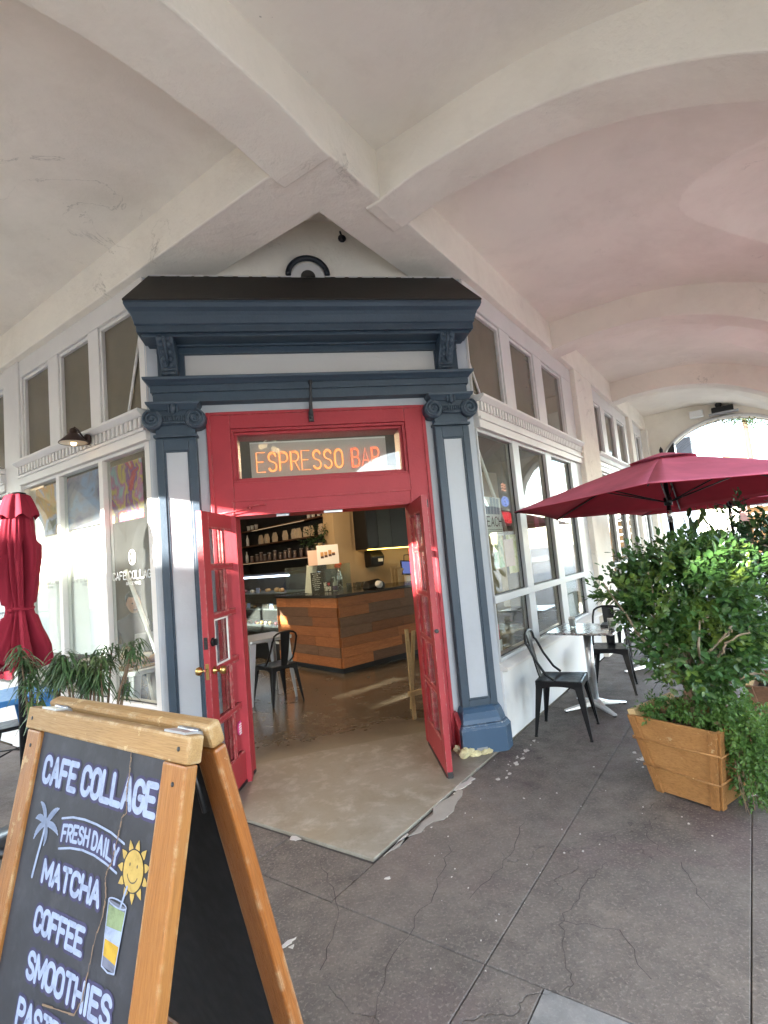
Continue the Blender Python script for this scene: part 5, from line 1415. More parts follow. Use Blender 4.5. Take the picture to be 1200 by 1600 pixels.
# creeping plant spilling over the right-hand side of the box
vn = thing('creeping_plant', 'small-leaved trailing plant spilling down the street side of the ochre planter', 'plant', (2.045, -1.53, 0))
loc = Matrix.Rotation(PA, 4, 'Z')
vl = [((.10, .02, .50), (.20, .22, .05)), ((-.14, -.10, .50), (.10, .10, .05)), ((.28, -.05, .46), (.12, .22, .14)), ((.31, -.05, .28), (.10, .19, .17)), ((.28, .02, .12), (.08, .10, .12)), ((-.05, -.16, .50), (.14, .06, .05)), ((.33, -.10, .40), (.09, .13, .12))]
vl = [(loc @ Vector(c), rad) for c, rad in vl]
r = random.Random(5)
vlv = crown_leaves(r, vl, 11000, .024, .5, -.1)
joined([q[0] for q in vlv], 'foliage', M['vine'], vn, 'stuff')
mb = MB()
for k in range(26):
    a = loc @ Vector((.20 + .05 * r.random(), r.uniform(-.2, .15), .50)); b = loc @ Vector((.30 + .08 * r.random(), r.uniform(-.24, .15), r.uniform(.02, .35)))
    mb.tube([a, a.lerp(b, .35) + Vector((.03, 0, .03)), a.lerp(b, .7) + rdir(r) * .03, b], .0022, 4)
mb.obj('runners', M['bark'], vn, kind='stuff')
# ---- second planter and dark shrub behind it
pl2 = planter('brown weathered planter behind the first one, nearly hidden by foliage', 3.12, -1.22, math.radians(-50), mt=wood('weathered_brown_board', (0.20, 0.105, 0.06), (0.28, 0.15, 0.085), 0.7, (3, 10, 10)))
s2 = thing('dark_shrub', 'darker dense shrub rising behind the glossy one under the umbrella', 'shrub', (3.12, -1.22, .42), 0, 'shrubs in planters')
lob2 = [((.05, -.05, .55), (.42, .42, .35)), ((.25, -.10, .85), (.36, .34, .22)), ((-.05, .1, .95), (.26, .26, .20)), ((.42, -.15, .55), (.26, .26, .30)), ((.1, 0, 1.08), (.20, .20, .10)), ((.45, -.2, .90), (.16, .16, .14)), ((-.02, .15, 1.2), (.13, .13, .14)), ((.35, -.2, .28), (.2, .2, .15)), ((.55, -.3, .75), (.22, .22, .25)), ((.3, .1, 1.15), (.2, .2, .14))]
r = random.Random(33)
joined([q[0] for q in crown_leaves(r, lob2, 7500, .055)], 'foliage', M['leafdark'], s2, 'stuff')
mb = MB(); mb.tube([(0, 0, -.05), (.02, .01, .2), (.04, 0, .5)], [.05, .036, .02], 8); mb.obj('trunk', M['bark'], s2)
branches(r, (.02, 0, .25), [c for c, _ in lob2], M['twig'], s2, .014, .004)
# taller thin plant with hanging oval leaves by the umbrella pole
hp = thing('hanging_leaf_plant', 'slender plant with drooping dark oval leaves between the umbrella pole and the facade', 'plant', (4.35, 0.95, 0))
r = random.Random(8); ol = []
for st in range(3):
    base = Vector((.05 * st, -.06 * st, .3)); top = Vector((-.05 + .10 * st, .06 - .08 * st, 1.75 + .12 * st)); pts = [base.lerp(top, k / 6) + rdir(r) * .02 for k in range(7)]
    mb = MB(); mb.tube(pts, [.012 - .0012 * k for k in range(7)], 6); mb.obj('stem', M['bark'], hp)
    for k in range(26):
        p = base.lerp(top, .35 + .65 * r.random()) ; d = rdir(r); d.z = -1.0 - r.random(); p = p + Vector((d.x, d.y, 0)) * .10
        ol.append(leaf_T(p, d, Vector((r.uniform(-1, 1), r.uniform(-1, 1), .3)), r.uniform(.12, .17), .075))
joined(ol, 'foliage', M['leafdark'], hp, 'stuff')
mb = MB(); mb.lathe([(.13, 0), (.17, .30), (.18, .32), (.16, .32), (.15, .29)], n=20); mb.obj('pot', M['black'], hp)
# ---- strap-leaf plants at the left
def px3(px, py, dz=0): return Vector((-1.81 + (px - 55) * .00366, -1.13 - (px - 55) * .0006, 1.11 + (1050 - py) * .0037 - (px - 55) * .0003))
def strap_plant(label, root, clusters, seed):
    root = Vector(root); t = thing('strap_leaf_plant', label, 'plant', (root.x, root.y, 0), 0, 'potted plants with thin drooping leaves')
    r = random.Random(seed); o0 = Vector((root.x, root.y, 0))
    mb = MB(); mb.lathe([(.10, 0), (.135, .24), (.142, .26), (.128, .26), (.12, .22)], n=20); mb.obj('pot', M['black'], t)
    mb = MB(); mb.lathe([(.12, .2), (.12, .225), (.0, .228)], n=16); mb.obj('soil', M['soil'], t)
    lm = MB()
    for (px, py, n, L) in clusters:
        c = px3(px, py) - o0 + Vector((r.uniform(-.05, .05), r.uniform(-.12, .12), 0)); b0 = Vector((r.uniform(-.04, .04), r.uniform(-.04, .04), .22))
        pts = [b0, b0.lerp(c, .4) + Vector((0, 0, -.06)) + rdir(r) * .02, b0.lerp(c, .75) + rdir(r) * .02, c]
        mb = MB(); mb.tube(pts, [.011, .009, .007, .005], 6); mb.obj('stem', M['bark'], t)
        for k in range(n):
            d = rdir(r); d.z = abs(d.z) * .7 + .1; d.normalize(); ln = L * r.uniform(.7, 1.2); w = r.uniform(.0045, .007)
            s = d.cross(Vector((0, 0, 1))); s = s.normalized() if s.length > .01 else Vector((1, 0, 0)); p = c + rdir(r) * .03 + Vector((0, 0, r.uniform(-.06, .03))); vs = []
            for j in range(6):
                q = j / 5; pos = p + d * ln * q + Vector((0, 0, -1)) * ln * 1.05 * q * q
                ww = w * (1 - abs(q - .35) * 1.35) + .0008
                vs += [pos + s * ww, pos - s * ww]
            lm.add(vs, [(2 * j, 2 * j + 1, 2 * j + 3, 2 * j + 2) for j in range(5)], 0, True)
    lm.obj('foliage', M['strap'], t, fix=False, kind='stuff')
strap_plant('thin drooping leaved plant under the closed umbrella behind the chalkboard', (-1.80, -1.08, 0), ((40, 1022, 60, .10), (52, 1042, 70, .11), (70, 1052, 80, .11), (62, 1066, 60, .10), (78, 1040, 50, .09), (72, 1088, 50, .09), (48, 1060, 50, .09)), 3)
strap_plant('thin drooping leaved plant in front of the left cafe window', (-1.52, -1.15, 0), ((105, 1026, 70, .11), (120, 1046, 90, .12), (140, 1040, 90, .12), (152, 1024, 70, .10), (150, 1056, 70, .12), (165, 1034, 60, .10), (128, 1066, 60, .12), (172, 1020, 40, .09), (197, 1012, 60, .09), (206, 1024, 40, .08), (186, 1104, 26, .05), (180, 1076, 26, .08), (110, 1050, 50, .10)), 9)
# ================================================================= inside the cafe
DR = Vector((math.cos(math.radians(32)), math.sin(math.radians(32)), 0)); DL = Vector((-DR.y, DR.x, 0))
def fr(origin, xd, yd): return Matrix(((xd.x, yd.x, 0, origin[0]), (xd.y, yd.y, 0, origin[1]), (0, 0, 1, 0), (0, 0, 0, 1)))
K0 = (0.692, 5.40)
FS = fr(K0, DL, DR)            # shelf wall: x along to the left-back, y into the wall
FK = fr(K0, DR, DL)            # cabinet wall: x along to the right-back, y into the wall
M['inwall'] = paint('olive_interior_wall', (0.17, 0.135, 0.075), 0.8, 0.1, 2, 0.1, 20)
M['tan'] = paint('tan_interior_wall', (0.50, 0.36, 0.20), 0.75, 0.06, 2, 0.1, 20)
M['dark'] = paint('black_brown_shelving', (0.012, 0.010, 0.009), 0.6, 0.2, 4, 0.1, 30)
M['cab'] = paint('black_cabinet', (0.005, 0.005, 0.005), 0.5, 0.1, 3, 0.05, 20)
M['inceil'] = paint('dark_ceiling', (0.075, 0.062, 0.048), 0.9, 0.1, 2, 0.1, 10)
M['shelfedge'] = wood('dark_shelf_edge', (0.10, 0.045, 0.022), (0.16, 0.075, 0.035), 0.5, (1, 20, 20))
x = MB(FS); x.box(0.30, 6.2, 0.0, 0.12, 0, 3.5); x.obj('interior_wall', M['dark'], B)
x = MB(FS); x.box(4.02, 6.2, -0.02, -0.001, 0, 3.5); x.obj('interior_wall', M['inwall'], B)
x = MB(FS); x.box(-0.02, 0.30, -0.30, 0.12, 0, 3.5); x.obj('interior_pillar', M['tan'], B, bevel=.006)
x = MB(FK); x.box(0.02, 5.0, 0.0, 0.12, 0, 3.5); x.obj('interior_wall', M['tan'], B)
x = MB(); x.extrude([FR @ Vector((9.0, -0.25, 3.9)), FR @ Vector((9.0, -7, 3.9)), Vector((0, 13, 3.9)), FL @ Vector((9.0, -7, 3.9)), FL @ Vector((9.0, -0.25, 3.9)), Vector((-1.5, .06, 3.9)), Vector((1.5, .06, 3.9))], (0, 0, 0.05)); x.obj('interior_ceiling', M['inceil'], B)
for T in (FR, FL):
    x = MB(T); x.box(8.9, 9.0, -7.0, -0.2, 0, 3.9); x.obj('interior_wall', M['inwall'], B)
x = MB(); x.extrude([FR @ Vector((9.0, -6.9, 0)), Vector((0, 12.9, 0)), Vector((0, 13.1, 0)), FR @ Vector((9.2, -6.9, 0))], (0, 0, 3.9)); x.obj('interior_wall', M['inwall'], B)
x = MB(); x.extrude([FL @ Vector((9.0, -6.9, 0)), Vector((0, 12.9, 0)), Vector((0, 13.1, 0)), FL @ Vector((9.2, -6.9, 0))], (0, 0, 3.9)); x.obj('interior_wall', M['inwall'], B)
# ---- shelving with cups, coffee bags and jars
sh = thing('wall_shelving', 'dark wall shelving behind the pastry case', 'shelving')
for z in (1.735, 2.125, 2.485):
    x = MB(FS); x.box(0.34, 4.0, -0.26, -0.001, z, z + .028); x.obj('shelf', M['shelfedge'], sh, bevel=.002)
x = MB(FS); x.box(3.95, 4.0, -.27, -.0015, .9, 2.9); x.obj('upright', M['dark'], sh)
M['ledstrip'] = emit('dim_shelf_light', (1.0, 0.72, 0.42), .045)
x = MB(FS); x.box(1.0, 3.2, -.275, -.262, 2.478, 2.486); x.obj('edge_light', M['ledstrip'], sh)
x = MB(FS); x.box(0.9, 3.9, -.275, -.262, 1.729, 1.736); x.obj('edge_light', M['ledstrip'], sh)
M['kraft'] = flat('cream_bag_paper', (0.62, 0.50, 0.36), 0.8); M['bagdark'] = flat('dark_bag_label', (0.06, 0.03, 0.025), 0.6)
def on_shelf(name, label, cat, s, y, z, group, build):
    t = thing(name, label, cat, tuple(FS @ Vector((s, y, z))), math.atan2(DL.y, DL.x), group); build(t); return t
def cup(t):
    mb = MB(); mb.lathe([(.030, 0), (.043, .115), (.046, .115), (.046, .121), (.040, .121), (.036, .02)], n=14); mb.obj('cup', M['paper'], t)
first = None
for s in (3.62, 3.44, 3.24):
    on_shelf('paper_cup', 'white paper cup at the left end of the top shelf', 'cup', s, -.13, 2.5135, 'paper cups on the top shelf, left', cup)
for s in (1.02, .86, .66, .48):
    on_shelf('paper_cup', 'white paper cup at the right end of the top shelf', 'cup', s, -.13, 2.5135, 'paper cups on the top shelf, right', cup)
def bag(t):
    mb = MB(); h = .22
    mb.loft([[(-.058, -.035, 0), (.058, -.035, 0), (.058, .035, 0), (-.058, .035, 0)], [(-.064, -.042, h * .5), (.064, -.042, h * .5), (.064, .042, h * .5), (-.064, .042, h * .5)], [(-.064, -.014, h * .9), (.064, -.014, h * .9), (.064, .014, h * .9), (-.064, .014, h * .9)], [(-.064, -.006, h), (.064, -.006, h), (.064, .006, h), (-.064, .006, h)]])
    b = mb.obj('bag', M['kraft'], t, bevel=.004)
    mb = MB()
    mb.loft([[(-.045, .047, .055), (.045, .047, .055), (.045, .040, .055), (-.045, .040, .055)], [(-.048, .047, .095), (.048, .047, .095), (.048, .040, .095), (-.048, .040, .095)]])
    mb.loft([[(-.030 + .008 * math.cos(q), .045 - .0, .150 + .03 * math.sin(q)) for q in (0, 1)] + [(.030, .030, .15), (.030, .045, .185)]] * 1 + [[(-.03, .040, .15), (-.03, .036, .18), (.03, .024, .15), (.03, .04, .18)]], cap=False)
    mb.obj('label', M['bagdark'], b, fix=False)
for s in (3.06, 2.78, 2.42, 1.98, 1.62, 1.44, 1.16, .98, .62):
    # faces the room: local +y is DR turned back, so spin the bag round
    t = on_shelf('coffee_bag', 'cream coffee bag with dark label on the middle shelf', 'bag', s, -.13, 2.1535, 'coffee bags on the middle shelf', bag); t.rotation_euler[2] += 0.0
    t.rotation_euler = (0, 0, math.atan2(-DL.y, -DL.x))
M['jarglass'] = flat('dim_jar', (0.14, 0.10, 0.09), 0.2); M['lid'] = flat('jar_lid', (0.30, 0.28, 0.26), 0.4)
def jar(hh):
    def f(t):
        mb = MB(); mb.lathe([(.040, 0), (.042, .01), (.042, hh - .02), (.034, hh)], n=12); j = mb.obj('body', M['jarglass'], t)
        mb = MB(); mb.lathe([(.036, hh), (.036, hh + .022), (0, hh + .023)], n=12); mb.obj('lid', M['lid'], t)
    return f
for k in range(15):
    on_shelf('storage_jar', 'small dark lidded jar on the lowest wall shelf', 'jar', 3.55 - .215 * k + .03 * math.sin(k * 5), -.13, 1.7635, 'jars on the lowest shelf', jar(.13 + .03 * (k % 3)))
def bottle(t):
    mb = MB(); mb.lathe([(.034, 0), (.036, .16), (.014, .22), (.013, .27), (.0, .27)], n=12); mb.obj('body', M['white'], t)
on_shelf('white_bottle', 'white bottle at the left end of the middle shelf', 'bottle', 3.72, -.13, 2.1535, None, bottle)
on_shelf('white_bottle', 'white bottle at the left end of the lowest shelf', 'bottle', 3.80, -.13, 1.7635, None, bottle)
# hanging plant on a bracket at the end of the shelves
hp = thing('trailing_houseplant', 'trailing houseplant in a pale pot at the right end of the shelves', 'plant', tuple(FS @ Vector((.33, -.42, 1.83))))
mb = MB(); mb.lathe([(.06, 0), (.085, .13), (.09, .15), (.07, .15)], n=16); mb.obj('pot', M['tan'], hp)
mb = MB(); mb.box(-.12, .12, -.10, .12, -.02, -.001); mb.obj('bracket_shelf', M['dark'], hp)
r = random.Random(2); joined([q[0] for q in crown_leaves(r, [((0, 0, .28), (.22, .22, .17)), ((-.1, -.1, .18), (.15, .15, .12))], 520, .045)], 'foliage', M['leafdark'], hp, 'stuff')
# ---- wall cabinets with light strip
cb = thing('wall_cabinets', 'black wall cabinets with a yellow light strip under them', 'cabinet')
x = MB(FK); x.box(.20, 2.9, -.36, -.001, 1.78, 2.75); x.obj('carcass', M['cab'], cb, bevel=.004)
for a, b in ((.205, .47), (.475, .82), (.825, 1.50), (1.505, 2.2), (2.205, 2.895)):
    x = MB(FK); x.box(a, b, -.38, -.361, 1.79, 2.745); x.obj('cabinet_door', M['cab'] if a != .475 else paint('grey_green_cabinet_door', (.016, .020, .017), .5), cb, bevel=.003)
M['led'] = emit('yellow_led', (1.0, 0.60, 0.10), .8)
x = MB(FK); x.box(.22, 2.85, -.34, -.325, 1.762, 1.778); x.obj('light_strip', M['led'], cb)
x = MB(FK); x.box(.22, 3.4, -.62, -.002, 0, .95); bcx = x.obj('back_counter', M['cab'], bevel=.006); tag(bcx, 'black back counter under the wall cabinets', 'counter')
td = thing('towel_dispenser', 'black paper towel dispenser on the tan wall under the cabinets', 'dispenser', tuple(FK @ Vector((.56, -.001, 1.43))), math.atan2(DR.y, DR.x))
mb = MB(); mb.loft([[(-.16, 0, 0), (.16, 0, 0), (.16, -.19, .02), (-.16, -.19, .02)], [(-.17, 0, .20), (.17, 0, .20), (.17, -.23, .20), (-.17, -.23, .20)], [(-.16, 0, .33), (.16, 0, .33), (.16, -.15, .32), (-.16, -.15, .32)]]); mb.obj('housing', M['cab'], td, bevel=.02)
mb = MB(); mb.box(.0, .11, -.235, -.215, .10, .16); mb.obj('towel', M['paper'], td)
M['screenblue'] = emit('screen_glow', (0.10, 0.13, 0.32), .09)
ps = thing('tablet_register', 'tilted tablet register with a lit screen behind the counter', 'register', tuple(FK @ Vector((1.12, -.50, .951))), math.atan2(DR.y, DR.x) - .25)
T = Matrix.Translation((0, 0, .40)) @ Matrix.Rotation(math.radians(-14), 4, 'X') @ Matrix.Rotation(.10, 4, 'Y')
mb = MB(T); mb.box(-.20, .20, -.012, .012, -.14, .15); mb.obj('bezel', M['cab'], ps, bevel=.006)
mb = MB(T); mb.box(-.175, .175, -.0145, -.0125, -.115, .125); mb.obj('screen', M['screenblue'], ps)
mb = MB(); mb.box(-.16, .16, -.10, .16, 0, .26); mb.obj('stand', M['paper'], ps, bevel=.004)
mb = MB(); mb.tube([(-.11, .02, .53), (-.08, .05, .66), (.09, .05, .67), (.06, .02, .55)], .010, 6); mb.obj('frame_handle', M['cab'], ps)
t = thing('cutting_boards', 'pale cutting boards stood upright left of the tablet register', 'cutting board', tuple(FK @ Vector((.80, -.40, .951))), math.atan2(DR.y, DR.x))
for k in range(3): mb = MB(); mb.box(-.11 + .05 * k, .07 + .05 * k, -.02 - .03 * k, 0 - .03 * k, 0, .47 - .03 * k); mb.obj('board', M['crate_in'], t, bevel=.01)
t = thing('wall_hooks', 'row of small hanging tools on the wall right of the tablet register', 'hook rail', tuple(FK @ Vector((1.75, -.002, 1.52))), math.atan2(DR.y, DR.x))
mb = MB(); mb.box(-.16, .16, -.02, 0, .07, .10); mb.obj('rail', M['iron'], t)
for k in range(5): mb = MB(); mb.tube([(-.13 + .065 * k, -.03, .08), (-.125 + .06 * k, -.035, -.06 - .03 * (k % 2))], .008, 6); mb.sphere((-.125 + .06 * k, -.035, -.08 - .03 * (k % 2)), .02, 8, 6); mb.obj('utensil', M['iron'], t)
# ---- plank-fronted counter
CC = Vector((0.26, 3.08, 0))
CR = fr(CC, DR, DL); CLF = fr(CC, DL, DR)
ct = thing('service_counter', 'reclaimed wood plank counter with a dark top inside the entrance', 'counter')
M['plank'] = wood('reclaimed_plank', (0.36, 0.118, 0.034), (0.54, 0.205, 0.066), 0.55, (2.2, 16, 16), perobj=.55)
M['plank2'] = wood('grey_brown_plank', (0.15, 0.075, 0.040), (0.24, 0.13, 0.072), 0.6, (2.2, 16, 16), perobj=.25)
M['top'] = flat('black_stone_top', (0.014, 0.013, 0.013), 0.18)
x = MB(); x.extrude([CR @ Vector((.03, .03, .0)), CR @ Vector((2.4, .03, .0)), CR @ Vector((2.4, .8, .0)), CLF @ Vector((1.68, .8, .0)), CLF @ Vector((1.68, .03, .0))], (0, 0, 1.075)); x.obj('carcass', M['cab'], ct)
r = random.Random(14)
def planks(T, L):
    n = 7; z0 = .085; hgt = (1.08 - z0) / n
    for k in range(n):
        a = 0.0
        while a < L - .01:
            ln = min(L - a, r.uniform(.45, 1.5)); ln = L - a if L - a - ln < .25 else ln
            d = r.uniform(0, .004)
            mb = MB(); mb.box(-ln / 2 + .0012, ln / 2 - .0012, -.022 - d, .028, -hgt / 2 + .0015, hgt / 2 - .0015)
            me = mb.mesh('plank', M['plank2'] if r.random() < .27 else M['plank']); o = bpy.data.objects.new('plank', me); COL.objects.link(o); o.parent = ct
            o.matrix_local = T @ Matrix.Translation((a + ln / 2, 0, z0 + hgt * (k + .5))); a += ln
planks(CR, 2.4); planks(CLF, 1.68)
x = MB(); x.extrude([CR @ Vector((-.06, -.05, 1.082)) , CR @ Vector((2.4, -.05, 1.082)), CR @ Vector((2.4, .85, 1.082)), CLF @ Vector((1.70, .85, 1.082)), CLF @ Vector((1.70, -.05, 1.082))], (0, 0, .042)); x.obj('countertop', M['top'], ct, bevel=.004)
# things standing on the counter
ZC = 1.1245
def up(name, label, cat, x_, y_, ang, build, group=None):
    t = thing(name, label, cat, (x_, y_, ZC), ang, group); build(t); return t
TIPF = math.radians(0)
def menu(t):
    mb = MB(Matrix.Rotation(math.radians(-7), 4, 'X')); mb.box(-.085, .085, -.008, .008, 0, .33); b = mb.obj('board', M['cab'], t, bevel=.003)
    mb = MB(Matrix.Rotation(math.radians(-7), 4, 'X')); rr = random.Random(6)
    for k in range(9):
        w = rr.uniform(.05, .13); u = -w / 2
        while u < w / 2: q = rr.uniform(.008, .02); mb.box(u, u + q, -.0095, -.0082, .30 - .032 * k, .30 - .032 * k + rr.uniform(.006, .012)); u += q + .006
    mb.obj('chalk_text', M['paper'], b, kind='stuff')
up('menu_board', 'small black chalk menu standing on the counter', 'menu', 0.02, 4.13, .05, menu)
def sheet(t):
    mb = MB(Matrix.Rotation(math.radians(-14), 4, 'X') @ Matrix.Rotation(.16, 4, 'Y')); mb.box(-.085, .085, -.004, .004, 0, .46); mb.obj('sheet', M['paper'], t)
up('acrylic_stand', 'white sheet in a leaning acrylic stand left of the small menu', 'sign', -0.09, 4.2, .1, sheet)
M['tipred'] = flat('red_print', (0.62, 0.03, 0.05), 0.6)
def tips(t):
    mb = MB(); mb.box(-.065, .065, -.05, .05, 0, .165); b = mb.obj('box', M['cab'], t, bevel=.004)
    def fn(u, v, lift=0): return Vector((u, -.0508 - lift, v))
    mb = MB()
    for s in fit_text('WE', .04, .055, .25): ribbon(mb, [(px - .055, py + .092) for px, py in s], .006, fn)
    for s in fit_text('TIPS!', .105, .058, .25): ribbon(mb, [(px - .053, py + .016) for px, py in s], .0062, fn)
    mb.obj('lettering', M['paper'], b, fix=False)
    mb = MB(); hp_ = [(.014 * 16 * math.sin(q) ** 3 / 10 + .022, .12 + .0020 * (13 * math.cos(q) - 5 * math.cos(2 * q) - 2 * math.cos(3 * q) - math.cos(4 * q))) for q in [2 * PI * k / 24 for k in range(24)]]
    mb.add([fn(*p) for p in hp_], [tuple(range(24))]); mb.obj('heart', M['tipred'], b, fix=False)
up('tip_box', 'black tip box printed WE heart TIPS! on the counter', 'tip box', 0.20, 4.22, -.05, tips)
M['violet'] = flat('violet_label', (0.13, 0.07, 0.26), 0.4)
def pump(t):
    mb = MB(); mb.lathe([(.036, 0), (.038, .01), (.038, .12), (.030, .145), (.012, .155)], n=14); mb.obj('bottle', M['white'], t)
    mb = MB(); mb.lathe([(.0385, .012), (.0385, .085)], n=14); mb.obj('label', M['violet'], t)
    mb = MB(); mb.lathe([(.013, .155), (.013, .18), (.006, .182), (.006, .225)], n=10); mb.tube([(0, 0, .222), (-.03, -.02, .226), (-.045, -.03, .216)], .007, 6); mb.obj('pump', M['white'], t)
up('pump_bottle', 'white pump bottle with violet label beside the tip box', 'bottle', 0.325, 4.18, 0, pump)
def till(t):
    mb = MB(Matrix.Rotation(math.radians(-12), 4, 'X')); mb.box(-.12, .12, -.02, .02, .12, .36); b = mb.obj('screen_back', M['cab'], t, bevel=.01)
    mb = MB(Matrix.Rotation(math.radians(-12), 4, 'X')); mb.box(-.105, .105, -.022, -.0205, .135, .345); mb.obj('panel', flat('slate_panel', (.05, .075, .09), .4), b)
    mb = MB(); mb.box(-.07, .07, -.06, .08, 0, .02); mb.box(-.02, .02, -.0, .03, .02, .2); mb.obj('stand', M['cab'], t)
up('counter_screen', 'square dark screen on a stand behind the tip box', 'screen', 0.33, 5.0, 0.05, till)
def term(t):
    mb = MB(); mb.loft([[(-.17, -.09, 0), (.17, -.09, 0), (.17, .12, 0), (-.17, .12, 0)], [(-.15, -.07, .07), (.17, -.07, .09), (.17, .10, .16), (-.10, .10, .13)]]); mb.obj('cover', M['cab'], t, bevel=.03, )
    mb = MB(); mb.lathe([(.055, -.03), (.055, .03), (.02, .03), (.02, -.03)], (0.02, -.10, .065), 18, axis='Y'); mb.obj('paper_roll', M['paper'], t)
up('receipt_printer', 'black receipt printer with a white paper roll on the counter', 'printer', 0.90, 3.72, .5, term)
def clutter(t):
    rr = random.Random(9)
    for k in range(9):
        mb = MB(); mb.lathe([(.03, 0), (.034, .09), (.036, .10), (.03, .10), (.028, .01)], (rr.uniform(-.2, .2), rr.uniform(-.08, .08), 0), 12); mb.obj('tumbler', M['clearglass'], t)
up('glass_tumblers', 'cluster of clear tumblers on the dark counter', 'glasses', 0.72, 4.35, .5, clutter)
def flower(t):
    mb = MB(); mb.lathe([(.05, 0), (.06, .18), (.03, .3), (.03, .36), (.0, .36)], n=14); mb.obj('canister', M['steel'], t)
    mb = MB(); rr = random.Random(3)
    for k in range(7): mb.sphere((rr.uniform(-.05, .05), rr.uniform(-.05, .05), .40 + rr.uniform(-.03, .05)), .03, 8, 6)
    mb.obj('bloom', flat('orange_bloom', (.75, .10, .02), .6), t)
up('flower_canister', 'orange flowers in a steel canister at the back of the counter', 'flowers', 0.47, 5.0, 0, flower)
# glass display box on the counter, left of the menu
t = thing('counter_display', 'clear glass display box on the counter left of the menu', 'display case')
T = CLF
for (a, b, c, d, e, f_) in ((.42, 1.55, .10, .106, ZC, 1.56), (.42, 1.55, .60, .606, ZC, 1.56), (.42, .426, .106, .60, ZC, 1.56), (1.544, 1.55, .106, .60, ZC, 1.56), (.42, 1.55, .10, .606, 1.56, 1.566)):
    x = MB(T); x.box(a, b, c, d, e, f_); x.obj('pane', M['glass'], t)
for s, lab, m_ in ((.62, 'white card with a picture of four layered drinks on the glass display box', 'card'), (1.02, 'plain pink card beside the drinks picture on the display box', 'pink')):
    c_ = thing('menu_card', lab, 'card', tuple(CLF @ Vector((s, .34, 1.567))), 0.0)
    w = .17 if m_ == 'card' else .095; hh_ = .31 if m_ == 'card' else .25
    T2 = Matrix.Rotation(math.radians(-8), 4, 'X')
    mb = MB(T2); mb.box(-w, w, -.004, .004, 0, hh_); cc_ = mb.obj('card', M['paper'] if m_ == 'card' else flat('pale_pink_card', (.72, .55, .47), .8), c_)
    if m_ == 'card':
        mb = MB(T2)
        for k, (px, hgt) in enumerate(((-.09, .10), (-.03, .09), (.035, .10), (.09, .05))): mb.box(px - .025, px + .025, -.0055, -.0042, .10 + .012 * k, .10 + .012 * k + hgt)
        mb.obj('drink_print', flat('amber_print', (.50, .27, .10), .6), cc_)
        mb = MB(T2)
        for k, px in enumerate((-.09, -.03, .035, .09)): mb.box(px - .025, px + .025, -.0062, -.0056, .10 + .012 * k, .10 + .012 * k + .035)
        mb.obj('drink_base_print', M['bagdark'], cc_)
# ---- refrigerated pastry case
M['caselight'] = emit('cool_case_light', (0.72, 0.80, 1.0), .6)
cs = thing('pastry_case', 'glass fronted pastry case lit by a cool light strip', 'display case')
T = CLF
a0, a1 = 1.74, 4.5; y0, y1 = .10, .78
x = MB(T); x.box(a0, a1, y0, y1, 0, .30); x.box(a0, a1, y1 - .03, y1, .3, 1.45); x.box(a0, a1, y0 + .2, y1, 1.45, 1.50); x.box(a1 - .04, a1, y0, y1 - .03, .30, 1.45); x.obj('cabinet', M['cab'], cs, bevel=.006)
for z in (.56, .86, 1.14):
    x = MB(T); x.box(a0 + .02, a1 - .05, y0 + .03, y1 - .04, z, z + .014); x.box(a0 + .02, a1 - .05, y0 + .02, y0 + .032, z - .004, z + .022); x.obj('shelf', M['galv'], cs)
x = MB(T); x.box(a0, a1, y0 + .16, y0 + .20, 1.425, 1.455); x.obj('light_strip', M['caselight'], cs)
x = MB(T); x.box(a0 + .05, a1 - .1, y0 + .30, y0 + .33, .825, .845); x.obj('light_strip', M['caselight'], cs)
x = MB(T); x.loft([[(a0, y0, .30), (a1, y0, .30), (a1, y0 + .006, .30), (a0, y0 + .006, .30)], [(a0, y0, 1.2), (a1, y0, 1.2), (a1, y0 + .006, 1.2), (a0, y0 + .006, 1.2)], [(a0, y0 + .17, 1.45), (a1, y0 + .17, 1.45), (a1, y0 + .176, 1.452), (a0, y0 + .176, 1.452)]]); x.obj('pane', M['glass'], cs)
x = MB(T); x.box(a0, a1, y0 - .03, y0, .30, .33); x.obj('front_rail', M['white'], cs)
M['pastry'] = paint('baked_crust', (0.50, 0.30, 0.14), 0.7, 0.35, 14, 0.4, 40, kind='Object'); M['cream'] = flat('cream_cake', (0.72, 0.64, 0.54), 0.6); M['berry'] = flat('dark_berry_cake', (0.16, 0.03, 0.05), 0.4)
r = random.Random(17); pm = None; k = 0
for z, n in ((1.155, 9), (.875, 10), (.575, 22)):
    for i in range(n):
        s = a0 + .12 + (a1 - a0 - .3) * (i + .5) / n; big = .045 if n < 15 else .03
        w = big * r.uniform(.8, 1.4); rd_ = r.random() < .5; ci = r.randrange(4); row = 'top' if z > 1 else 'middle' if z > .8 else 'bottom'
        lab = ('round ' if rd_ else 'tall ') + ('golden crust', 'cream iced', 'golden crust', 'dark berry')[ci] + ' pastry on the ' + row + ' shelf of the lit case'
        t = thing('pastry', lab, 'pastry', tuple(T @ Vector((s, y0 + .15 + .1 * r.random(), z))), r.random() * 6, lab.split(' pastry')[0] + ' pastries, ' + row + ' shelf')
        mb = MB()
        if rd_: mb.sphere((0, 0, w * .6), w, 10, 6, sc=(1.25, .9, .62))
        else: mb.lathe([(w * .8, 0), (w, w * .8), (w * .75, w * 1.3), (0, w * 1.45)], n=10)
        mb.obj('body', (M['pastry'], M['cream'], M['pastry'], M['berry'])[ci], t)
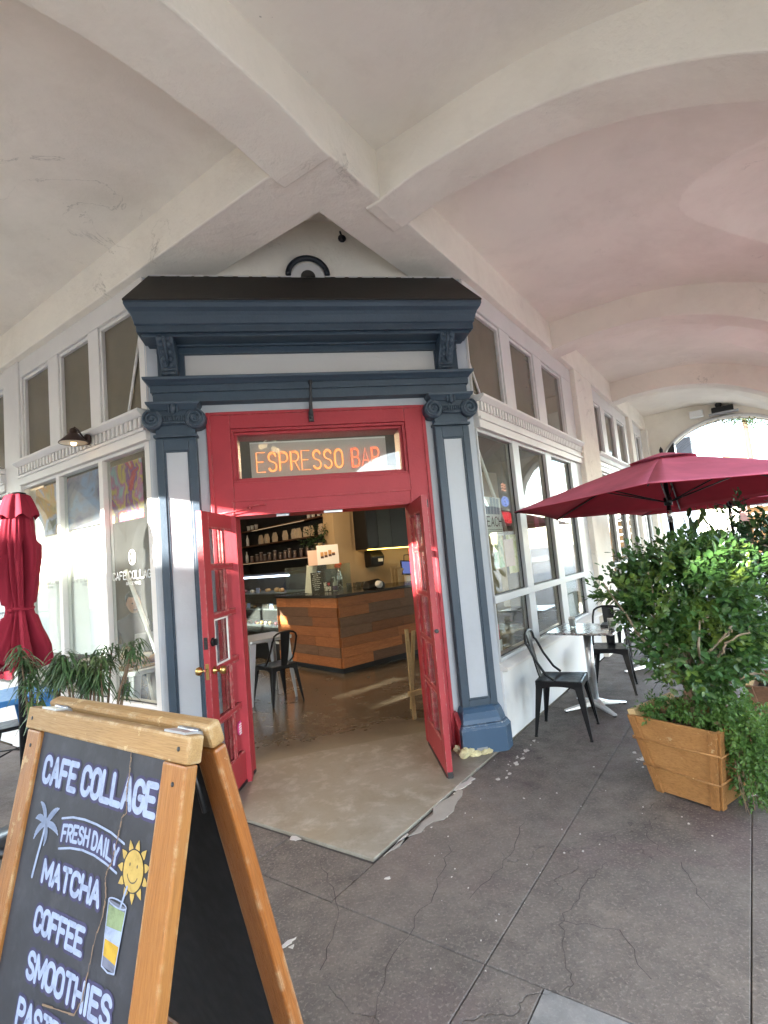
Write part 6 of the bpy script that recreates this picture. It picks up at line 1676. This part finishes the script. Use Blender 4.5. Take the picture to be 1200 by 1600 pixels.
for s, z in ((2.15, .88), (3.0, .88), (2.6, 1.16)):
    mb = MB(T); mb.box(s - .06, s + .06, y0 + .035, y0 + .045, z, z + .09); tag(mb.obj('price_card', flat('pale_blue_card', (.35, .42, .75), .6)), 'small blank pale blue card standing in the pastry case', 'card', 'cards in the pastry case')
# ---- steel table and black chair inside the door
def steel_table(label, x_, y_, rot, size=.58):
    t = sheet_table('steel_table', label, M['galv'], x_, y_, rot, size, .755, 'table'); return t
steel_table('galvanised steel cafe table just inside the left door leaf', -.775, 2.30, math.radians(26))
c = copy_tree(chair_a); place(c, -.60, 2.02, 0, math.radians(122), 'black metal chair pushed under the galvanised table inside the door'); c['group'] = 'black metal chairs inside'
del c['group']
# ---- wooden easel beside the right leaf
es = thing('wooden_easel', 'bare pine easel standing inside by the right door leaf', 'easel', (.86, .80, 0), math.radians(20))
for s in (-1, 1):
    mb = MB(); mb.loft([[(s * .17 - .02, -.12, 0), (s * .17 + .02, -.12, 0), (s * .17 + .02, -.10, 0), (s * .17 - .02, -.10, 0)], [(s * .10 - .02, .0, .85), (s * .10 + .02, .0, .85), (s * .10 + .02, .02, .85), (s * .10 - .02, .02, .85)]]); mb.obj('leg', M['crate_in'], es, bevel=.003)
mb = MB(); mb.box(-.20, .20, -.115, -.07, .22, .265); mb.obj('tray', M['crate_in'], es, bevel=.003)
mb = MB(); mb.loft([[(-.02, .20, 0), (.02, .20, 0), (.02, .22, 0), (-.02, .22, 0)], [(-.02, .03, .82), (.02, .03, .82), (.02, .05, .82), (-.02, .05, .82)]]); mb.obj('rear_leg', M['crate_in'], es, bevel=.003)
# ---- neon sign behind the transom
M['neon'] = emit('orange_neon', (1.0, 0.27, 0.07), .17)
M['neon_r'] = emit('red_orange_neon', (1.0, 0.15, 0.05), .16)
def neonboard():
    m, n, o = _new('smoky_acrylic'); t = N(n, 'ShaderNodeBsdfTransparent'); t.inputs[0].default_value = (.6, .57, .55, 1); d = N(n, 'ShaderNodeBsdfDiffuse'); d.inputs[0].default_value = (.62, .58, .56, 1); x_ = N(n, 'ShaderNodeMixShader'); x_.inputs[0].default_value = .72
    n.links.new(t.outputs[0], x_.inputs[1]); n.links.new(d.outputs[0], x_.inputs[2]); n.links.new(x_.outputs[0], o.inputs[0]); return m
M['acrylic'] = neonboard()
ns = thing('neon_sign', 'orange neon sign reading ESPRESSO BAR behind the transom light', 'neon sign', (CX, -0.10, 2.30))
mb = MB(); mb.box(-.585, .575, .035, .041, .03, .335); mb.obj('acrylic_panel', M['acrylic'], ns)
mb = MB()
for a, b in ((.335, .347), (.018, .03)): mb.box(-.585, .575, .030, .046, a, b)
mb.obj('panel_rail', M['white'], ns)
u = -.535
for word, L in (('ESPRESSO', .72), ('BAR', .24)):
    strokes = {}
    x0 = 0; w = 1; _, LL_ = text_strokes(word, .165, w, w * .32); w = L / LL_; px_ = u
    for ch in word:
        mb = MB()
        for s in ST[ch]:
            for off in (0.0, .009):
                pts = [(px_ + a * w * (1 - .16 * (off > 0)) + off * .8, .0 + .004 * (off > 0), .085 + .165 * b * (1 - .12 * (off > 0)) + off) for a, b in s]
                if off == 0 or ch in 'OSPRB': mb.tube(pts, .0040, 6)
        mb.obj('letter', M['neon'] if word == 'ESPRESSO' else M['neon_r'], ns)
        px_ += w * 1.32
    u = px_ + .055
# ---- window decorations: paintings, shades, film lettering
def art(name, cols, scale, seed):
    m, n, o = _new(name)
    v = coords(n, 'Object'); mpn = N(n, 'ShaderNodeMapping'); mpn.inputs['Location'].default_value = (seed, seed * 2, 0); n.links.new(v, mpn.inputs['Vector'])
    f = noise(n, mpn.outputs[0], scale, 4, .55, 1.2)
    r_ = N(n, 'ShaderNodeValToRGB'); e = r_.color_ramp.elements; r_.color_ramp.interpolation = 'EASE'
    e[0].position = .30; e[0].color = (*cols[0], 1); e[1].position = .70; e[1].color = (*cols[-1], 1)
    for k, c in enumerate(cols[1:-1]): q = e.new(.30 + .40 * (k + 1) / (len(cols) - 1)); q.color = (*c, 1)
    n.links.new(f, r_.inputs[0]); finish(n, o, r_.outputs[0], .6); return m
def hang(name, label, cat, T, s0, s1, o0, z0, z1, mat, group=None, th_=.006):
    c = ((s0 + s1) / 2, o0, (z0 + z1) / 2); P = T @ Vector(c)
    mb = MB(Matrix.Translation(-P) @ T); mb.box(s0, s1, o0 - th_, o0, z0, z1); o = mb.obj(name, mat); o.location = P
    return tag(o, label, cat, group)
hang('window_painting', 'black and gold abstract painting at the top of the leftmost near pane', 'painting', FL, 1.50, 2.16, -.12, 2.125, 2.63, art('black_gold_art', [(.01, .01, .015), (.03, .05, .02), (.30, .36, .55), (.62, .30, .05), (.50, .36, .14), (.03, .03, .06)], 2.2, 3.1))
hang('window_painting', 'blue and orange abstract painting at the top of the middle near pane', 'painting', FL, .63, 1.46, -.12, 2.125, 2.63, art('blue_orange_art', [(.09, .04, .02), (.20, .30, .55), (.22, .22, .32), (.08, .07, .20), (.75, .22, .02), (.80, .42, .05)], 2.0, 7.7))
hang('window_painting', 'pink and yellow abstract painting at the top of the pane nearest the door', 'painting', FL, -.02, .54, -.12, 2.10, 2.60, art('pink_yellow_art', [(.30, .45, .50), (.50, .13, .32), (.60, .44, .06), (.22, .06, .28), (.60, .03, .03), (.60, .50, .36)], 3.0, 1.3))
hang('privacy_screen', 'white privacy screen in the leftmost near pane', 'screen', FL, 1.50, 2.16, -.10, .95, 2.105, M['screen_panel'], 'white privacy screens')
hang('privacy_screen', 'white privacy screen in the middle near pane', 'screen', FL, .61, 1.30, -.10, .95, 2.105, M['screen_panel'], 'white privacy screens')
M['film'] = flat('frosted_film_white', (0.72, 0.74, 0.72), 0.6); M['filmgrey'] = flat('grey_film', (0.42, 0.42, 0.40), 0.6)
def film_sign(label, s_l, s_r, zb, h, mt, ez, o_=-.0565):
    t = thing('window_lettering', label, 'lettering', group='cafe name lettering on the left windows'); L = s_l - s_r
    fn = lambda u, v, lift=0: FL @ Vector((s_l - u, -.0445 + .0, v))
    mb = MB()
    strokes = []
    for s in fit_text('CAFE COLLAGE', L, h, .34): ribbon(mb, [(px, py + zb) for px, py in s], h * .085, fn)
    mb.obj('name', mt, t, fix=False)
    mb = MB()
    for s in fit_text('SINCE 1993', L * .34, h * .36, .34): ribbon(mb, [(px + L * .33, py + zb - h * .75) for px, py in s], h * .038, fn)
    mb.obj('date', mt, t, fix=False)
    mb = MB(); cu = L * .50; ru, rv = .050, .060
    n_ = 30; ring = [(cu + ru * math.cos(2 * PI * k / n_), ez + rv * math.sin(2 * PI * k / n_)) for k in range(n_)]
    if mt is M['film']:
        mb.add([fn(cu + .01, ez + .052)] + [fn(cu + ru * math.cos(q), ez + rv * math.sin(q)) for q in [PI / 2 - PI * k / 14 for k in range(15)]] + [fn(cu - .012, ez - .05), fn(cu + .004, ez - .02), fn(cu - .008, ez + .01)], [tuple(range(19))])
    for k in range(n_): ribbon(mb, [ring[k], ring[(k + 1) % n_]], .004, fn)
    ribbon(mb, [(cu - .012, ez - .018), (cu - .012, ez + .012), (cu, ez + .024), (cu + .010, ez + .012), (cu + .010, ez - .018)], .004, fn)
    mb.obj('emblem', mt, t, fix=False)
film_sign('white cafe name lettering and emblem on the pane nearest the door', .372, -.262, 1.600, .062, M['film'], 1.775)
film_sign('grey cafe name lettering on the middle pane over its white shade', 1.109, .517, 1.615, .050, M['filmgrey'], 1.75)
film_sign('grey cafe name lettering on the leftmost near pane over its white shade', 1.86, 1.335, 1.620, .050, M['filmgrey'], 1.75)
# right-hand windows: open sign, posters, notices
M['rn'] = emit('red_neon', (1.0, 0.06, 0.07), .075); M['bn'] = emit('blue_neon', (0.10, 0.25, 1.0), .06); M['on_'] = emit('orange_small_neon', (1.0, 0.25, 0.08), .06)
t = thing('open_sign', 'small neon window sign with a blue oval over red letters in the right facade', 'neon sign', tuple(FR @ Vector((.50, -.16, 2.0))), math.radians(45))
mb = MB(); mb.tube([(-.02, 0, .22), (.0, 0, .50), (.02, 0, .22)], .003, 4); mb.obj('cord', M['iron'], t)
mb = MB()
for z in (.16, .19, .215): mb.tube([(-.055, 0, z), (-.02, 0, z + .012), (.02, 0, z - .005), (.055, 0, z + .006)], .006, 6)
mb.obj('orange_tube', M['on_'], t)
mb = MB(); mb.tube([(.075 * math.cos(q), 0, .045 + .045 * math.sin(q)) for q in [2 * PI * k / 20 for k in range(20)]], .009, 6, closed=True); mb.tube([(.045 * math.cos(q), 0, .045 + .02 * math.sin(q)) for q in [2 * PI * k / 14 for k in range(14)]], .010, 6, closed=True); mb.obj('blue_oval', M['bn'], t)
mb = MB()
for s in fit_text('OPEN', .20, .10, .35): mb.tube([(px - .10, 0, py - .17) for px, py in s], .008, 6)
mb.obj('red_letters', M['rn'], t)
mb = MB(); mb.box(-.13, .13, .02, .025, -.20, -.05); mb.obj('back_panel', flat('dim_red_panel', (.30, .03, .04), .5), t)
p = hang('window_poster', 'white poster with a skyline and large thin lettering in the first right window', 'poster', FR, -.33, .22, -.10, 1.70, 2.06, M['paper'])
p2 = MB(); Pi = Matrix.Translation(-p.location) @ FR
fn = lambda u, v, lift=0: Pi @ Vector((u, -.0985, v))
for s in fit_text('BEACH', .42, .085, .42): ribbon(p2, [(px - .215, py + 1.79) for px, py in s], .0055, fn)
for k in range(3): ribbon(p2, [(-.2, 1.755 - .018 * k), (.2, 1.755 - .018 * k)], .002, fn)
p2.obj('lettering', M['gasket'], p, fix=False)
p2 = MB(Pi); 
for k in range(7): p2.box(-.3 + .07 * k, -.24 + .07 * k, -.0995, -.0987, 1.90, 1.93 + .05 * ((k * 5) % 3) / 2 + .02 * k)
p2.obj('skyline_print', flat('slate_print', (.22, .28, .34), .7), p)
hang('window_poster', 'green landscape poster low in the first right window', 'poster', FR, -.02, .20, -.11, 1.40, 1.70, art('green_poster', [(.55, .70, .45), (.30, .52, .26), (.75, .72, .50), (.20, .34, .24), (.65, .75, .60)], 4.0, 2.0))
q = hang('window_notice', 'pink notice with a red picture in the first right window', 'notice', FR, .22, .44, -.10, 1.40, 1.66, flat('pink_notice', (.66, .42, .38), .7))
hang('window_notice', 'red topped white notice low in the first right window', 'notice', FR, .08, .34, -.30, .70, .84, flat('red_notice', (.62, .08, .10), .7))
hang('window_notice', 'pale printed sheet below the red notice in the first right window', 'notice', FR, .10, .38, -.30, .38, .69, M['paper'])
t = hang('round_window_sign', 'round maroon window sign partly behind the open umbrella', 'sign', FR, 1.16, 1.30, -.11, 1.74, 1.90, flat('maroon_sign', (.30, .03, .05), .5))
hang('window_poster', 'yellow and green picture poster in the second right window', 'poster', FR, .90, 1.40, -.35, 1.30, 1.72, art('yellow_green_poster', [(.62, .52, .14), (.40, .42, .12), (.70, .66, .40), (.22, .30, .16)], 5.0, 4.0))
# pale blind in the third window and a grey door-like panel further along
hang('window_blind', 'pale grey blind in the third right window', 'blind', FR, 1.66, 2.5, -.12, .64, 2.6, flat('grey_blind', (.42, .41, .38), .8))
# ---- seated customer at a table inside the left window
pt = FL @ Vector((2.42, -1.32, 0))
per = thing('person', 'seated person with short dark hair in a dark top, seen through the left window', 'person', tuple(pt), math.radians(-62))
M['skin'] = flat('skin', (0.42, 0.24, 0.17), 0.55); M['hair'] = flat('dark_hair', (0.012, 0.010, 0.010), 0.5); M['cloth'] = paint('dark_grey_cloth', (0.045, 0.045, 0.06), 0.9, .2, 14, .3, 50, kind='Object')
def skin_body(name, verts, edges, rad, mat, parent, sub=2, root=0):
    me = bpy.data.meshes.new(name); me.from_pydata(verts, edges, []); me.update(); o = bpy.data.objects.new(name, me); COL.objects.link(o); o.parent = parent
    sk = o.modifiers.new('skin', 'SKIN'); sl = me.skin_vertices[0].data
    for i, q in enumerate(rad): sl[i].radius = (q, q) if not isinstance(q, tuple) else q
    sl[root].use_root = True; sk.use_smooth_shade = True
    s_ = o.modifiers.new('sub', 'SUBSURF'); s_.levels = sub; s_.render_levels = sub
    me.materials.append(mat); return o
# faces +x; sitting on a stool seat at 0.46
V = [(0, 0, .56), (.02, 0, .74), (.04, 0, .92), (.05, 0, 1.06), (.07, 0, 1.14), (.10, 0, 1.20), (.02, .19, 1.03), (.10, .25, .80), (.33, .16, .80), (.02, -.19, 1.03), (.10, -.25, .80), (.33, -.16, .80), (.02, .10, .54), (.42, .13, .53), (.44, .13, .10), (.02, -.10, .54), (.42, -.13, .53), (.44, -.13, .10), (.56, .13, .04), (.56, -.13, .04)]
E_ = [(0, 1), (1, 2), (2, 3), (3, 4), (4, 5), (3, 6), (6, 7), (7, 8), (3, 9), (9, 10), (10, 11), (0, 12), (12, 13), (13, 14), (14, 18), (0, 15), (15, 16), (16, 17), (17, 19)]
RD = [.15, .14, .15, .12, .062, .055, .075, .052, .035, .075, .052, .035, .10, .075, .05, .10, .075, .05, .04, .04]
skin_body('body', V, E_, RD, M['cloth'], per, 2)
mb = MB(Matrix.Translation((.125, 0, 1.31)) @ Matrix.Rotation(math.radians(14), 4, 'Y'))
mb.sphere((0, 0, 0), .098, 20, 14, sc=(1.02, .80, 1.20)); mb.sphere((.085, 0, -.015), .018, 10, 8, sc=(1.2, .8, 1.6)); mb.sphere((.03, 0, -.075), .06, 14, 10, sc=(1, .85, .8))
for s in (-1, 1): mb.sphere((-.005, s * .080, -.01), .022, 8, 8, sc=(.8, .4, 1.3))
hd = mb.obj('head', M['skin'], per)
mb = MB(Matrix.Translation((.115, 0, 1.335)) @ Matrix.Rotation(math.radians(14), 4, 'Y')); mb.sphere((-.014, 0, .012), .108, 20, 14, sc=(.98, .86, 1.12))
hair = mb.obj('hair', M['hair'], per)
bmh = bmesh.new(); bmh.from_mesh(hair.data)
cutT = Matrix.Translation((.115, 0, 1.335)) @ Matrix.Rotation(math.radians(14), 4, 'Y')
bmesh.ops.delete(bmh, geom=[v for v in bmh.verts if (cutT.inverted() @ v.co).x > .045 and (cutT.inverted() @ v.co).z < .055], context='VERTS'); bmh.to_mesh(hair.data); bmh.free()
mb = MB(Matrix.Translation((.125, 0, 1.31)) @ Matrix.Rotation(math.radians(14), 4, 'Y'))
for s in (-1, 1): mb.sphere((.088, s * .033, .018), .011, 8, 6)
mb.tube([(.092, -.022, -.062), (.097, 0, -.066), (.092, .022, -.062)], .005, 5); mb.obj('face_features', M['hair'], per)
for s in (-1, 1):
    base = Vector((.33, s * .16, .80)); fx = []
    mb = MB(); mb.loft([[(.33, s * .16 - .035, .785), (.33, s * .16 + .035, .785), (.33, s * .16 + .035, .81), (.33, s * .16 - .035, .81)], [(.42, s * .145 - .042, .78), (.42, s * .145 + .042, .78), (.42, s * .145 + .042, .802), (.42, s * .145 - .042, .802)]])
    for k in range(4):
        y = s * .145 - .032 + .021 * k; l = (.07, .08, .075, .06)[k]; mb.tube([(.415, y, .792), (.415 + l * .55, y, .797), (.415 + l, y, .783)], [.010, .009, .007], 6)
    mb.tube([(.36, s * .16 - s * .04, .792), (.40, s * .10, .795), (.425, s * .09, .786)], [.011, .010, .008], 6); mb.obj('hand', M['skin'], per)
st2 = stool('black metal stool under the seated customer', pt.x, pt.y, .4)
tb = sheet_table('white_table', 'pale cafe table in front of the seated customer inside the left window', M['white'], (FL @ Vector((1.95, -.82, 0))).x, (FL @ Vector((1.95, -.82, 0))).y, math.radians(45), .62, .755)
lp = thing('laptop', 'pale open laptop in front of the seated customer', 'laptop', (pt.x + .27, pt.y - .42, .756), math.radians(-62 + 90))
mb = MB(); mb.box(-.16, .16, -.11, .11, 0, .014); mb.obj('base', M['galv'], lp, bevel=.004)
mb = MB(Matrix.Translation((0, -.11, .014)) @ Matrix.Rotation(math.radians(14), 4, 'X')); mb.box(-.16, .16, -.008, 0, 0, .21); mb.obj('lid', M['galv'], lp, bevel=.004)
bt = sheet_table('white_table', 'pale table by the window holding a basket of bread rolls', M['white'], (FL @ Vector((.95, -.62, 0))).x, (FL @ Vector((.95, -.62, 0))).y, math.radians(45), .60, .755)
bk = thing('bread_board', 'wooden board of bread rolls on the window table', 'bread', tuple(FL @ Vector((.85, -.55, .756))), math.radians(45))
mb = MB(); mb.box(-.22, .22, -.13, .13, 0, .02); mb.obj('board', M['crate_in'], bk, bevel=.006)
for k, (a, b) in enumerate(((-.12, 0), (.0, .03), (.12, -.01))): mb = MB(); mb.sphere((a, b, .055), .055, 12, 8, sc=(1.25, 1, .75)); mb.obj('roll', M['pastry'], bk)

# ---- lit pendants seen through the transom and the left window
M['pend'] = emit('pendant_bulb', (1.0, 0.74, 0.42), 1.6)
def pendant(label, x_, y_, z_, n, watts):
    t = thing('pendant_lamp', label, 'lamp', (x_, y_, z_))
    mb = MB(); mb.lathe([(.10, 3.895 - z_), (.10, 3.86 - z_), (.02, 3.85 - z_)], n=16); mb.obj('canopy_plate', M['iron'], t)
    for k in range(n):
        a = 2 * PI * k / n + .5; q = .13 if n > 1 else 0; dx, dy, dz = q * math.cos(a), q * math.sin(a) * .8, .05 * ((k * 2) % 3) - .04
        mb = MB(); mb.tube([(0, 0, 3.86 - z_), (dx * .5, dy * .5, 3.5 - z_), (dx, dy, dz + .09)], .005, 5); s_ = mb.obj('cord', M['iron'], t)
        mb = MB(); mb.lathe([(.016, .09), (.018, .05)], (dx, dy, dz), 10); mb.obj('socket', M['iron'], t)
        mb = MB(); mb.sphere((dx, dy, dz + .015), .036, 12, 8, sc=(1, 1, 1.2)); mb.obj('bulb', M['pend'], t)
    ld = bpy.data.lights.new('pendant_light', 'POINT'); ld.energy = watts; ld.color = (1.0, 0.72, 0.44); ld.shadow_soft_size = .22
    lo = bpy.data.objects.new('pendant_light', ld); COL.objects.link(lo); lo.parent = t; lo.location = (0, 0, -.12)
pendant('cluster of four bare lit bulbs hanging inside, seen through the transom', -.54, 3.0, 3.28, 4, 14)
q_ = FL @ Vector((1.5, -.78, 3.02))
pendant('single lit bulb hanging inside the pane nearest the door', q_.x, q_.y, q_.z, 1, 3)
# ================================================================= beyond the arcade
M['beige'] = paint('beige_facade', (0.52, 0.44, 0.34), 0.85, .06, .6, .2, 5, dirt=.1)
M['cream_f'] = paint('cream_facade', (0.62, 0.58, 0.50), 0.85, .06, .6, .2, 5, dirt=.1)
M['greyf'] = paint('grey_facade', (0.42, 0.43, 0.45), 0.85, .06, .6, .2, 5, dirt=.1)
M['winpane'] = flat('dark_window_glass', (0.03, 0.04, 0.05), 0.06, 0, .8)
def block(name, label, T, s0, s1, o0, o1, h, cols, rows, mt, z0=.95, wh=1.5, ww=1.0, arch=False, face='o0'):
    t = thing(name, label, 'building')
    x = MB(T); x.box(s0, s1, o0, o1, -.16, h); w = x.obj('wall', mt, t)
    x = MB(T); x.box(s0 - .15, s1 + .15, o0 - .25, o1 + .15, h, h + .35); x.box(s0 - .05, s1 + .05, o0 - .12, o0, h - .35, h); x.obj('cornice', mt, t, bevel=.02)
    for r_ in range(rows):
        for c in range(cols):
            a = s0 + (s1 - s0) * (c + .5) / cols; zb = z0 + r_ * (h - 1) / rows
            x = MB(T); x.box(a - ww / 2 - .10, a + ww / 2 + .10, o0 - .07, o0 - .005, zb - .1, zb + wh + .12); f = x.obj('window', M['trim'], t)
            x = MB(T); x.box(a - ww / 2, a - .03, o0 - .075, o0 - .072, zb, zb + wh); x.box(a + .03, a + ww / 2, o0 - .075, o0 - .072, zb, zb + wh); x.obj('pane', M['winpane'], f)
    return t
pb = block('street_building', 'two storey beige building across the left street, mirrored in the cafe windows', FL, -4.0, 13.0, 17.5, 26.0, 5.15, 9, 2, M['beige'])
for a, b in ((-4.0, 3.62), (3.86, 4.42), (4.56, 13.0)): x = MB(FL); x.box(a, b, 17.45, 17.75, 5.501, 6.6); x.obj('added_sun_gap_wall', M['beige'], pb)  # screen wall added out of view; its gaps let sun streaks indoors
block('street_building', 'low cream building across the left street at its far end', FL, 14.0, 34.0, 17.5, 27.0, 6.9, 8, 2, M['cream_f'])
block('street_building', 'grey building across the left street near the crossing', FL, -21.0, -5.2, 17.5, 27.0, 7.2, 7, 2, M['greyf'])
block('street_building', 'cream building across the right street', FR, 16.0, 34.0, 24.0, 34.0, 6.5, 8, 2, M['cream_f'])
# corner house beyond the end arch with a grey service box on its wall
hb = block('street_building', 'white building beyond the end arch, left of the sky', FR, 19.0, 34.0, -9.0, -1.0, 5.2, 2, 1, M['greyf'])
sb = thing('service_box', 'grey metal service box seen through the end arch above the umbrella', 'utility box')
x = MB(FR); x.box(13.2, 14.0, .26, .66, 3.83, 4.36); x.obj('housing', paint('grey_box_metal', (.055, .057, .065), .6, .08, 3), sb, bevel=.02)
x = MB(FR); x.box(13.19, 14.02, .25, .70, 3.80, 3.83); x.tube([(13.6, .3, 4.36), (13.6, -.4, 4.6)], .03, 8); x.tube([(13.6, -.4, -.2), (13.6, -.4, 4.6)], .05, 8); x.obj('bracket_pole', M['iron'], sb)
sp = thing('arch_speaker', 'black wedge shaped speaker at the left foot of the end arch curve', 'speaker')
x = MB(FR); x.extrude([(8.94, .34, 3.12), (8.94, .62, 3.12), (8.94, .62, 3.60), (8.94, .50, 3.46)], (-.12, 0, 0)); x.obj('cabinet', M['blackmat'], sp, bevel=.01)
fl = thing('flood_light', 'white box floodlight fixed over the end arch', 'light fitting')
x = MB(FR); x.box(8.76, 8.94, 1.00, 1.26, 4.06, 4.20); x.obj('housing', M['white'], fl, bevel=.01)
x = MB(FR); x.box(8.94, 8.999, 1.08, 1.18, 4.08, 4.18); x.obj('bracket', M['iron'], fl)
fl = thing('security_camera', 'dark camera and speaker unit above the crown of the end arch', 'camera')
x = MB(FR); x.box(8.72, 8.90, 1.42, 1.82, 4.06, 4.18); x.obj('housing', M['blackmat'], fl, bevel=.02)
x = MB(FR); x.sphere((8.80, 1.56, 4.23), .065, 12, 8); x.obj('dome', M['blackmat'], fl)
x = MB(FR); x.box(8.72, 8.90, 1.36, 1.90, 4.035, 4.058); x.box(8.90, 8.999, 1.5, 1.7, 4.08, 4.16); x.obj('bracket', M['galv'], fl)
# string lights and dry vine along the arch
gl = thing('string_lights', 'wires and dry vine strung under the end arch', 'string lights')
r = random.Random(12)
for k in range(6):
    pts = []
    for i in range(20):
        a = PI * (.12 + .60 * i / 19); pts.append((9.05 + .05 * k, 1.62 - (1.43 - .035 * k) * math.cos(a) , 2.7 + (1.25 - .035 * k) * math.sin(a) - .03 * abs(math.sin(i * 1.1 + k))))
    x = MB(FR); x.tube(pts, .006, 5); x.obj('wire', M['iron'], gl)
lv = []
for k in range(150):
    a = PI * r.uniform(.38, .66); p = FR @ Vector((9.05 + r.uniform(-.05, .25), 1.62 - 1.36 * math.cos(a), 2.7 + 1.19 * math.sin(a) + r.uniform(-.05, .05)))
    lv.append(leaf_T(p, rdir(r), Vector((0, 0, 1)), .07, .03))
joined(lv, 'dry_leaves', leafmat('dry_vine_leaf', (.22, .18, .05), (.32, .26, .08), (.40, .32, .1)), gl, 'stuff')
# sign tower with round top
tw = thing('sign_tower', 'round topped orange and yellow sign tower in the distance beyond the arch', 'tower')
P0 = FR @ Vector((45, 1.47, 0)); T = Matrix.Translation(P0) @ Matrix.Rotation(math.radians(45), 4, 'Z')
mb = MB(T); mb.box(-.4, .4, -.40, .40, -.16, 6.6); mb.obj('shaft', paint('salmon_tower', (.10, .045, .035), .7), tw)
mb = MB(T); mb.lathe([(.95, -.25), (.95, .25)], (0, 0, 7.5), 28, axis='X', smooth=False); mb.obj('disc', paint('yellow_disc', (.13, .085, .015), .6), tw)
mb = MB(T); mb.lathe([(.60, -.26), (.60, .26)], (0, 0, 7.5), 24, axis='X', smooth=False); mb.obj('disc_face', paint('cream_disc', (.17, .13, .07), .6), tw)
# palms
def palm(label, s, o, h, seed, lean=.6):
    r = random.Random(seed); P0 = FR @ Vector((s, o, -.16)); t = thing('palm_tree', label, 'palm tree', tuple(P0), 0, 'street palms')
    top = Vector((-lean * .7, -lean * .4, h)); mb = MB(); mb.tube([(0, 0, 0), (-lean * .1, 0, h * .35), (-lean * .35, -lean * .15, h * .7), top], [.26, .21, .18, .17], 10); mb.obj('trunk', paint('palm_bark', (.07, .045, .032), .9, .2, 3, .8, 8), t)
    mb = MB()
    for k in range(46):
        a = 2 * PI * k / 46 + r.random() * .3; el = r.uniform(-1.1, 1.0); L = r.uniform(1.7, 2.5); prev = None
        for j in range(7):
            q = j / 6; p = top + Vector((math.cos(a) * L * q * math.cos(el * .6), math.sin(a) * L * q * math.cos(el * .6), L * q * math.sin(el) * .8 - 1.3 * q * q))
            if prev is not None:
                d = (p - prev); s_ = d.cross(Vector((0, 0, 1))).normalized(); w = .34 * math.sin(PI * min(1, .2 + q * .8))
                for sg in (-1, 1):
                    for m_ in range(2): b = prev.lerp(p, m_ / 2); mb.add([b, b + s_ * sg * w + Vector((0, 0, -.22)) + d * .5, b + d * .22], [(0, 1, 2)])
            prev = p
    mb.obj('crown', M['leafdark'], t, fix=False)
    return t
palm('tall slender palm seen through the end arch right of the sign tower', 45, 2.5, 10.4, 4, .9)
palm('tall palm across the right street', 12, 21.5, 11.0, 5)
palm('tall palm across the right street further on', 26, 21.0, 10.0, 6)
def tree(label, T, s, o, h, rad, seed, mt='leaf', tr=.16):
    r = random.Random(seed); P0 = T @ Vector((s, o, -.16)); t = thing('street_tree', label, 'tree', tuple(P0), 0, 'street trees')
    mb = MB(); mb.tube([(0, 0, 0), (.05, .02, h * .3), (0, .05, h * .62)], [tr, tr * .75, tr * .4], 8); mb.obj('trunk', M['bark'], t)
    lob = [((r.uniform(-.6, .6) * rad, r.uniform(-.6, .6) * rad, h * .62 + r.uniform(-.5, .6) * rad), (rad * r.uniform(.35, .6),) * 3) for _ in range(9)]
    joined([q[0] for q in crown_leaves(r, lob, 2200, .20 if rad > 1 else .07)], 'crown', M[mt], t, 'stuff')
    branches(r, (0, 0, h * .4), [c for c, _ in lob[:6]], M['bark'], t, .06, .02)
for k, (s, o) in enumerate(((2.5, 17.5), (7.5, 18.2), (20.0, 17.2))): tree(('leafy street tree across the right street, nearest the crossing', 'leafy street tree across the right street, middle one', 'leafy street tree across the right street, furthest one')[k], FR, s, o, 4.4, 1.8, 50 + k, 'vine')
tree('small round topped tree beyond the end arch under the umbrella rim', FR, 14.2, 1.38, 1.95, .35, 61, 'leafdark', .03)
# timber stall beyond the arch
stl = thing('timber_stall', 'orange timber stall beyond the end arch at the right edge', 'stall')
for k in range(7): x = MB(FR); x.box(21.0, 21.06, 1.75, 3.4, .15 + .32 * k, .15 + .32 * k + .24); x.obj('plank', M['crate'], stl)
for o_ in (1.75, 2.6, 3.35): x = MB(FR); x.box(21.061, 21.16, o_, o_ + .1, -.16, 2.4); x.obj('post', M['crate'], stl)
x = MB(FR); x.box(20.6, 22.6, 1.5, 3.6, 2.4, 2.48); x.obj('roof', M['greyf'], stl)
stf = random.Random(3)
hd = thing('clipped_hedge', 'low hedge along the next street beyond the end arch', 'hedge', tuple(FR @ Vector((16.5, .9, -.16))))
hl = [((FR @ Vector((16.5 + d, .9, 0))) - (FR @ Vector((16.5, .9, 0))) + Vector((0, 0, .55)), (.55, .55, .5)) for d in (-1.6, -.8, 0, .8, 1.6)]
joined([q[0] for q in crown_leaves(stf, hl, 1500, .10)], 'foliage', M['leafdark'], hd, 'stuff')
